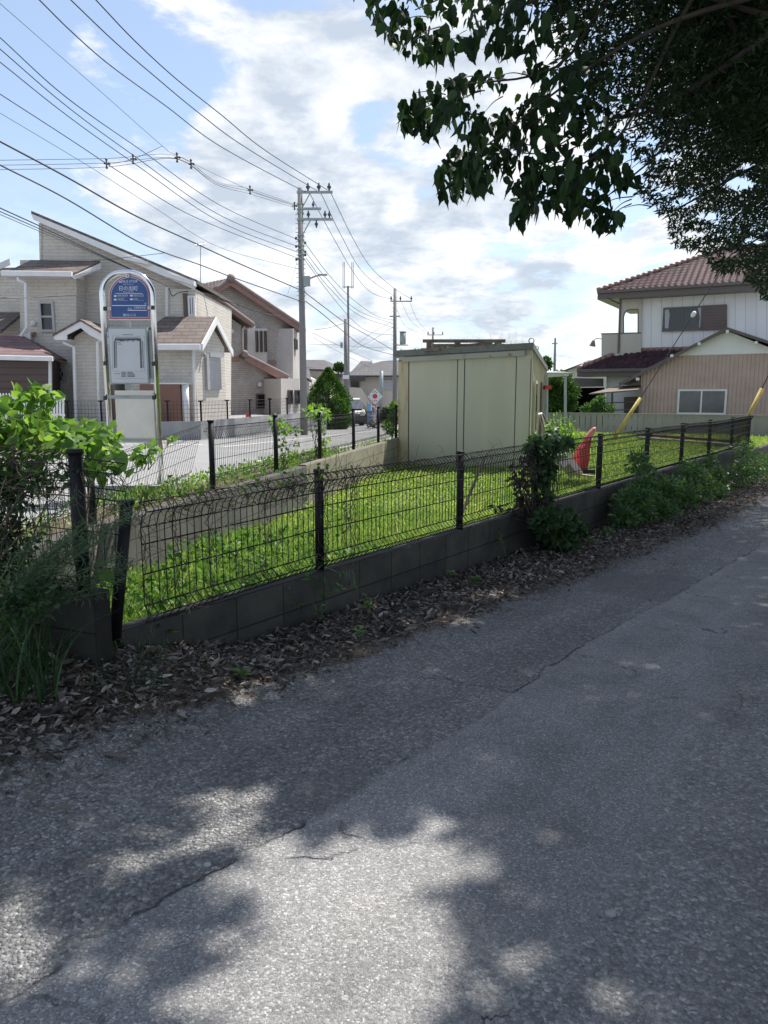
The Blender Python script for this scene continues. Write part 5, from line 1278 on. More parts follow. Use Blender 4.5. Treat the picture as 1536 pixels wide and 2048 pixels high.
k = MB(); p4 = at(683, 690, 43.7); k.box([p4[0], 43.78, p4[2]], (.14, .12, .3)); k.build('cable_box', 'galvanised', up4)
mst = thing('antenna_mast', 'slender mast carrying two forked whip antennas beside the short grey pole', 'antenna mast', at(696, 830, 44.6))
k = MB(); k.tube([at(697.5, 800, 44.6), at(696, 572, 44.6)], .06, 8); k.build('mast', 'pole_concrete', mst)
k = MB(); k.tube([at(687, 574, 44.6), at(706, 574, 44.6)], .03, 6)
for x in (686, 689, 703.5, 706.5): k.tube([at(x, 577, 44.6), at(x, 524, 44.6)], .022, 6)
k.build('whip_antennas', 'galvanised', mst)
gp = thing('steel_post', 'plain grey steel post in front of the distant beige house', 'post', at(762, 815, 50)); MB().tube([at(761.5, 820, 50), at(763, 742, 50)], .13, 10).build('shaft', 'galvanised', gp, True)
dp_ = thing('utility_pole', 'thin distant pole with a short T-arm left of the white house', 'utility pole', at(1109, 745, 70), 'utility poles along the street'); k = MB(); k.tube([at(1109, 745, 70), at(1110.5, 676, 70)], [.13, .08], 8); k.build('shaft', 'pole_concrete', dp_); k = MB(); k.box(at(1109.5, 687, 70), (.5, .1, .1)); k.build('crossarm', 'galvanised', dp_)

def in_plane(xs, A, B):
    """pixel points on the vertical plane through A and B (ground points)"""
    d = np.array(B[:2])-np.array(A[:2]); n = np.array([d[1], -d[0], 0.]); n /= np.linalg.norm(n); A3 = np.array([A[0], A[1], 0]); o = []
    for x, y in xs:
        r = ray(x, y); o.append(CAM+r*((A3-CAM)@n)/(r@n))
    return o
wire_n = 0
def wire(P, r, label, m='wire_black', ext=None, group='overhead wires', k=8):
    Q = catmull(P, k)
    if ext is not None:
        d = (Q[0]-Q[2]); d = d/np.linalg.norm(d); Q = [Q[0]+d*ext+np.array([0, 0, .02*ext])] + Q
    o = MB().tube(Q, r*.72, 5).build('overhead_wire', m); tag(o, label, 'wire', group); return o
back = np.array([-d2[0], -d2[1]])*30
def street_wire(xs, r, label, Y=27, m='wire_black'):
    xs = sorted(xs, key=lambda q: q[0]); e = at(*xs[-1], Y-.1); A = e[:2]; B = e[:2]+back
    P = in_plane(xs, A, B); return wire(P, r, label, m, 6)
HV = [[(79, 0), (146, 66), (221, 131), (332, 212), (443, 294), (595, 376), (611, 382)], [(142, 0), (230, 84), (310, 153), (398, 226), (487, 292), (633, 381)], [(192, 0), (270, 82), (354, 159), (443, 230), (531, 301), (655, 380)]]
LB = ['upper power line reaching the tall pole, lowest of the top three', 'upper power line reaching the tall pole, middle of the top three', 'upper power line reaching the tall pole, highest of the top three']
for a, b_ in zip(HV, LB): street_wire(a, .017, b_, m='wire_blue')
LV = [[(0, 75), (133, 195), (283, 301), (443, 412), (597, 480)], [(0, 98), (133, 212), (266, 310), (443, 432), (597, 494)], [(0, 124), (133, 230), (266, 325), (443, 445), (597, 505)], [(0, 188), (133, 274), (266, 361), (398, 438), (597, 517)]]
for a, b_ in zip(LV, ['highest', 'second', 'third', 'lowest']): street_wire(a, .013, b_+' of the four parallel lines meeting the tall pole below its crossarms', m='wire_blue')
street_wire([(0, 226), (177, 332), (310, 416), (443, 496), (597, 538)], .007, 'very thin wire crossing the sky to the tall pole under the four lines')
street_wire([(0, 283), (133, 354), (266, 429), (376, 480), (487, 531), (603, 581)], .024, 'thick upper telephone cable running to the pole by the street light')
street_wire([(0, 330), (133, 398), (266, 478), (328, 505), (398, 529), (469, 556), (603, 603)], .020, 'thick lower telephone cable running to the tall pole')
for i, dy in enumerate((0, 7, 13)):
    wire([at(0, 416+dy, 17), at(88, 456+dy*.8, 19), at(155, 487+dy*.5, 20.5), at(248, 531+dy*.2, 22.8), at(336, 572, 24.6)], .022-.005*i, ['topmost', 'middle', 'lowest'][i]+' of the bundled cables dropping to the cream house', ext=4)
wire([at(328, 506, 20), at(250, 515, 21), at(120, 528, 22), at(0, 538, 22.5)], .010, 'thin branch cable going left from the telephone cable joint')
wire([at(0, 596, 18), at(90, 594, 19), at(205, 586, 20)], .014, 'double cable passing left behind the bus stop frame', ext=4)
wire([at(338, 576, 24.8), at(345, 592, 24.9), at(360, 585, 24.8), at(400, 583, 26), at(455, 602, 28), at(520, 625, 30), at(560, 632, 33)], .02, 'slack cable looping along the house gables')
wire([at(0, 7, 14), at(88, 84, 16), at(199, 181, 18.5), at(325, 292, 21), at(356, 312, 21.8), at(500, 380, 24.5), at(595, 412, 26.9)], .008, 'thin wire with clamps descending to the middle crossarm', ext=4)
for i, (ys) in enumerate([[321, 317, 311], [331, 326, 317], [340, 334, 318]]):
    wire([at(-30, ys[0], 19), at(213, ys[1], 20.5), at(352, ys[2], 21.7), at(430, 362+i*3, 23.2), at(500, 378+i*5, 24.5), at(592, 410+i*3, 26.9)], .009, ['top', 'middle', 'bottom'][i]+' strand of the three spaced wires crossing the sky level with the clamps')
wire([at(213, 330, 20.4), at(266, 318, 20.8), at(325, 292, 21)], .008, 'short wire rising to the clamp joint')
for i, (x, y, Y) in enumerate(((213, 327, 20.4), (266, 318, 20.8), (354, 315, 21.7), (382, 328, 22.2), (500, 380, 24.4), (589, 412, 26.8))):
    k = MB(); p = at(x, y, Y-.05); k.tube([p+[0, 0, -.10], p+[0, 0, .10]], .02, 6); k.tube([p+[-.07, 0, 0], p+[.07, 0, 0]], .02, 6); k.ball(p+[0, 0, .1], .035, 6, 5); k.ball(p+[0, 0, -.1], .035, 6, 5); k.ball(p+[.07, 0, 0], .035, 6, 5)
    tag(k.build('line_spacer', 'porcelain'), ['line spacer at the left end of the row', 'second line spacer from the left', 'third line spacer, near the crossing point', 'line spacer just right of the crossing point', 'line spacer halfway to the tall pole', 'line spacer beside the tall pole'][i], 'line spacer', 'cross-shaped spacers on the spaced wires')
# onward spans, pole 1 -> pole 2
def span(xs, r, label, Y0=26.9, Y1=49.9, m='wire_black'):
    A = at(*xs[0], Y0)[:2]; B = at(*xs[-1], Y1)[:2]; wire(in_plane(xs, A, B), r, label, m)
span([(617, 382), (625, 397), (650, 445), (706, 543), (743, 585), (783, 599)], .016, 'left one of three power lines falling from the top crossarm to the next pole')
span([(637, 381), (647, 397), (682, 470), (731, 550), (796, 597)], .016, 'middle one of three power lines falling from the top crossarm to the next pole')
span([(658, 380), (667, 397), (706, 477), (743, 536), (789, 577), (819, 596)], .016, 'right one of three power lines falling from the top crossarm to the next pole')
span([(610, 486), (658, 550), (706, 599), (755, 633), (787, 640)], .014, 'highest of four low lines from the tall pole to the next pole')
span([(611, 504), (658, 563), (716, 621), (787, 648)], .014, 'second of four low lines from the tall pole to the next pole')
span([(612, 516), (658, 575), (719, 631), (787, 655)], .014, 'third of four low lines from the tall pole to the next pole')
span([(609, 519), (658, 585), (706, 641), (743, 665), (789, 670)], .014, 'lowest of four low lines from the tall pole to the next pole')
span([(610, 585), (689, 644), (743, 675), (789, 702)], .022, 'upper telephone cable onward from the tall pole')
span([(612, 603), (645, 628), (694, 669), (731, 694), (787, 710)], .022, 'lower telephone cable onward from the tall pole')
span([(628, 660), (660, 655), (689, 646)], .016, 'cable from the brick house eave to the short pole', 37, 43.8)
span([(626, 666), (690, 697), (745, 722)], .014, 'thin drop cable sinking right from the brick house eave', 37, 48)
span([(626, 675), (680, 705), (740, 735)], .012, 'lowest thin cable right of the brick house', 37, 48)
span([(613, 688), (680, 690), (720, 694), (790, 696)], .012, 'level thin cable behind the poles', 40, 49.8)
span([(700, 700), (745, 665), (789, 640)], .012, 'stay cable rising right to the transformer pole', 44, 49.8)
span([(697, 705), (745, 680), (789, 652)], .012, 'second stay cable rising right to the transformer pole', 44, 49.8)
span([(820, 604), (835, 640), (862, 672)], .014, 'right span between the transformer pole and the farthest pole', 49.8, 79.8)
span([(803, 604), (825, 645), (860, 671)], .014, 'left span between the transformer pole and the farthest pole', 49.8, 79.8)
span([(793, 618), (815, 655), (857, 670)], .012, 'low span between the transformer pole and the farthest pole', 49.8, 79.8)
span([(598, 500), (590, 540), (575, 590)], .006, 'hair-thin stay wire hanging left of the tall pole', 26.9, 30)

# ------------------------------------------------------------------ yellow guarded guy wires
gg = thing('guy_wire', 'yellow-sleeved guy wire slanting up across the white house', 'guy wire', at(1228, 872, 24))
MB().tube([at(1228, 876, 24.0), at(1281, 796, 24.0)], .055, 10).build('yellow_sleeve', 'yellow_paint', gg, True)
MB().tube([at(1281, 796, 24.0), at(1424, 570, 24.0), at(1560, 350, 24.0)], .015, 6).build('stay_wire', 'wire_black', gg)
k = MB(); q = at(1387, 628.5, 23.95); dd = at(1390, 624, 23.95)-q; dd /= np.linalg.norm(dd); k.tube([q-dd*.1, q-dd*.05, q+dd*.05, q+dd*.1], [.03, .07, .07, .03], 8); k.build('stay_insulator', 'sign_white', gg)
g2 = thing('guy_wire', 'yellow-sleeved guy wire near the right edge by the last fence post', 'guy wire', at(1470, 890, 17.5))
MB().tube([at(1470, 888, 17.6), at(1524, 777, 17.6)], .045, 10).build('yellow_sleeve', 'yellow_paint', g2, True)
MB().tube([at(1524, 777, 17.6), at(1610, 600, 17.6)], .012, 6).build('stay_wire', 'wire_black', g2)
# small bus stop across, banner, diamond board, car
PS2 = Plane(600, 50, 700, 50)
b2 = thing('bus_stop_sign', 'small distant bus stop sign with a blue plate in front of the cone-shaped tree', 'bus stop', [PS2.p(643, 800)[0], 50, -.6])
k = MB(); xL = PS2.p(635.5, 810)[0]; xR = PS2.p(650.5, 810)[0]; zT = PS2.p(643, 799)[2]
pts = [[xL, 50, -.6], [xL, 50, zT-.2]]+[[(xL+xR)/2+(xR-xL)/2*math.cos(math.pi-math.pi*i/8), 50, zT-.2+.2*math.sin(math.pi*i/8)] for i in range(1, 8)]+[[xR, 50, zT-.2], [xR, 50, -.6]]
k.tube(pts, .045, 8); k.build('frame', 'trim_white', b2, True)
k = MB(); PS2.pr(k, arch(637.3, 649, 801, 813, 805), .03, .05); k.build('name_plate', 'sign_blue', b2)
k = MB(); PS2.upr(k, 639.5, 806, 646, 807.2, .01, .06); PS2.upr(k, 640, 809, 645, 810, .01, .06); k.build('lettering', 'text_white', b2)
k = MB(); PS2.upr(k, 637, 815, 649, 826, .05, .05); k.build('timetable_board', 'paper', b2)
PD = Plane(700, 38, 800, 38)
dm = thing('diamond_sign', 'white diamond board with a red disc in front of the distant beige house', 'sign', [PD.p(750, 800)[0], 38, -.3])
k = MB(); PD.pr(k, [(735.5, 793), (750, 808.5), (765, 793), (750, 776.5)], .04, .05); dmo = k.build('board', 'sign_white', dm)
k = MB(); PD.pr(k, [(750+5.0*math.cos(a), 792.5+5.0*math.sin(a)) for a in np.linspace(0, 2*math.pi, 24)[:-1]], .01, .06); sub(dmo, k.build('red_disc', 'red_paint'))
k = MB()
for (x, y, w_, h) in ((747.2, 781.8, 1.6, 1.7), (750.3, 781.6, 1.8, 1.8), (744.6, 784.8, 1.2, 1), (747, 785, 2.4, .8), (751.6, 784.7, 3.2, 1.1), (744.8, 799.3, 1.6, 1.8), (747.6, 801.5, 2, 1.8), (750.4, 799.8, 1.4, 1.4), (752.4, 800.6, 1.8, 1.4)):
    PD.pr(k, [(x, y+h), (x+w_, y+h), (x+w_, y), (x, y)], .008, .062)
sub(dmo, k.build('dark_marks', 'text_dark'))
k = MB()
for (x, y) in ((737.6, 791), (739.4, 789.5), (739.4, 793), (758.5, 789.6), (760.3, 791.5), (758.5, 793.2), (741, 797), (757, 797)): PD.pr(k, [(x, y+1.1), (x+1.5, y+1.1), (x+1.5, y), (x, y)], .008, .062)
sub(dmo, k.build('blue_marks', 'banner_blue'))
k = MB(); k.prism([PD.p(753, 806, 0), PD.p(735.5, 793, 0), PD.p(735.5, 793.5, -.25), PD.p(753, 812, -.25)], (0, 0, -.03)); k.tube([[PD.p(750, 805)[0], 38.02, -.3], [PD.p(750, 805)[0], 38.02, PD.p(750, 790)[2]]], .03, 6); k.build('stand', 'pale_board', dm)
bn = thing('shop_banner', 'upright cloth banner, blue and white with red strokes, below the diamond sign', 'banner', [PD.p(735, 850)[0], 38.2, -.4])
PN = Plane(700, 37.9, 800, 37.9)
MB().tube([[PN.p(734.8, 830)[0], 37.9, -.35], [PN.p(734.8, 830)[0], 37.9, PN.p(734, 804)[2]]], .02, 6).build('pole', 'galvanised', bn)
k = MB(); PN.pr(k, [(735, 849), (741, 849), (742, 808.5), (735, 807.5)], .01); k.build('blue_cloth', 'banner_blue', bn)
k = MB(); PN.pr(k, [(740.5, 849), (752, 849), (754, 811), (742, 809)], .01, .012); k.build('white_cloth', 'sign_white', bn)
k = MB()
for (x, y, w_, h, s_) in ((744, 809, 9, 2.6, 0), (745, 814, 3, 4, -1), (750, 812.5, 2.5, 3, 0), (743, 819, 5, 2.2, 1), (741.5, 824, 3, 6, -1), (739, 833, 7, 2.6, 0), (741.5, 837, 3.2, 5, 1), (739.6, 843, 2.4, 4, -1), (746, 827, 4, 1.6, 0)):
    PN.pr(k, [(x, y+h), (x+w_, y+h), (x+w_+s_, y), (x+s_, y)], .008, .022)
k.build('red_strokes', 'red_paint', bn)
k = MB()
for (x, y) in ((744.5, 817), (747, 816.2), (749.6, 817.4), (746, 823)): PN.pr(k, [(x, y+2.2), (x+1.8, y+2.2), (x+1.8, y), (x, y)], .008, .024)
k.build('dark_marks', 'text_dark', bn)
# parked dark van
def van(x, y, ang, label):
    z0 = float(street_z(y)); v = thing('parked_van', label, 'van', (x, y, z0)); ca, sa = math.cos(ang), math.sin(ang)
    ax = (np.array([ca, sa, 0]), np.array([-sa, ca, 0]), np.array([0, 0, 1.]))
    def T(u, w_, z): return np.array([x, y, z0])+ax[0]*u+ax[1]*w_+np.array([0, 0, z])
    prof_ = [(-2.0, .3), (2.0, .3), (2.05, .75), (1.75, 1.0), (1.25, 1.55), (-1.9, 1.6), (-2.03, .9)]
    k = MB(); k.prism([T(u, -.8, z) for u, z in prof_], ax[1]*1.6); k.build('body', 'car_dark', v)
    k = MB(); k.prism([T(u, -.76, z) for u, z in [(1.15, 1.57), (-1.86, 1.615), (-1.84, 1.67), (1.0, 1.64)]], ax[1]*1.52); k.build('roof', 'car_white', v)
    for w_ in (-.815, .795):
        k = MB(); k.prism([T(u, w_, z) for u, z in [(1.5, 1.02), (1.15, 1.45), (-1.75, 1.48), (-1.85, 1.02)]], ax[1]*.02); k.build('side_glass', 'glass_dark', v)
    k = MB(); k.prism([T(1.79, -.7, 1.02), T(1.79, .7, 1.02), T(1.31, .65, 1.5), T(1.31, -.65, 1.5)], ax[0]*.02); k.build('windscreen', 'glass_mid', v)
    for u in (-1.3, 1.3):
        for w_ in (-.78, .78):
            k = MB(); k.tube([T(u, w_-.1, .3), T(u, w_+.1, .3)], .3, 16); kk = k.build('wheel', 'rubber', v); k = MB(); k.tube([T(u, w_-.11, .3), T(u, w_+.11, .3)], .17, 12); sub(kk, k.build('rim', 'galvanised'))
    for w_ in (-.6, .6):
        k = MB(); k.box(T(2.03, w_, .72), (.06, .26, .16), ax); k.build('headlight', 'sign_white', v)
van(at(685, 820, 46)[0], 46, R_(-70), 'dark van with a white roof parked behind the far fence')

# ------------------------------------------------------------------ red playground piece with pale boards
rp = thing('plastic_rocker', 'red plastic rocking seat standing tilted on the grass of the lot', 'play rocker', at(1160, 944, 13.6))
Yr = 13.6
def blob_path(pts, Y, w_, th, name, m, parent):
    """closed outline lofted with rounded thickness"""
    outer = pts; k = MB(); pl = Plane(1000, Y, 1300, Y)
    c = np.mean(np.array(pts), 0); rings = []
    for f, o in ((.82, th/2), (1, th/4), (1, -th/4), (.82, -th/2)):
        rings.append([pl.p(c[0]+(x-c[0])*f, c[1]+(y-c[1])*f, o) for x, y in outer])
    n = len(outer); vs = [p for r in rings for p in r]; fs = [tuple(range(n)), tuple(range(4*n-1, 3*n-1, -1))]
    for j in range(3): fs += [(j*n+i, (j+1)*n+i, (j+1)*n+(i+1) % n, j*n+(i+1) % n) for i in range(n)]
    k.add(vs, fs); return k.build(name, m, parent)
blob_path([(1148, 912), (1158, 893), (1169, 882), (1174, 872), (1181, 876), (1178, 893), (1176, 905), (1176, 920), (1173, 938), (1164, 944), (1157, 938), (1151, 926)], Yr, 0, .28, 'seat_shell', 'red_paint', rp)
blob_path([(1170, 873), (1178, 863), (1186, 855), (1191, 854), (1191.5, 861), (1184, 873), (1180, 880)], Yr, 0, .09, 'handle', 'pink_paint', rp)
k = MB(); k.box(at(1164, 944, Yr)+[0, 0, .02], (.4, .3, .07)); k.build('base', 'black_plastic', rp)
def board(p, q, th, w_, label):
    k = MB(); p = np.array(p); q = np.array(q); d = q-p; L = np.linalg.norm(d); d /= L; s_ = np.array([0, 1., 0]); s_ = s_-d*(s_@d); s_ /= np.linalg.norm(s_)
    k.box((p+q)/2, (L, w_, th), (d, s_, np.cross(d, s_))); return tag(k.build('loose_board', 'pale_board'), label, 'board', 'pale boards beside the red rocker')
board(at(1118, 893, 13.4), at(1160, 948, 13.0), .10, .22, 'pale board leaning against the red rocker, upper one'); board(at(1105, 905, 13.8), at(1142, 940, 13.2), .16, .3, 'broad pale board lying left of the red rocker'); board(at(1164, 950, 12.9), at(1186, 953, 12.9), .03, .12, 'thin pale board flat in the grass right of the red rocker')

# ------------------------------------------------------------------ vegetation
def along(P, D, L, w_, m, name, label=None, tpl='leaf', cat='plant', parent=None, kind=None, nrm=None, group=None):
    o = leaves(name, P, D, L, w_, m, parent, tpl, nrm)
    if label: tag(o, label, cat if not kind else cat, group, kind)
    return o
# lot grass: one mass of blades and small leaves
def lot_pts(n, ymin, ymax):
    out = []; cnt = 0
    while cnt < n:
        Y = ymin+(ymax-ymin)*rng.random(n)**1.25; X = (rng.random(n)-.5)*2*(Y*.75+1)+Y*.12
        P = np.stack([X, Y], -1); s_, v_ = ((P-N0)@d1), ((P-N0)@nr); wv = (P-W0)@n2_
        q = FL+0; a = (P-FL)@np.array([ef[0], ef[1]]); inside = ((P-FL)@(np.array([ef[1], -ef[0]])) < 0)
        M2 = np.linalg.inv(np.array([[ef[0], es[0]], [ef[1], es[1]]])); uv = (P-FL)@M2.T
        insh = (uv[:, 0] > 0) & (uv[:, 0] < Lf) & (uv[:, 1] > 0) & (uv[:, 1] < Ls)
        lwv = (P-c0)@np.array([-dl[1], dl[0]])
        ok = (v_ < -.09) & (wv > .08) & ~insh & (lwv > .17)
        ok &= Y < (Fp.a[1]+(X-Fp.a[0])*(Fp.d[1]/Fp.d[0])-.1)
        out.append(P[ok]); cnt += ok.sum()
    return np.concatenate(out)[:n]
P1 = lot_pts(150000, 3.2, 31.5); P1 = P1[fbm2(P1[:, 0], P1[:, 1], 1.9, 3, 21) > -1.05*rng.random(len(P1))-.25]; hgt = (.055+.04*rng.random(len(P1)))*(1+.5*fbm2(P1[:, 0], P1[:, 1], 1.0, 3, 9))
hgt = np.clip(hgt, .03, .2)*np.where(P1[:, 1] < 9, 1.0+.9*np.clip((9-P1[:, 1])/3, 0, 1), 1)
P3_ = np.c_[P1, LOTZ+rng.random(len(P1))*.5*hgt]
along(P3_, rdir(len(P1), (0, 0, 1.3), .55), hgt*1.1, .009+.0012*P1[:, 1], 'grass_leaf', 'grass', 'bright green grass covering the vacant lot', 'blade', 'grass', kind='stuff')
P2 = lot_pts(52000, 3.2, 22); h2 = .05+.05*rng.random(len(P2))
along(np.c_[P2, LOTZ+rng.random(len(P2))*h2*1.3], rdir(len(P2), (0, 0, .35), .6), .020+.0015*P2[:, 1], .015+.001*P2[:, 1], 'grass_leaf', 'clover', 'small round-leaved ground cover among the lot grass', 'leaf', 'ground cover', kind='stuff')
# taller weeds in the near left corner of the lot
P4_ = []; 
c_ = rng.random((520, 3))
for i in range(900):
    s_ = rng.uniform(-2.6, 1.8); v_ = -rng.uniform(.25, 3.2); q = NP(s_, v_)
    if (q[:2]-W0)@n2_ < .2 or (q[:2]-c0)@np.array([-dl[1], dl[0]]) < .2: continue
    H = rng.uniform(.12, .36)*(1.1-.25*(s_+2.6)/4.4); m_ = int(10+H*40)
    for j in range(m_): t_ = j/m_; P4_.append([q[0]+rng.normal()*.05, q[1]+rng.normal()*.05, LOTZ+H*t_+.02])
P4_ = np.array(P4_)
along(P4_, rdir(len(P4_), (0, 0, .25), .7), rng.uniform(.03, .075, len(P4_)), rng.uniform(.018, .04, len(P4_)), 'weed_leaf', 'weeds', 'lush leafy weeds growing behind the near fence at left', 'leaf', 'weeds', kind='stuff')
# tall blades among them
n = 2500; s_ = rng.uniform(-2.6, 3, n); v_ = -rng.uniform(.2, 3, n); q = N0+s_[:, None]*d1+v_[:, None]*nr; ok = ((q-W0)@n2_ > .2) & ((q-c0)@np.array([-dl[1], dl[0]]) > .2); q = q[ok]
along(np.c_[q, np.full(len(q), LOTZ)], rdir(len(q), (0, 0, 2), .5), rng.uniform(.15, .42, len(q)), .012, 'weed_leaf', 'tall_grass', 'taller grass blades behind the near fence', 'blade', 'grass', kind='stuff')
# weeds on the street verge beyond the far fence
def verge_pts(n, s0, s1, v0=-.75, v1=-.08):
    s_ = rng.uniform(s0, s1, n); v_ = rng.uniform(v0, v1, n); q = W0+s_[:, None]*d2+v_[:, None]*n2_; return np.c_[q, street_z(q[:, 1])+.05]
Pv = verge_pts(5200, -3.5, 16); dens = np.clip(.35+.5*fbm2(Pv[:, 0], Pv[:, 1]*1.0, 1.6, 3, 5), .05, 1); ok = rng.random(len(Pv)) < dens; Pv = Pv[ok]
along(Pv, rdir(len(Pv), (0, 0, 1.6), .5), rng.uniform(.06, .26, len(Pv)), .014, 'grass_leaf', 'verge_grass', 'sunlit grass on the verge outside the far fence', 'blade', 'grass', kind='stuff')
Pv = verge_pts(2600, -1.5, 6); Pv[:, 2] += rng.random(len(Pv))*.12
along(Pv, rdir(len(Pv), (0, 0, .3), .7), rng.uniform(.03, .06, len(Pv)), .03, 'vine_leaf', 'verge_weeds', 'broad bright weeds on the verge outside the far fence', 'leaf', 'weeds', kind='stuff')

def shrub(name, label, base, blobs, n, L, w_, m, tpl='leaf', stems=6, group=None, cat='shrub', twig='twig', hang=-.1, dark=None, surf=.55, up=.0):
    o = thing(name, label, cat, base, group); P = []; D = []
    wts = np.array([b[3]**2 for b in blobs]); wts /= wts.sum()
    for b, wt in zip(blobs, wts):
        k_ = max(3, int(n*wt)); d = rdir(k_); rr_ = b[3]*(surf+(1-surf)*rng.random(k_))[:, None]*(1+.25*fbm2(d[:, 0]*3, d[:, 1]*3+d[:, 2]*2, 1.5, 2, int(abs(b[0])*77) % 99))[:, None]
        P.append(np.array(b[:3])+d*rr_*np.array([1, 1, .9])); D.append(d*.8+rng.normal(size=(k_, 3))*.5+np.array([0, 0, hang]))
    P = np.concatenate(P); D = np.concatenate(D); keep = P[:, 2] > base[2]-.02; P = P[keep]; D = D[keep]
    lf = leaves('foliage', P, D, rng.uniform(.7, 1.2, len(P))*L, rng.uniform(.8, 1.15, len(P))*w_, m, o, tpl)
    k = MB()
    for i in range(stems):
        b = blobs[i % len(blobs)]; p0_ = np.array(base, float)+[random.gauss(0, .03), random.gauss(0, .03), 0]; p1_ = np.array(b[:3])+rng.normal(size=3)*b[3]*.4; mid = (p0_+p1_)/2+rng.normal(size=3)*b[3]*.25; 
        k.tube(catmull([p0_, mid, p1_], 4), np.linspace(.0045, .0018, 9)*(1+b[3]*2), 5, False)
    k.build('stems', twig, o); return o
# --- left vine mass over the stepped fence
def px_blobs(lst): return [(*at(x, y, Y), r/1500*Y) for x, y, r, Y in lst]
bl = px_blobs([(30, 850, 55, 3.9), (60, 815, 42, 4.0), (85, 790, 26, 4.0), (10, 905, 60, 3.8), (70, 880, 50, 3.8), (110, 870, 40, 3.9), (130, 880, 30, 3.7), (-40, 850, 80, 3.8), (-60, 950, 80, 3.7)])
shrub('climbing_vine', 'bright heart-leaved vine piled over the fence top at the left edge', np.array([*pc[:2], .5])-[.5, -.1, 0], bl, 900, .058, .050, 'vine_leaf', 'heart', 10, cat='vine', hang=-.5, up=1)
bl = px_blobs([(150, 880, 26, 3.8), (180, 880, 30, 3.9), (215, 905, 20, 3.8), (160, 850, 18, 4.5), (200, 865, 26, 5.4), (225, 875, 18, 5.3), (190, 925, 22, 3.7), (212, 940, 16, 3.6)])
shrub('climbing_vine', 'lighter vine leaves around the dark post top near the left edge', np.array([*pc[:2], .5]), bl, 190, .065, .058, 'vine_leaf', 'heart', 8, cat='vine', hang=-.6)
# dark tangle through the mesh
bl = px_blobs([(20, 1210, 55, 3.25), (75, 1200, 40, 3.2), (100, 1165, 30, 3.3), (20, 980, 70, 3.7), (30, 1080, 60, 3.7), (80, 960, 45, 3.6), (-40, 1040, 80, 3.7), (150, 950, 30, 3.5), (20, 1140, 50, 3.6)])
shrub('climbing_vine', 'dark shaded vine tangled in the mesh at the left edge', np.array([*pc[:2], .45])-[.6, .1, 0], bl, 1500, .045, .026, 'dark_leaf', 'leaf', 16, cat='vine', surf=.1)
k = MB()
for i in range(150):
    x = random.uniform(-20, 240); y = random.uniform(905, 1010) if random.random() < .6 else random.uniform(950, 1190); Y = random.uniform(3.4, 3.75); p = at(x, y, Y); pts = [p]; d = rng.normal(size=3)*[1, .3, 1]
    for j in range(6): d = d+rng.normal(size=3)*.8*[1, .4, 1]; d[2] -= .25; pts.append(pts[-1]+d/np.linalg.norm(d)*.05)
    k.tube(pts, .0017, 3, False)
tag(k.build('bare_tendrils', 'twig'), 'tangle of bare brown vine tendrils around the left fence posts', 'vine')
# big single heart leaf near the leaning post
along([at(203, 1146, 3.3), at(236, 905, 3.6), at(232, 985, 3.5), at(250, 950, 3.55), at(262, 945, 3.6)], [[.9, -.2, -.6], [.4, -.2, -1], [1, 0, .4], [.8, 0, .5], [1, 0, .1]], [.075, .10, .08, .06, .05], [.07, .075, .045, .045, .04], 'vine_leaf', 'large_vine_leaves', 'few large heart-shaped leaves hanging by the leaning post', 'heart', 'vine')
# wispy grey-green plant in front of the stepped wall
o = thing('wispy_weed', 'feathery grey-green weed leaning over the stepped wall end', 'weed', [pc[0]-.15, pc[1]-.35, .15]); P = []; D = []; k = MB()
for i in range(26):
    st_ = np.array([pc[0]-.45+rng.normal()*.08, pc[1]-.18+rng.normal()*.04, .25]); en = at(random.uniform(95, 262), random.uniform(985, 1185), 3.15+rng.random()*.25); mid = (st_+en)/2+[0, 0, .10]
    c = catmull([st_, mid, en], 10); k.tube(c, .002, 3, False)
    for j, p in enumerate(c[7:]):
        for _ in range(11): P.append(p+rng.normal(size=3)*.010); dd = c[min(len(c)-1, j+8)]-c[j+7]; D.append(dd/(np.linalg.norm(dd)+1e-6)*.8+rng.normal(size=3)*.7)
leaves('foliage', P, D, rng.uniform(.025, .055, len(P)), .0045, 'wispy_leaf', o); k.build('stems', 'green_stem', o)
# grass clump bottom left
def blades(name, label, base_fn, n, Hr, w_, m, bend=.5, cat='grass', seg=5, group=None):
    V = []; F = []
    for i in range(n):
        b = base_fn(); H = random.uniform(*Hr); a = random.uniform(0, 6.28); dirx = np.array([math.cos(a), math.sin(a), 0]); be = random.uniform(.3, 1)*bend*H; side = np.array([-dirx[1], dirx[0], 0])*w_*random.uniform(.6, 1.1)/2
        k0 = len(V)
        for j in range(seg+1):
            t_ = j/seg; p = b+np.array([0, 0, H*(t_-.35*bend*t_**3)])+dirx*be*t_**2; w2 = (1-t_**1.6)*side+side*.02
            V += [p-w2, p+w2]
        F += [(k0+2*j, k0+2*j+1, k0+2*j+3, k0+2*j+2) for j in range(seg)]
    o = npmesh(name, np.array(V), np.array(F), m); return tag(o, label, cat, group)
blades('grass_tuft', 'shaded clump of long grass at the bottom left below the stepped wall', lambda: (lambda p: np.array([p[0], p[1], .17]))(lane_pt(random.uniform(-120, 120), random.uniform(1310, 1470))), 620, (.2, .62), .010, 'dark_leaf', .9)
blades('grass_tuft', 'thin grass tuft standing at the foot of the leaning post', lambda: (lambda p: np.array([p[0], p[1], .08]))(lane_pt(random.gauss(225, 14), random.gauss(1355, 8))), 26, (.12, .3), .008, 'dark_leaf', .7)
blades('grass_tuft', 'fine grass wisps between the long clump and the leaf litter', lambda: (lambda p: np.array([p[0], p[1], .14]))(lane_pt(random.uniform(60, 330), random.uniform(1340, 1440))), 160, (.08, .28), .006, 'dark_leaf', 1.0)
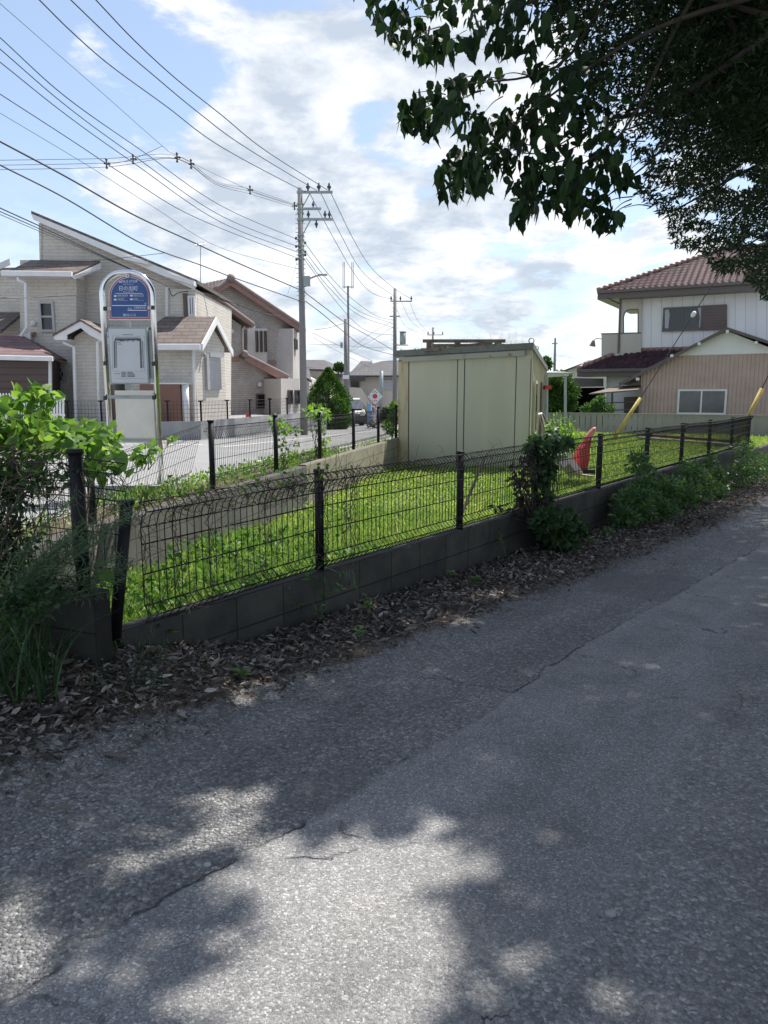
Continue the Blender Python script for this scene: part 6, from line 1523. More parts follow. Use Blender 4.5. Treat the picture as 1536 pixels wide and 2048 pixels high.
# understory small leaves bottom left
bl = [(*(lane_pt(x, y)+[0, 0, h+.07]), r) for x, y, h, r in ((20, 1420, .12, .12), (90, 1400, .10, .10), (60, 1340, .2, .12), (-60, 1380, .2, .2), (140, 1390, .1, .09), (100, 1330, .25, .12), (20, 1280, .3, .12), (150, 1360, .2, .10), (190, 1370, .12, .07), (60, 1300, .38, .12))]
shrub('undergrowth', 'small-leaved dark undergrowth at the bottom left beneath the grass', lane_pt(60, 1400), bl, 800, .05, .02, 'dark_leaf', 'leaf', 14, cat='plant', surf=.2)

# --- vine and dead leaves over the hidden post of the near fence
sV = ps[2]; q = NP(sV, .06, .0)
bl = [(*(NP(sV+u, v, z)), r) for u, v, z, r in ((0, .05, .93, .17), (.05, .05, .78, .15), (-.1, .05, .95, .14), (.35, .02, .98, .16), (.6, .0, .96, .14), (.85, 0, .93, .1), (0, .08, .6, .14), (.02, .08, .42, .14), (.05, .12, .25, .16), (.1, .2, .08, .16), (.25, .25, -.02, .15), (-.05, .2, .15, .12), (.35, .35, .05, .14), (.1, .1, .7, .12))]
bl = [(a, b, c, d*.84) for a, b, c, d in bl]
shrub('climbing_vine', 'dark vine column covering the fence post right of the middle', NP(sV, .2, -.15), bl, 1250, .075, .05, 'dark_leaf', 'heart', 18, cat='vine', surf=.25, hang=-.7)
bl = [(*(NP(sV+u, v, z)), r) for u, v, z, r in ((-.32, .05, .72, .13), (-.45, .05, .62, .12), (-.35, .05, .45, .10), (-.6, .05, .36, .08), (-.35, .05, .36, .12), (-.55, .05, .75, .08), (-.15, .1, .36, .10), (-.95, .05, .42, .05), (-.25, .05, .84, .10))]
shrub('withered_vine', 'withered brown leaves hanging in the mesh left of the vine column', NP(sV-.3, .1, .2), bl, 420, .06, .03, 'dead_leaf', 'curl', 20, cat='vine', surf=.2, hang=-.8)
# dead branch poking up behind fence
k = MB(); k.tube([NP(ps[1]+.1, -.1, .25), NP(ps[1]+.45, -.15, .55), NP(ps[1]+.72, -.15, .86)], [.014, .016, .012], 6); k.tube([NP(ps[1]+.05, -.1, .3), NP(ps[1]+.3, -.15, .40), NP(ps[1]+.75, -.15, .62)], [.006, .005, .003], 5); tag(k.build('dead_branch', 'bark'), 'dead branch propped behind the mesh right of the second upright post', 'branch')
# dry tendrils along the fence top and meshes
k = MB()
for i in range(620):
    s_ = random.choice([random.uniform(sL, ps[2]), random.uniform(sL, ps[0]+.6)]); z = random.choice([.93, .94, .92, .88, random.uniform(.45, .9), random.uniform(.35, .5)]); p = NP(s_, .05+rng.normal()*.02, z); pts = [p]; d = np.array([d1[0], d1[1], 0])*random.choice([-1, 1])+rng.normal(size=3)*.6
    for j in range(6): d = d+rng.normal(size=3)*.5; pts.append(pts[-1]+d/np.linalg.norm(d)*.028)
    k.tube(pts, .0014, 3, False)
tag(k.build('dry_tendrils', 'twig'), 'dry tendrils twisted along the top of the near fence', 'vine', kind='stuff')
k = MB()
for s0 in (ps[0]-1.25, ps[0]-1.0, ps[0]-.55, ps[0]+.22, ps[0]+.30, ps[0]+.36, ps[0]+.02, ps[0]-1.45):
    for _ in range(3):
        pts = [NP(s0+rng.normal()*.02, .05, .33)]
        for j in range(12): pts.append(NP(s0+rng.normal()*.018, .045+rng.normal()*.012, .33+.055*(j+1)))
        k.tube(pts, .0022, 3, False)
tag(k.build('dry_climbers', 'twig'), 'brown climber stems winding up the near mesh', 'vine', kind='stuff')
n = 260; s_ = rng.uniform(sL, ps[0]+.3, n); P = np.array([NP(a, .05+rng.normal()*.03, random.choice([.95, .9, .35, .6])+rng.normal()*.05) for a in s_])
along(P, rdir(n, (0, 0, -.4)), rng.uniform(.02, .05, n), rng.uniform(.015, .03, n), 'weed_leaf', 'mesh_vine', 'sparse green vine leaves scattered through the nearest mesh panel', 'heart', 'vine')
# single brown leaf caught in the fence
along([NP(ps[0]-.35, .07, .93)], [[.3, -.2, -1]], [.10], [.05], 'litter_leaf', 'caught_leaf', 'brown dead leaf caught in the fence top left of the middle post', 'curl', 'leaf')
# vines on the far fence
bl = [(*WP(fs_[2]+u, -.05, z), r) for u, z, r in ((.15, 1.1, .10), (.3, 1.05, .12), (.5, 1.0, .1), (.9, .95, .08), (.3, .8, .08), (.5, .6, .1), (1.0, .75, .05), (.7, .45, .08))]
shrub('climbing_vine', 'sunlit vine trailing on the far fence right of its third post', WP(fs_[2]+.4, -.1, .4), bl, 200, .06, .045, 'vine_leaf', 'lobed', 8, cat='vine', hang=-.3)
bl = [(*WP(fs_[3]+u, -.05, z), r) for u, z, r in ((0, 1.2, .13), (.2, 1.18, .13), (-.3, 1.2, .1), (.4, 1.1, .12), (.1, .9, .10), (.3, .75, .1), (.2, .55, .1), (.3, .5, .1))]
shrub('climbing_vine', 'sunlit vine draped over the fourth post of the far fence', WP(fs_[3]+.1, -.1, .4), bl, 260, .075, .05, 'vine_leaf', 'lobed', 8, cat='vine', hang=-.3)
bl = px_blobs([(290, 905, 16, 6.2), (275, 915, 14, 6.2), (310, 895, 10, 6.4), (345, 880, 8, 7.0)])
shrub('climbing_vine', 'few yellow-green leaves on the low end of the sagging far fence panel', at(290, 940, 6.3), bl, 70, .07, .05, 'vine_leaf', 'heart', 4, cat='vine')

# --- bright bush, right shrubs, garden trees
bl = px_blobs([(1120, 850, 24, 14.5), (1110, 868, 22, 14.5), (1135, 872, 24, 14.5), (1155, 880, 18, 14.3), (1100, 885, 22, 14.3)])
shrub('young_bush', 'bright yellow-green bush in the lot beside the shed', at(1125, 925, 14.5), bl, 650, .075, .04, 'vine_leaf', 'leaf', 8)
bl = px_blobs([(1085, 895, 22, 11), (1105, 905, 20, 11), (1130, 893, 18, 11.2)])
shrub('young_bush', 'grey-green low bush behind the vine column', at(1100, 940, 11), bl, 260, .07, .05, 'shrub_leaf', 'leaf', 5)
def lane_shrub(label, xs, n, seed, L=.07, w_=.032, m='shrub_leaf'):
    bl = []; n = int(n*2.6); L *= 1.15; w_ *= 1.15
    for (px_, py_, r_) in xs:
        s_ = line_s(px_, N0+nr*.35, d1); P = N0+nr*.35+d1*s_; bl.append((*at(px_, py_, P[1]), r_/1500*P[1]*1.2))
    base = np.mean(np.array(bl), 0)[:3]; s_, v_ = sv(base); base[2] = float(lane_z(s_))
    return shrub('wall_shrub', label, base, bl, n, L, w_, m, 'leaf', 14, 'shrubs along the foot of the lane wall', surf=.3, cat='shrub')
lane_shrub('leafy shrub at the foot of the wall below the vine column', [(1110, 1060, 30), (1125, 1090, 26), (1090, 1040, 22), (1140, 1035, 12)], 420, 1, .07, .04, 'dark_leaf')
lane_shrub('broad shrub arching from the wall right of the bare block section', [(1270, 1010, 34), (1310, 1030, 36), (1290, 980, 26), (1330, 985, 28), (1250, 1040, 22), (1340, 1050, 24), (1215, 1075, 16), (1300, 945, 12), (1275, 925, 18)], 1500, 2)
lane_shrub('yellower shrub leaning out over the lane edge, second from the right', [(1390, 970, 34), (1360, 990, 30), (1420, 990, 28), (1400, 1015, 24), (1380, 940, 18), (1430, 950, 20), (1420, 925, 12)], 1400, 3, .065, .03)
lane_shrub('tall shrub in front of the last fence posts at the right edge', [(1490, 900, 20), (1505, 930, 30), (1480, 950, 26), (1520, 960, 30), (1500, 985, 24), (1540, 990, 30), (1560, 940, 40), (1470, 1000, 18), (1445, 985, 20)], 1700, 4, .065, .03)
lane_shrub('low sprawling weeds between the wall shrubs and the litter', [(1230, 1090, 14), (1255, 1085, 12), (1195, 1085, 12)], 200, 5, .05, .025, 'weed_leaf')
lane_shrub('small dark shrub hidden beneath the big arching shrub', [(1320, 1060, 20), (1370, 1035, 22), (1420, 1020, 20), (1450, 1010, 18)], 500, 6, .06, .03, 'dark_leaf')
def round_tree(label, blobs, n, L, w_, m, base, trunk_r=.08, name='garden_tree', bark='bark'):
    o = thing(name, label, 'tree', base); P = []; D = []
    wts = np.array([b[3]**2 for b in blobs]); wts /= wts.sum()
    for b, wt in zip(blobs, wts):
        k_ = int(n*wt); d = rdir(k_); rr_ = b[3]*(.45+.55*rng.random(k_))[:, None]*(1+.2*fbm2(d[:, 0]*4, d[:, 2]*4, 1.5, 2, 3))[:, None]; P.append(np.array(b[:3])+d*rr_); D.append(d+rng.normal(size=(k_, 3))*.6)
    leaves('crown', np.concatenate(P), np.concatenate(D), L, w_, m, o)
    c = np.mean(np.array(blobs), 0); k = MB(); k.tube([base, [c[0], c[1], c[2]]], [trunk_r, trunk_r*.5], 8)
    for b in blobs[:5]: k.tube([[(base[0]+c[0])/2, (base[1]+c[1])/2, (base[2]+c[2])/2], b[:3]], [trunk_r*.5, trunk_r*.2], 6)
    k.build('trunk', bark, o); return o
b_ = px_blobs([(1120, 765, 22, 33), (1135, 785, 22, 33), (1110, 795, 22, 33), (1138, 810, 14, 33), (1100, 775, 16, 33), (1125, 815, 14, 33)])
round_tree('rounded olive-green garden tree right of the shed', b_, 5200, .14, .06, 'conifer_leaf', at(1115, 865, 33))
b_ = px_blobs([(1195, 812, 14, 33.5), (1175, 820, 12, 33.5), (1215, 820, 12, 33.5), (1200, 800, 8, 33.5)])
round_tree('low dark-leaved garden shrub above the slat fence', b_, 1500, .13, .07, 'shrub_leaf', at(1195, 865, 33.5), .04)
b_ = px_blobs([(1092, 722, 7, 34), (1098, 730, 6, 34)]); round_tree('small treetop peeping over the shed end', b_, 350, .15, .08, 'conifer_leaf', at(1095, 850, 34), .05)
# cone-shaped tree
o = thing('conical_tree', 'dense cone-shaped evergreen beside the utility pole', 'tree', at(657, 846, 36)); n = 15000; t_ = rng.random(n)**.8; zt_c = at(657, 737, 36)[2]; zb_c = -.3; cx = at(657, 800, 36)[0]
hz_ = 1-t_; prof_c = np.interp(hz_, [0, .12, .35, .52, .7, .85, 1], [.70, .9, 1.02, .96, .66, .36, .04])*.98; th = rng.uniform(0, 6.28, n); rr_ = prof_c*(.72+.3*rng.random(n))*(1+.14*np.sin(th*5+hz_*14)+.10*np.sin(th*9-hz_*23))
P = np.c_[cx+rr_*np.cos(th), 36+rr_*np.sin(th), zb_c+(zt_c-zb_c)*hz_]; leaves('crown', P, np.c_[np.cos(th), np.sin(th), np.full(n, .9)]+rng.normal(size=(n, 3))*.4, .12, .05, 'conifer_leaf', o)
k = MB(); k.tube([[cx, 36, -.5], [cx, 36, 1.6]], [.09, .03], 8); k.build('trunk', 'bark', o)
b_ = px_blobs([(790, 830, 12, 21), (783, 845, 10, 21), (778, 858, 10, 20.5), (789, 862, 9, 20.5), (771, 850, 6, 21), (790, 808, 7, 21), (786, 815, 8, 21)])
round_tree('leafy pale-flowered shrub squeezed between fence and shed', b_, 1100, .09, .04, 'weed_leaf', at(785, 880, 20.5), .03, 'street_shrub')
b_ = px_blobs([(668, 736, 5, 62), (678, 733, 5, 62), (684, 737, 4, 62)]); round_tree('distant treetops over the grey roof', b_, 500, .3, .15, 'conifer_leaf', at(672, 840, 62), .1)
b_ = px_blobs([(745, 848, 5, 37), (738, 850, 4, 37), (752, 851, 4, 37)]); round_tree('reddish potted plant at the foot of the banner', b_, 200, .1, .06, 'litter_leaf', at(745, 858, 37), .02, 'potted_plant')
b_ = px_blobs([(665, 850, 12, 40), (645, 848, 10, 40), (700, 853, 6, 40), (625, 846, 8, 38), (680, 855, 8, 40)]); round_tree('low hedge between the conical tree and the dark van', b_, 1500, .10, .05, 'shrub_leaf', at(660, 862, 40), .03, 'hedge')
b_ = px_blobs([(770, 822, 6, 47), (780, 820, 7, 47), (762, 832, 7, 47), (776, 835, 8, 47), (728, 828, 5, 47), (716, 836, 6, 47)]); round_tree('dark hedge in front of the distant beige house', b_, 1400, .14, .08, 'dark_leaf', at(770, 850, 47), .04, 'hedge')

# --- seedlings and creepers on the verge by the lane
def seedling(x, y, H, n, L, w_, m, label, hz0=0.04, tpl='leaf'):
    b = lane_pt(x, y); b[2] += hz0; o = thing('seedling', label, 'plant', b, 'small plants on the litter strip'); P = []; D = []; k = MB()
    for s_i in range(max(1, n//7)):
        a = rng.uniform(0, 6.28); ln = np.array([math.cos(a)*.3, math.sin(a)*.3, 1]); ln /= np.linalg.norm(ln); tip = b+ln*H*rng.uniform(.7, 1.1); k.tube([b, (b+tip)/2+rng.normal(size=3)*.01, tip], .0025, 4, False)
        for j in range(7): t_ = .3+.7*j/6; P.append(b+(tip-b)*t_); a2 = a+j*2.4; D.append([math.cos(a2), math.sin(a2), .15])
    leaves('foliage', P, D, rng.uniform(.7, 1.1, len(P))*L, w_, m, o, tpl, nrm=np.tile([0, 0, 1.], (len(P), 1))+rng.normal(size=(len(P), 3))*.3); k.build('stem', 'green_stem', o)
seedling(738, 1238, .13, 16, .055, .035, 'vine_leaf', 'bright green seedling in a sun fleck on the leaf litter')
seedling(715, 1288, .06, 10, .06, .035, 'weed_leaf', 'flat seedling below the bright one')
seedling(480, 1372, .05, 7, .07, .04, 'weed_leaf', 'seedling with broad leaves near the wall foot')
seedling(345, 1330, .26, 14, .10, .025, 'weed_leaf', 'lanky weed with long pale leaves at the wall foot')
seedling(590, 1245, .14, 14, .05, .02, 'shrub_leaf', 'thin-stemmed weed rising against the wall left of centre')
seedling(690, 1195, .16, 12, .055, .022, 'shrub_leaf', 'slender weed under the middle post')
seedling(640, 1250, .12, 14, .05, .025, 'shrub_leaf', 'shaded weed at the wall foot under the middle post')
seedling(950, 1175, .05, 24, .06, .03, 'weed_leaf', 'creeping weed patch on the litter right of centre')
seedling(1012, 1120, .28, 7, .05, .045, 'vine_leaf', 'single climbing sprig with heart leaves in front of the wall', tpl='heart')
seedling(900, 1165, .05, 20, .06, .03, 'weed_leaf', 'low leafy weed in dappled light left of the sprig')
seedling(250, 1360, .20, 14, .07, .02, 'shrub_leaf', 'feathery weed right of the grass clump')
seedling(1180, 1095, .08, 26, .06, .03, 'shrub_leaf', 'low weed spreading beside the wall shrub')
# drooping sprig over the wall top under the middle post
P = []; D = []
for i in range(26): P.append(NP(ps[0]+random.uniform(-.25, .25), .1+random.random()*.06, .30-random.random()*.14)); D.append([random.gauss(.3, .6), random.gauss(-.4, .4), random.gauss(-.6, .4)])
along(P, D, rng.uniform(.04, .09, 26), rng.uniform(.015, .03, 26), 'shrub_leaf', 'wall_sprig', 'leafy sprig spilling over the wall top under the middle post', 'leaf', 'plant', kind='stuff')

# --- leaf litter
def litter(n, fs, tag_label, Lr, m='litter_leaf', name='leaf_litter', spread=None, pile=.05):
    s_ = rng.uniform(*fs, n); ve = vedge(s_); v_ = .07+(ve+.02)*rng.beta(1.2, 1.7, n)
    extra = rng.random(n) < .03; v_ = np.where(extra, v_+rng.random(n)*.3, v_)
    q = N0+s_[:, None]*d1+v_[:, None]*nr; z = lane_z(s_)+.014+.5*pile*rng.random(n)*np.clip(1-v_/(ve+.05), 0, 1)+.012*np.clip(1-v_/ve, 0, 1)-.045*np.clip(1-v_/.7, 0, 1); z = np.where(v_ > ve, lane_z(s_)+.010, z)+bank(s_, v_)
    D = np.c_[rng.normal(size=(n, 2)), rng.normal(size=n)*.28]; Nn = np.c_[rng.normal(size=(n, 2))*.7, np.ones(n)]
    o = leaves(name, np.c_[q, z], D, rng.uniform(*Lr, n), rng.uniform(.008, .024, n), m, None, 'curl', Nn); return tag(o, tag_label, 'leaf litter', kind='stuff')
litter(17000, (-4.5, 7), 'dry brown fallen leaves heaped along the foot of the wall', (.025, .080)); litter(9000, (6, 19), 'fallen leaves further down the lane edge', (.04, .09), name='leaf_litter')
n = 9000; s_ = rng.uniform(-4.5, 10, n); v_ = vedge(s_)+rng.normal(size=n)*.10; q = N0+s_[:, None]*d1+v_[:, None]*nr
tag(leaves('pine_needles', np.c_[q, lane_z(s_)+.02+rng.random(n)*.012], np.c_[rng.normal(size=(n, 2)), rng.normal(size=n)*.1], rng.uniform(.02, .06, n), .0022, 'litter_leaf', None, 'leaf', np.tile([0, 0, 1.], (n, 1))), 'fine straw and twigs at the asphalt edge', 'leaf litter', kind='stuff')
n = 26000; s_ = rng.uniform(-4.5, 14, n); ve = vedge(s_); v_ = .05+(ve+.12)*rng.beta(1.6, 1.3, n); q = N0+s_[:, None]*d1+v_[:, None]*nr
tag(leaves('leaf_crumbs', np.c_[q, lane_z(s_)+.010+rng.random(n)*.02*np.clip(1-v_/ve, 0, 1)+bank(s_, v_)], np.c_[rng.normal(size=(n, 2)), rng.normal(size=n)*.4], rng.uniform(.006, .026, n), rng.uniform(.003, .012, n), 'litter_leaf', None, 'leaf', np.c_[rng.normal(size=(n, 2))*.5, np.ones(n)]), 'broken leaf crumbs and soil along the lane edge', 'leaf litter', kind='stuff')
# loose grit on the crumbling strip
n = 5200; s_ = rng.uniform(-4.5, 9, n); ve = vedge(s_); v_ = ve+np.abs(rng.normal(size=n))*.38-.1; q = N0+s_[:, None]*d1+v_[:, None]*nr; rr_ = rng.uniform(.0022, .0075, n)*np.where(rng.random(n) < .04, 1.8, 1)
Oc = np.array([[1, 0, 0], [0, 1, 0], [-1, 0, 0], [0, -1, 0], [0, 0, .7], [0, 0, -.6]], float); Of = np.array([[0, 1, 4], [1, 2, 4], [2, 3, 4], [3, 0, 4], [1, 0, 5], [2, 1, 5], [3, 2, 5], [0, 3, 5]])
th = rng.uniform(0, 6.28, n); ct, st2 = np.cos(th)[:, None], np.sin(th)[:, None]; Vg = Oc[None]*(1+.3*rng.normal(size=(n, 6, 3)))*rr_[:, None, None]
Vg = np.stack([Vg[..., 0]*ct-Vg[..., 1]*st2, Vg[..., 0]*st2+Vg[..., 1]*ct, Vg[..., 2]], -1)+np.c_[q, lane_z(s_)+.003+rr_*.3][:, None, :]
tag(npmesh('gravel', Vg.reshape(-1, 3), (Of[None]+(np.arange(n)*6)[:, None, None]).reshape(-1, 3), 'street_asphalt'), 'loose grit on the crumbling asphalt edge', 'gravel', kind='stuff')
# a few leaves and stones on the asphalt
for i, (x, y, L) in enumerate(((690, 1382, .06), (95, 1635, .10), (270, 1528, .16), (690, 1272, .05), (1305, 1207, .05), (80, 1608, .06), (945, 1260, .04))):
    p = lane_pt(x, y)+[0, 0, .022]; a = random.uniform(0, 6.28)
    tag(leaves('fallen_leaf', [p], [[math.cos(a), math.sin(a)*.6, .05]], L, .03, 'litter_leaf', None, 'curl', [[.1, 0, 1]]), ['dry leaf alone on the asphalt near the middle', 'pale dead leaf at the bottom left road edge', 'long curled leaf on the road edge at left', 'dry leaf on the lane right of the seedlings', 'dry leaf by the smooth asphalt patch', 'small leaf at the far left road edge', 'tiny leaf in the strip of dappled light'][i], 'leaf', 'single leaves on the asphalt')
def pebble(x, y, r, label):
    p = lane_pt(x, y); k = MB(); k.ball(p+[0, 0, r*.5], r, 7, 5, (1.2, .9, .7)); tag(k.build('pebble', 'concrete'), label, 'stone', 'stones on the asphalt')
pebble(1221, 1832, .014, 'small stone on the asphalt at lower right'); pebble(415, 1733, .011, 'small stone by the seam at lower left')

# ------------------------------------------------------------------ overhanging trees (crown leaves left out to shape the light on the lane)
SH = SUN/SUN[2]
def shadow_px(P):      # where the shadow of P lands on the lane, in photo pixels
    P = np.asarray(P); z = np.zeros(len(P))
    for _ in range(3):
        G = P-SH*(P[:, 2]-z)[:, None]; s_, v_ = (G[:, :2]-N0)@d1, (G[:, :2]-N0)@nr; z = lane_z(s_)
    return G, s_, v_
# openings cut in the crowns to place sun patches (centre, radii on the ground)
SPOTS = [(690, 1840, .32, .28), (600, 1950, .22, .26), (700, 1780, .30, .28), (640, 1900, .26, .30), (780, 1740, .22, .16), (860, 1720, .16, .14), (660, 2010, .30, .3), (560, 1700, .18, .12), (600, 1780, .22, .14), (820, 1850, .12, .2), (740, 1960, .24, .2), (500, 1960, .12, .10), (500, 1760, .14, .1),
         (470, 1590, .17, .09), (400, 1600, .10, .07), (300, 1670, .09, .06), (450, 1650, .12, .10), (370, 1715, .09, .06), (240, 1735, .11, .06), (230, 1580, .06, .04), (20, 1850, .12, .08), (0, 1940, .14, .1), (60, 1780, .08, .06), (200, 1970, .08, .05), (290, 1895, .06, .04), (400, 2020, .08, .06), (120, 1880, .06, .04),
         (1200, 1790, .07, .06), (1030, 1790, .08, .05), (1030, 1910, .07, .05), (1095, 1680, .06, .04), (970, 1675, .05, .04), (1080, 1950, .06, .05), (1250, 2010, .08, .05), (1060, 2030, .07, .05), (740, 1618, .08, .04), (830, 1625, .10, .06), (840, 1660, .09, .05), (1210, 1930, .05, .04),
         (470, 1400, .15, .10), (505, 1385, .12, .08), (920, 1245, .2, .10), (880, 1235, .14, .09), (960, 1195, .2, .10), (1010, 1190, .15, .08), (800, 1250, .1, .07), (640, 1375, .08, .04), (740, 1215, .10, .08), (760, 1235, .08, .06), (900, 1165, .12, .06), (690, 1275, .05, .04), (660, 1155, .15, .05), (800, 1080, .2, .05), (560, 1170, .2, .05), (1000, 1040, .2, .05), (450, 1215, .2, .05), (700, 1310, .06, .04)]
SG = np.array([[*lane_pt(x, y)[:2], a, b_] for x, y, a, b_ in SPOTS])
def sun_open(P, slack=.0):
    G, s_, v_ = shadow_px(P); m_ = np.zeros(len(P), bool)
    wob = 1+.30*np.sin(G[:, 0]*17+3*np.sin(G[:, 1]*13))+.16*np.sin(G[:, 1]*29+G[:, 0]*11)
    ns = 1+.22*np.random.default_rng(5).normal(size=len(P))
    for gx, gy, a, b_ in SG:
        dx = G[:, 0]-gx; dy = G[:, 1]-gy; m_ |= (dx/a)**2+(dy/b_)**2 < wob*ns*(1.38 if a > .2 else 1.4)
    return m_, s_, v_
MASK_A = [(690, -60), (735, 18), (770, 60), (800, 105), (850, 130), (905, 120), (935, 105), (925, 150), (860, 160), (800, 200), (792, 255), (815, 285), (880, 275), (905, 290), (875, 320), (877, 375), (910, 400), (990, 375), (1030, 400), (1015, 430), (1040, 448), (1085, 405), (1130, 430), (1170, 440), (1215, 462), (1255, 440), (1225, 400), (1250, 370), (1290, 340), (1300, -60)]
HOLES_A = [(835, 20, 16, 14), (905, 55, 14, 14), (985, 120, 16, 20), (870, 140, 30, 10), (1050, 250, 10, 12), (1130, 330, 10, 8), (1000, 345, 10, 12), (940, 285, 10, 8), (1080, 300, 10, 8), (1160, 370, 14, 7), (1110, 60, 12, 14), (775, 35, 10, 12), (960, 185, 40, 22), (1030, 120, 26, 26), (1010, 190, 24, 22), (985, 215, 26, 12), (1045, 165, 24, 20), (960, 100, 18, 26), (900, 250, 20, 12), (1090, 105, 22, 26), (870, 40, 14, 18), (1040, 300, 14, 10), (1000, 270, 16, 8), (1180, 370, 18, 10), (1065, 65, 14, 14), (920, 30, 12, 12), (1140, 175, 16, 10), (1090, 240, 12, 9)]
MASK_B = [(1055, -200), (1080, 20), (1120, 70), (1110, 130), (1150, 210), (1200, 260), (1245, 285), (1300, 330), (1270, 385), (1330, 430), (1350, 490), (1400, 500), (1440, 545), (1490, 545), (1536, 600), (1800, 650), (1800, -200)]
HOLES_B = [(1255, 250, 24, 10), (1300, 280, 22, 10), (1330, 310, 26, 9), (1370, 400, 30, 8), (1480, 365, 34, 16), (1420, 430, 26, 9), (1510, 480, 22, 10), (1460, 505, 22, 8), (1340, 380, 20, 8), (1500, 330, 20, 8), (1390, 465, 20, 8)]
def holes(x, y, H):
    m_ = np.zeros(len(x), bool)
    for hx, hy, a, b_ in H: m_ |= ((x-hx)/a)**2+((y-hy)/b_)**2 < 1
    return m_
def in_view(x, y, w_): return (w_ > 0) & (x > -60) & (x < 1600) & (y > -60) & (y < 2100)
def canopy_filter(P, mask, hl, pen=True, keep=0):
    x, y, w_ = proj(P); iv = in_view(x, y, w_)
    ok = np.where(iv, inpoly(x, y, mask) & ~holes(x, y, hl), True)
    o_, s_, v_ = sun_open(P)
    lit = (s_ > -12) & (v_ < .04) & (s_ < 19)        # the lot and wall top stay in the sun
    lit[:keep] = False; o_[:keep] = False
    return ok & ~o_ & ~lit
def tree(name_label, trunk, h, r0, lean=(0, 0)):
    o = thing('roadside_tree', name_label, 'tree', trunk); k = MB(); tp2 = np.array([trunk[0]+lean[0], trunk[1]+lean[1], trunk[2]+h]); mid = np.array([trunk[0]+lean[0]*.3+.1, trunk[1]+lean[1]*.3, trunk[2]+h*.5])
    k.tube(catmull([trunk, mid, tp2], 5), np.linspace(r0, r0*.3, 11), 12); tr = k.build('trunk', 'bark', o, True); return o, tp2, mid, tr
# tree A: large drooping leaves
tA, topA, midA, trA = tree('broad-leaved roadside tree whose drooping branches hang in from the top centre', (5.2, 6.2, -.1), 7.0, .2, (-1.2, .6))
P = []; D = []
CL = [(720, -10, 40), (760, 5, 35), (795, 45, 32), (820, 85, 26), (850, 95, 26), (890, 85, 28), (870, 30, 35), (930, 60, 32), (960, 20, 45), (1005, 75, 30), (1010, 30, 40), (1060, 30, 45), (1050, 100, 30), (1090, 60, 40), (800, -10, 40), (900, 0, 50), (1000, -20, 60),
      (820, 190, 22), (830, 215, 28), (812, 240, 20), (845, 245, 22), (870, 190, 26), (905, 170, 24), (940, 165, 22), (925, 200, 26), (880, 230, 26), (960, 230, 22), (900, 215, 22), (990, 155, 26), (1010, 250, 24), (1060, 140, 30), (1080, 190, 30),
      (890, 330, 22), (900, 360, 22), (925, 345, 26), (950, 320, 26), (960, 355, 22), (930, 300, 22), (975, 290, 26), (1000, 320, 26), (1010, 300, 26), (960, 265, 24), (1000, 240, 26), (1045, 220, 30), (1045, 260, 28), (1100, 215, 34), (1120, 260, 34), (1150, 220, 36),
      (1035, 415, 20), (1055, 400, 22), (1045, 370, 20), (1070, 350, 28), (1060, 310, 28), (1100, 330, 32), (1110, 380, 28), (1095, 400, 20), (1140, 350, 30), (1140, 300, 34), (1165, 400, 26), (1150, 415, 18), (1190, 415, 24), (1215, 430, 18), (1205, 445, 14), (1240, 420, 14), (1180, 340, 30), (1190, 280, 34), (1225, 340, 24), (1215, 300, 28), (1250, 345, 22), (1130, 140, 40), (1160, 90, 50), (1200, 180, 60), (1120, 20, 50)]
for (x, y, r_) in CL:
    Y = rng.uniform(6.0, 7.4); nn = int(8+r_*.7); c = at(x, y, Y); 
    o3 = rng.normal(size=(nn, 3))*(r_/1500*Y*.62)*np.array([1, 1.6, 1]); pass; P.append(c+o3)
P = np.concatenate(P)
# crown body above the frame
def vol(n, x0, x1, y0, y1, z0, z1): return np.c_[rng.uniform(x0, x1, n), rng.uniform(y0, y1, n), rng.uniform(z0, z1, n)]
def clumpy(P, sc, thr, seed): return fbm2(P[:, 0]+P[:, 2]*.7, P[:, 1]-P[:, 2]*.5, sc, 3, seed) > thr
body = vol(36000, .6, 8.0, 4.2, 12.0, 6.0, 8.0)
Pc = np.concatenate([P, body]); ok = canopy_filter(Pc, MASK_A, HOLES_A, keep=len(P)); Pa = Pc[ok]
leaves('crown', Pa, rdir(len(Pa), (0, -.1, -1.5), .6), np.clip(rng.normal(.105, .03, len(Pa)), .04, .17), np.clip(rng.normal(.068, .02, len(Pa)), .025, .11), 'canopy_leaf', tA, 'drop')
def limbs(tr, start, ends, r, parent):
    for e in ends:
        k = MB(); st_ = np.array(start, float); en = np.array(e, float); m0 = st_*.78+en*.22+rng.normal(size=3)*.16; m1 = st_*.5+en*.5+[0, 0, .3]+rng.normal(size=3)*.22; m2 = st_*.25+en*.75+[0, 0, .1]+rng.normal(size=3)*.16; k.tube(catmull([st_, m0, m1, m2, en], 5), np.linspace(r, r*.14, 21), 7, False); k.build('limb', 'bark', parent)
limbs(trA, topA-[0, 0, 2.0], [at(900, 172, 6.6), at(935, 320, 6.6), at(1065, 375, 6.7), at(1200, 405, 6.8), at(830, 20, 6.6), at(980, 40, 6.6), at(1100, 300, 6.9)], .032, tA)
limbs(trA, topA-[0, 0, 1.0], [(1.2, 6.4, 6.8), (2.0, 9, 6.8), (5.5, 9.5, 6.5), (6.8, 5, 6.8)], .045, tA)
# twigs inside tree A's visible sprays
k = MB()
for (x, y, r_) in CL[::1]:
    p = at(x+8, y-4, 6.7); q_ = at(x+random.uniform(40, 80), y-random.uniform(0, 40), 6.9); k.tube(catmull([q_, (p+q_)/2+[0, 0, .02], p], 4), np.linspace(.006, .002, 9), 4, False)
k.build('twigs', 'bark', tA)
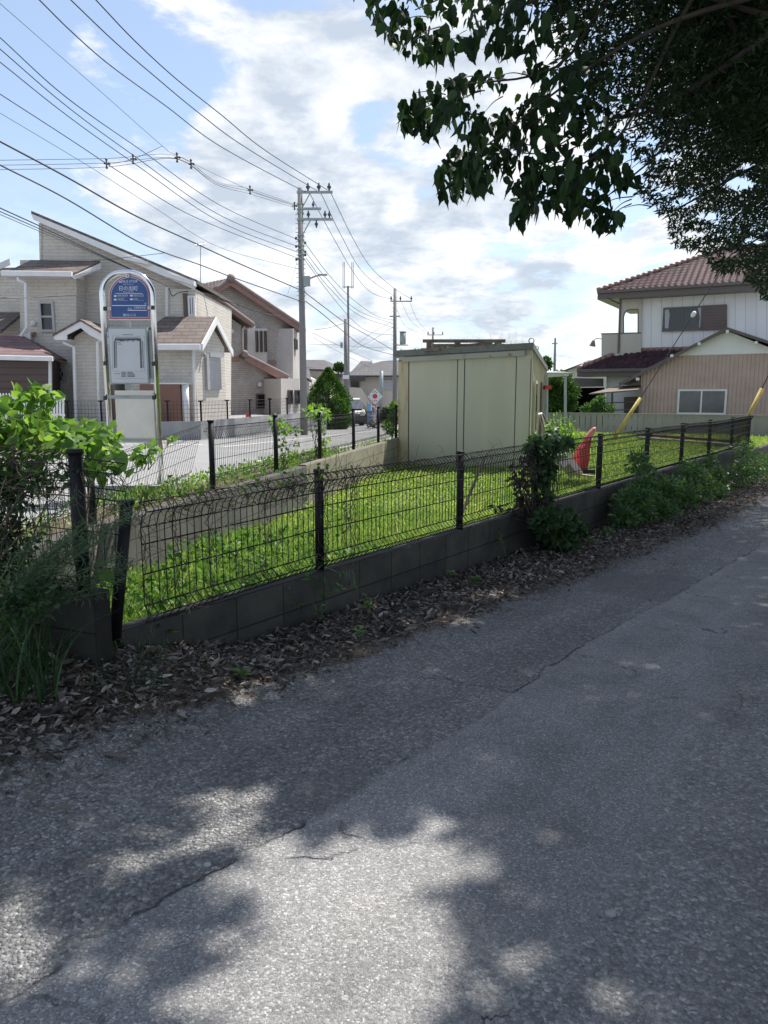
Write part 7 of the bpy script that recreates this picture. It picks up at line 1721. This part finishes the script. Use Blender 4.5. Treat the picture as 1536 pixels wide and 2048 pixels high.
# tree B: fine leaves, dark mass at the upper right
tB, topB, midB, trB = tree('fine-leaved dark tree filling the upper right corner', (8.6, 9.0, -.4), 8.5, .24, (-1.0, .8))
def twigs_cloud(n, starts, L, per, drop=.35, outward=(-.5, -.1, 0)):
    P = []; D = []
    d0 = norm(rng.normal(size=(n, 3))*np.array([.7, .6, .25])+np.array(outward)); 
    for j in range(per):
        t_ = (j+1)/per; p = starts+d0*L*t_+np.array([0, 0, -1.])*drop*L*t_**2+rng.normal(size=(n, 3))*.015; P.append(p); sd = rng.normal(size=(n, 3))*.55; D.append(d0*.9+sd+np.array([0, 0, -.25-.5*t_]))
    return np.concatenate(P), np.concatenate(D)
n = 32000; Y = rng.uniform(6.5, 13.5, n); px_ = rng.uniform(1060, 1680, n); py_ = rng.uniform(-150, 610, n); ok = inpoly(px_, py_, MASK_B)
dens = np.interp(py_-(px_-1100)*.55, [-400, 0, 90, 220], [1, .85, .5, .3]); ok &= rng.random(n) < dens
S3 = np.array([at(a, b_, c) for a, b_, c in zip(px_[ok], py_[ok], Y[ok])]); P, D = twigs_cloud(len(S3), S3, .42, 11)
ok = canopy_filter(P, MASK_B, HOLES_B); Pb, Db = P[ok], D[ok]
inner = vol(48000, 3.0, 12, 5.0, 18, 5.6, 8.0); ok = canopy_filter(inner, [(1150, -200), (1165, 60), (1220, 170), (1330, 230), (1420, 260), (1480, 300), (1800, 380), (1800, -200)], HOLES_B); inner = inner[ok]; leaves('crown_interior', inner, rdir(len(inner)), .15, .09, 'canopy_fine_leaf', tB, 'leaf')
body = vol(5200, 3.5, 13, 5.5, 16, 5.4, 8.5); P, D = twigs_cloud(len(body), body, .5, 8); ok = canopy_filter(P, MASK_B, HOLES_B)
Pb = np.concatenate([Pb, P[ok]]); Db = np.concatenate([Db, D[ok]])
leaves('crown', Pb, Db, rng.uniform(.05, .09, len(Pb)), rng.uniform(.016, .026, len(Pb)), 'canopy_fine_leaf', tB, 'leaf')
limbs(trB, topB-[0, 0, 3.0], [at(1250, 260, 8), at(1350, 420, 8.5), at(1480, 500, 9), at(1200, 100, 8), at(1460, 300, 9), at(1330, 60, 8.5), at(1500, 10, 7.5)], .06, tB)
# tree C: over and behind the camera, only its shade is in the picture
tC, topC, midC, trC = tree('roadside tree standing behind the viewer whose crown shades the lane', (4.6, -.6, .2), 7.0, .2, (-.8, .4))
body = np.concatenate([vol(42000, -.6, 7.5, -.6, 6.4, 6.0, 7.6), vol(26000, -.5, 7, 3.0, 8, 6.0, 7.5)])
ok = canopy_filter(body, [(0, 0), (1, 0), (1, 1)], []); Pc = body[ok]
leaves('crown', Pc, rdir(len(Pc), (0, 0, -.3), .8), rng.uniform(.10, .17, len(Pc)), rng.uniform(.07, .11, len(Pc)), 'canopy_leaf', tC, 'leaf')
limbs(trC, topC-[0, 0, 2.0], [(.2, 1.6, 6.8), (2, -2, 6.8), (6.5, 1.5, 6.8), (3.6, 4.8, 6.9)], .05, tC)
# tree D: far side of the lane, shading its lower part
tD, topD, midD, trD = tree('roadside tree further down the lane, outside the picture to the right', (14.5, 12.5, -.6), 8.0, .22, (-1, .6))
body = vol(9000, 9, 22, 9, 26, 4.6, 9.0); P, D = twigs_cloud(len(body), body, .6, 4); ok = canopy_filter(P, MASK_B, HOLES_B)
leaves('crown', P[ok], D[ok], rng.uniform(.10, .18, ok.sum()), rng.uniform(.06, .09, ok.sum()), 'canopy_fine_leaf', tD, 'leaf')
limbs(trD, topD-[0, 0, 3.0], [(11, 16, 6.5), (16, 18, 6.8), (18, 12, 6.5), (12, 11, 6.2)], .08, tD)
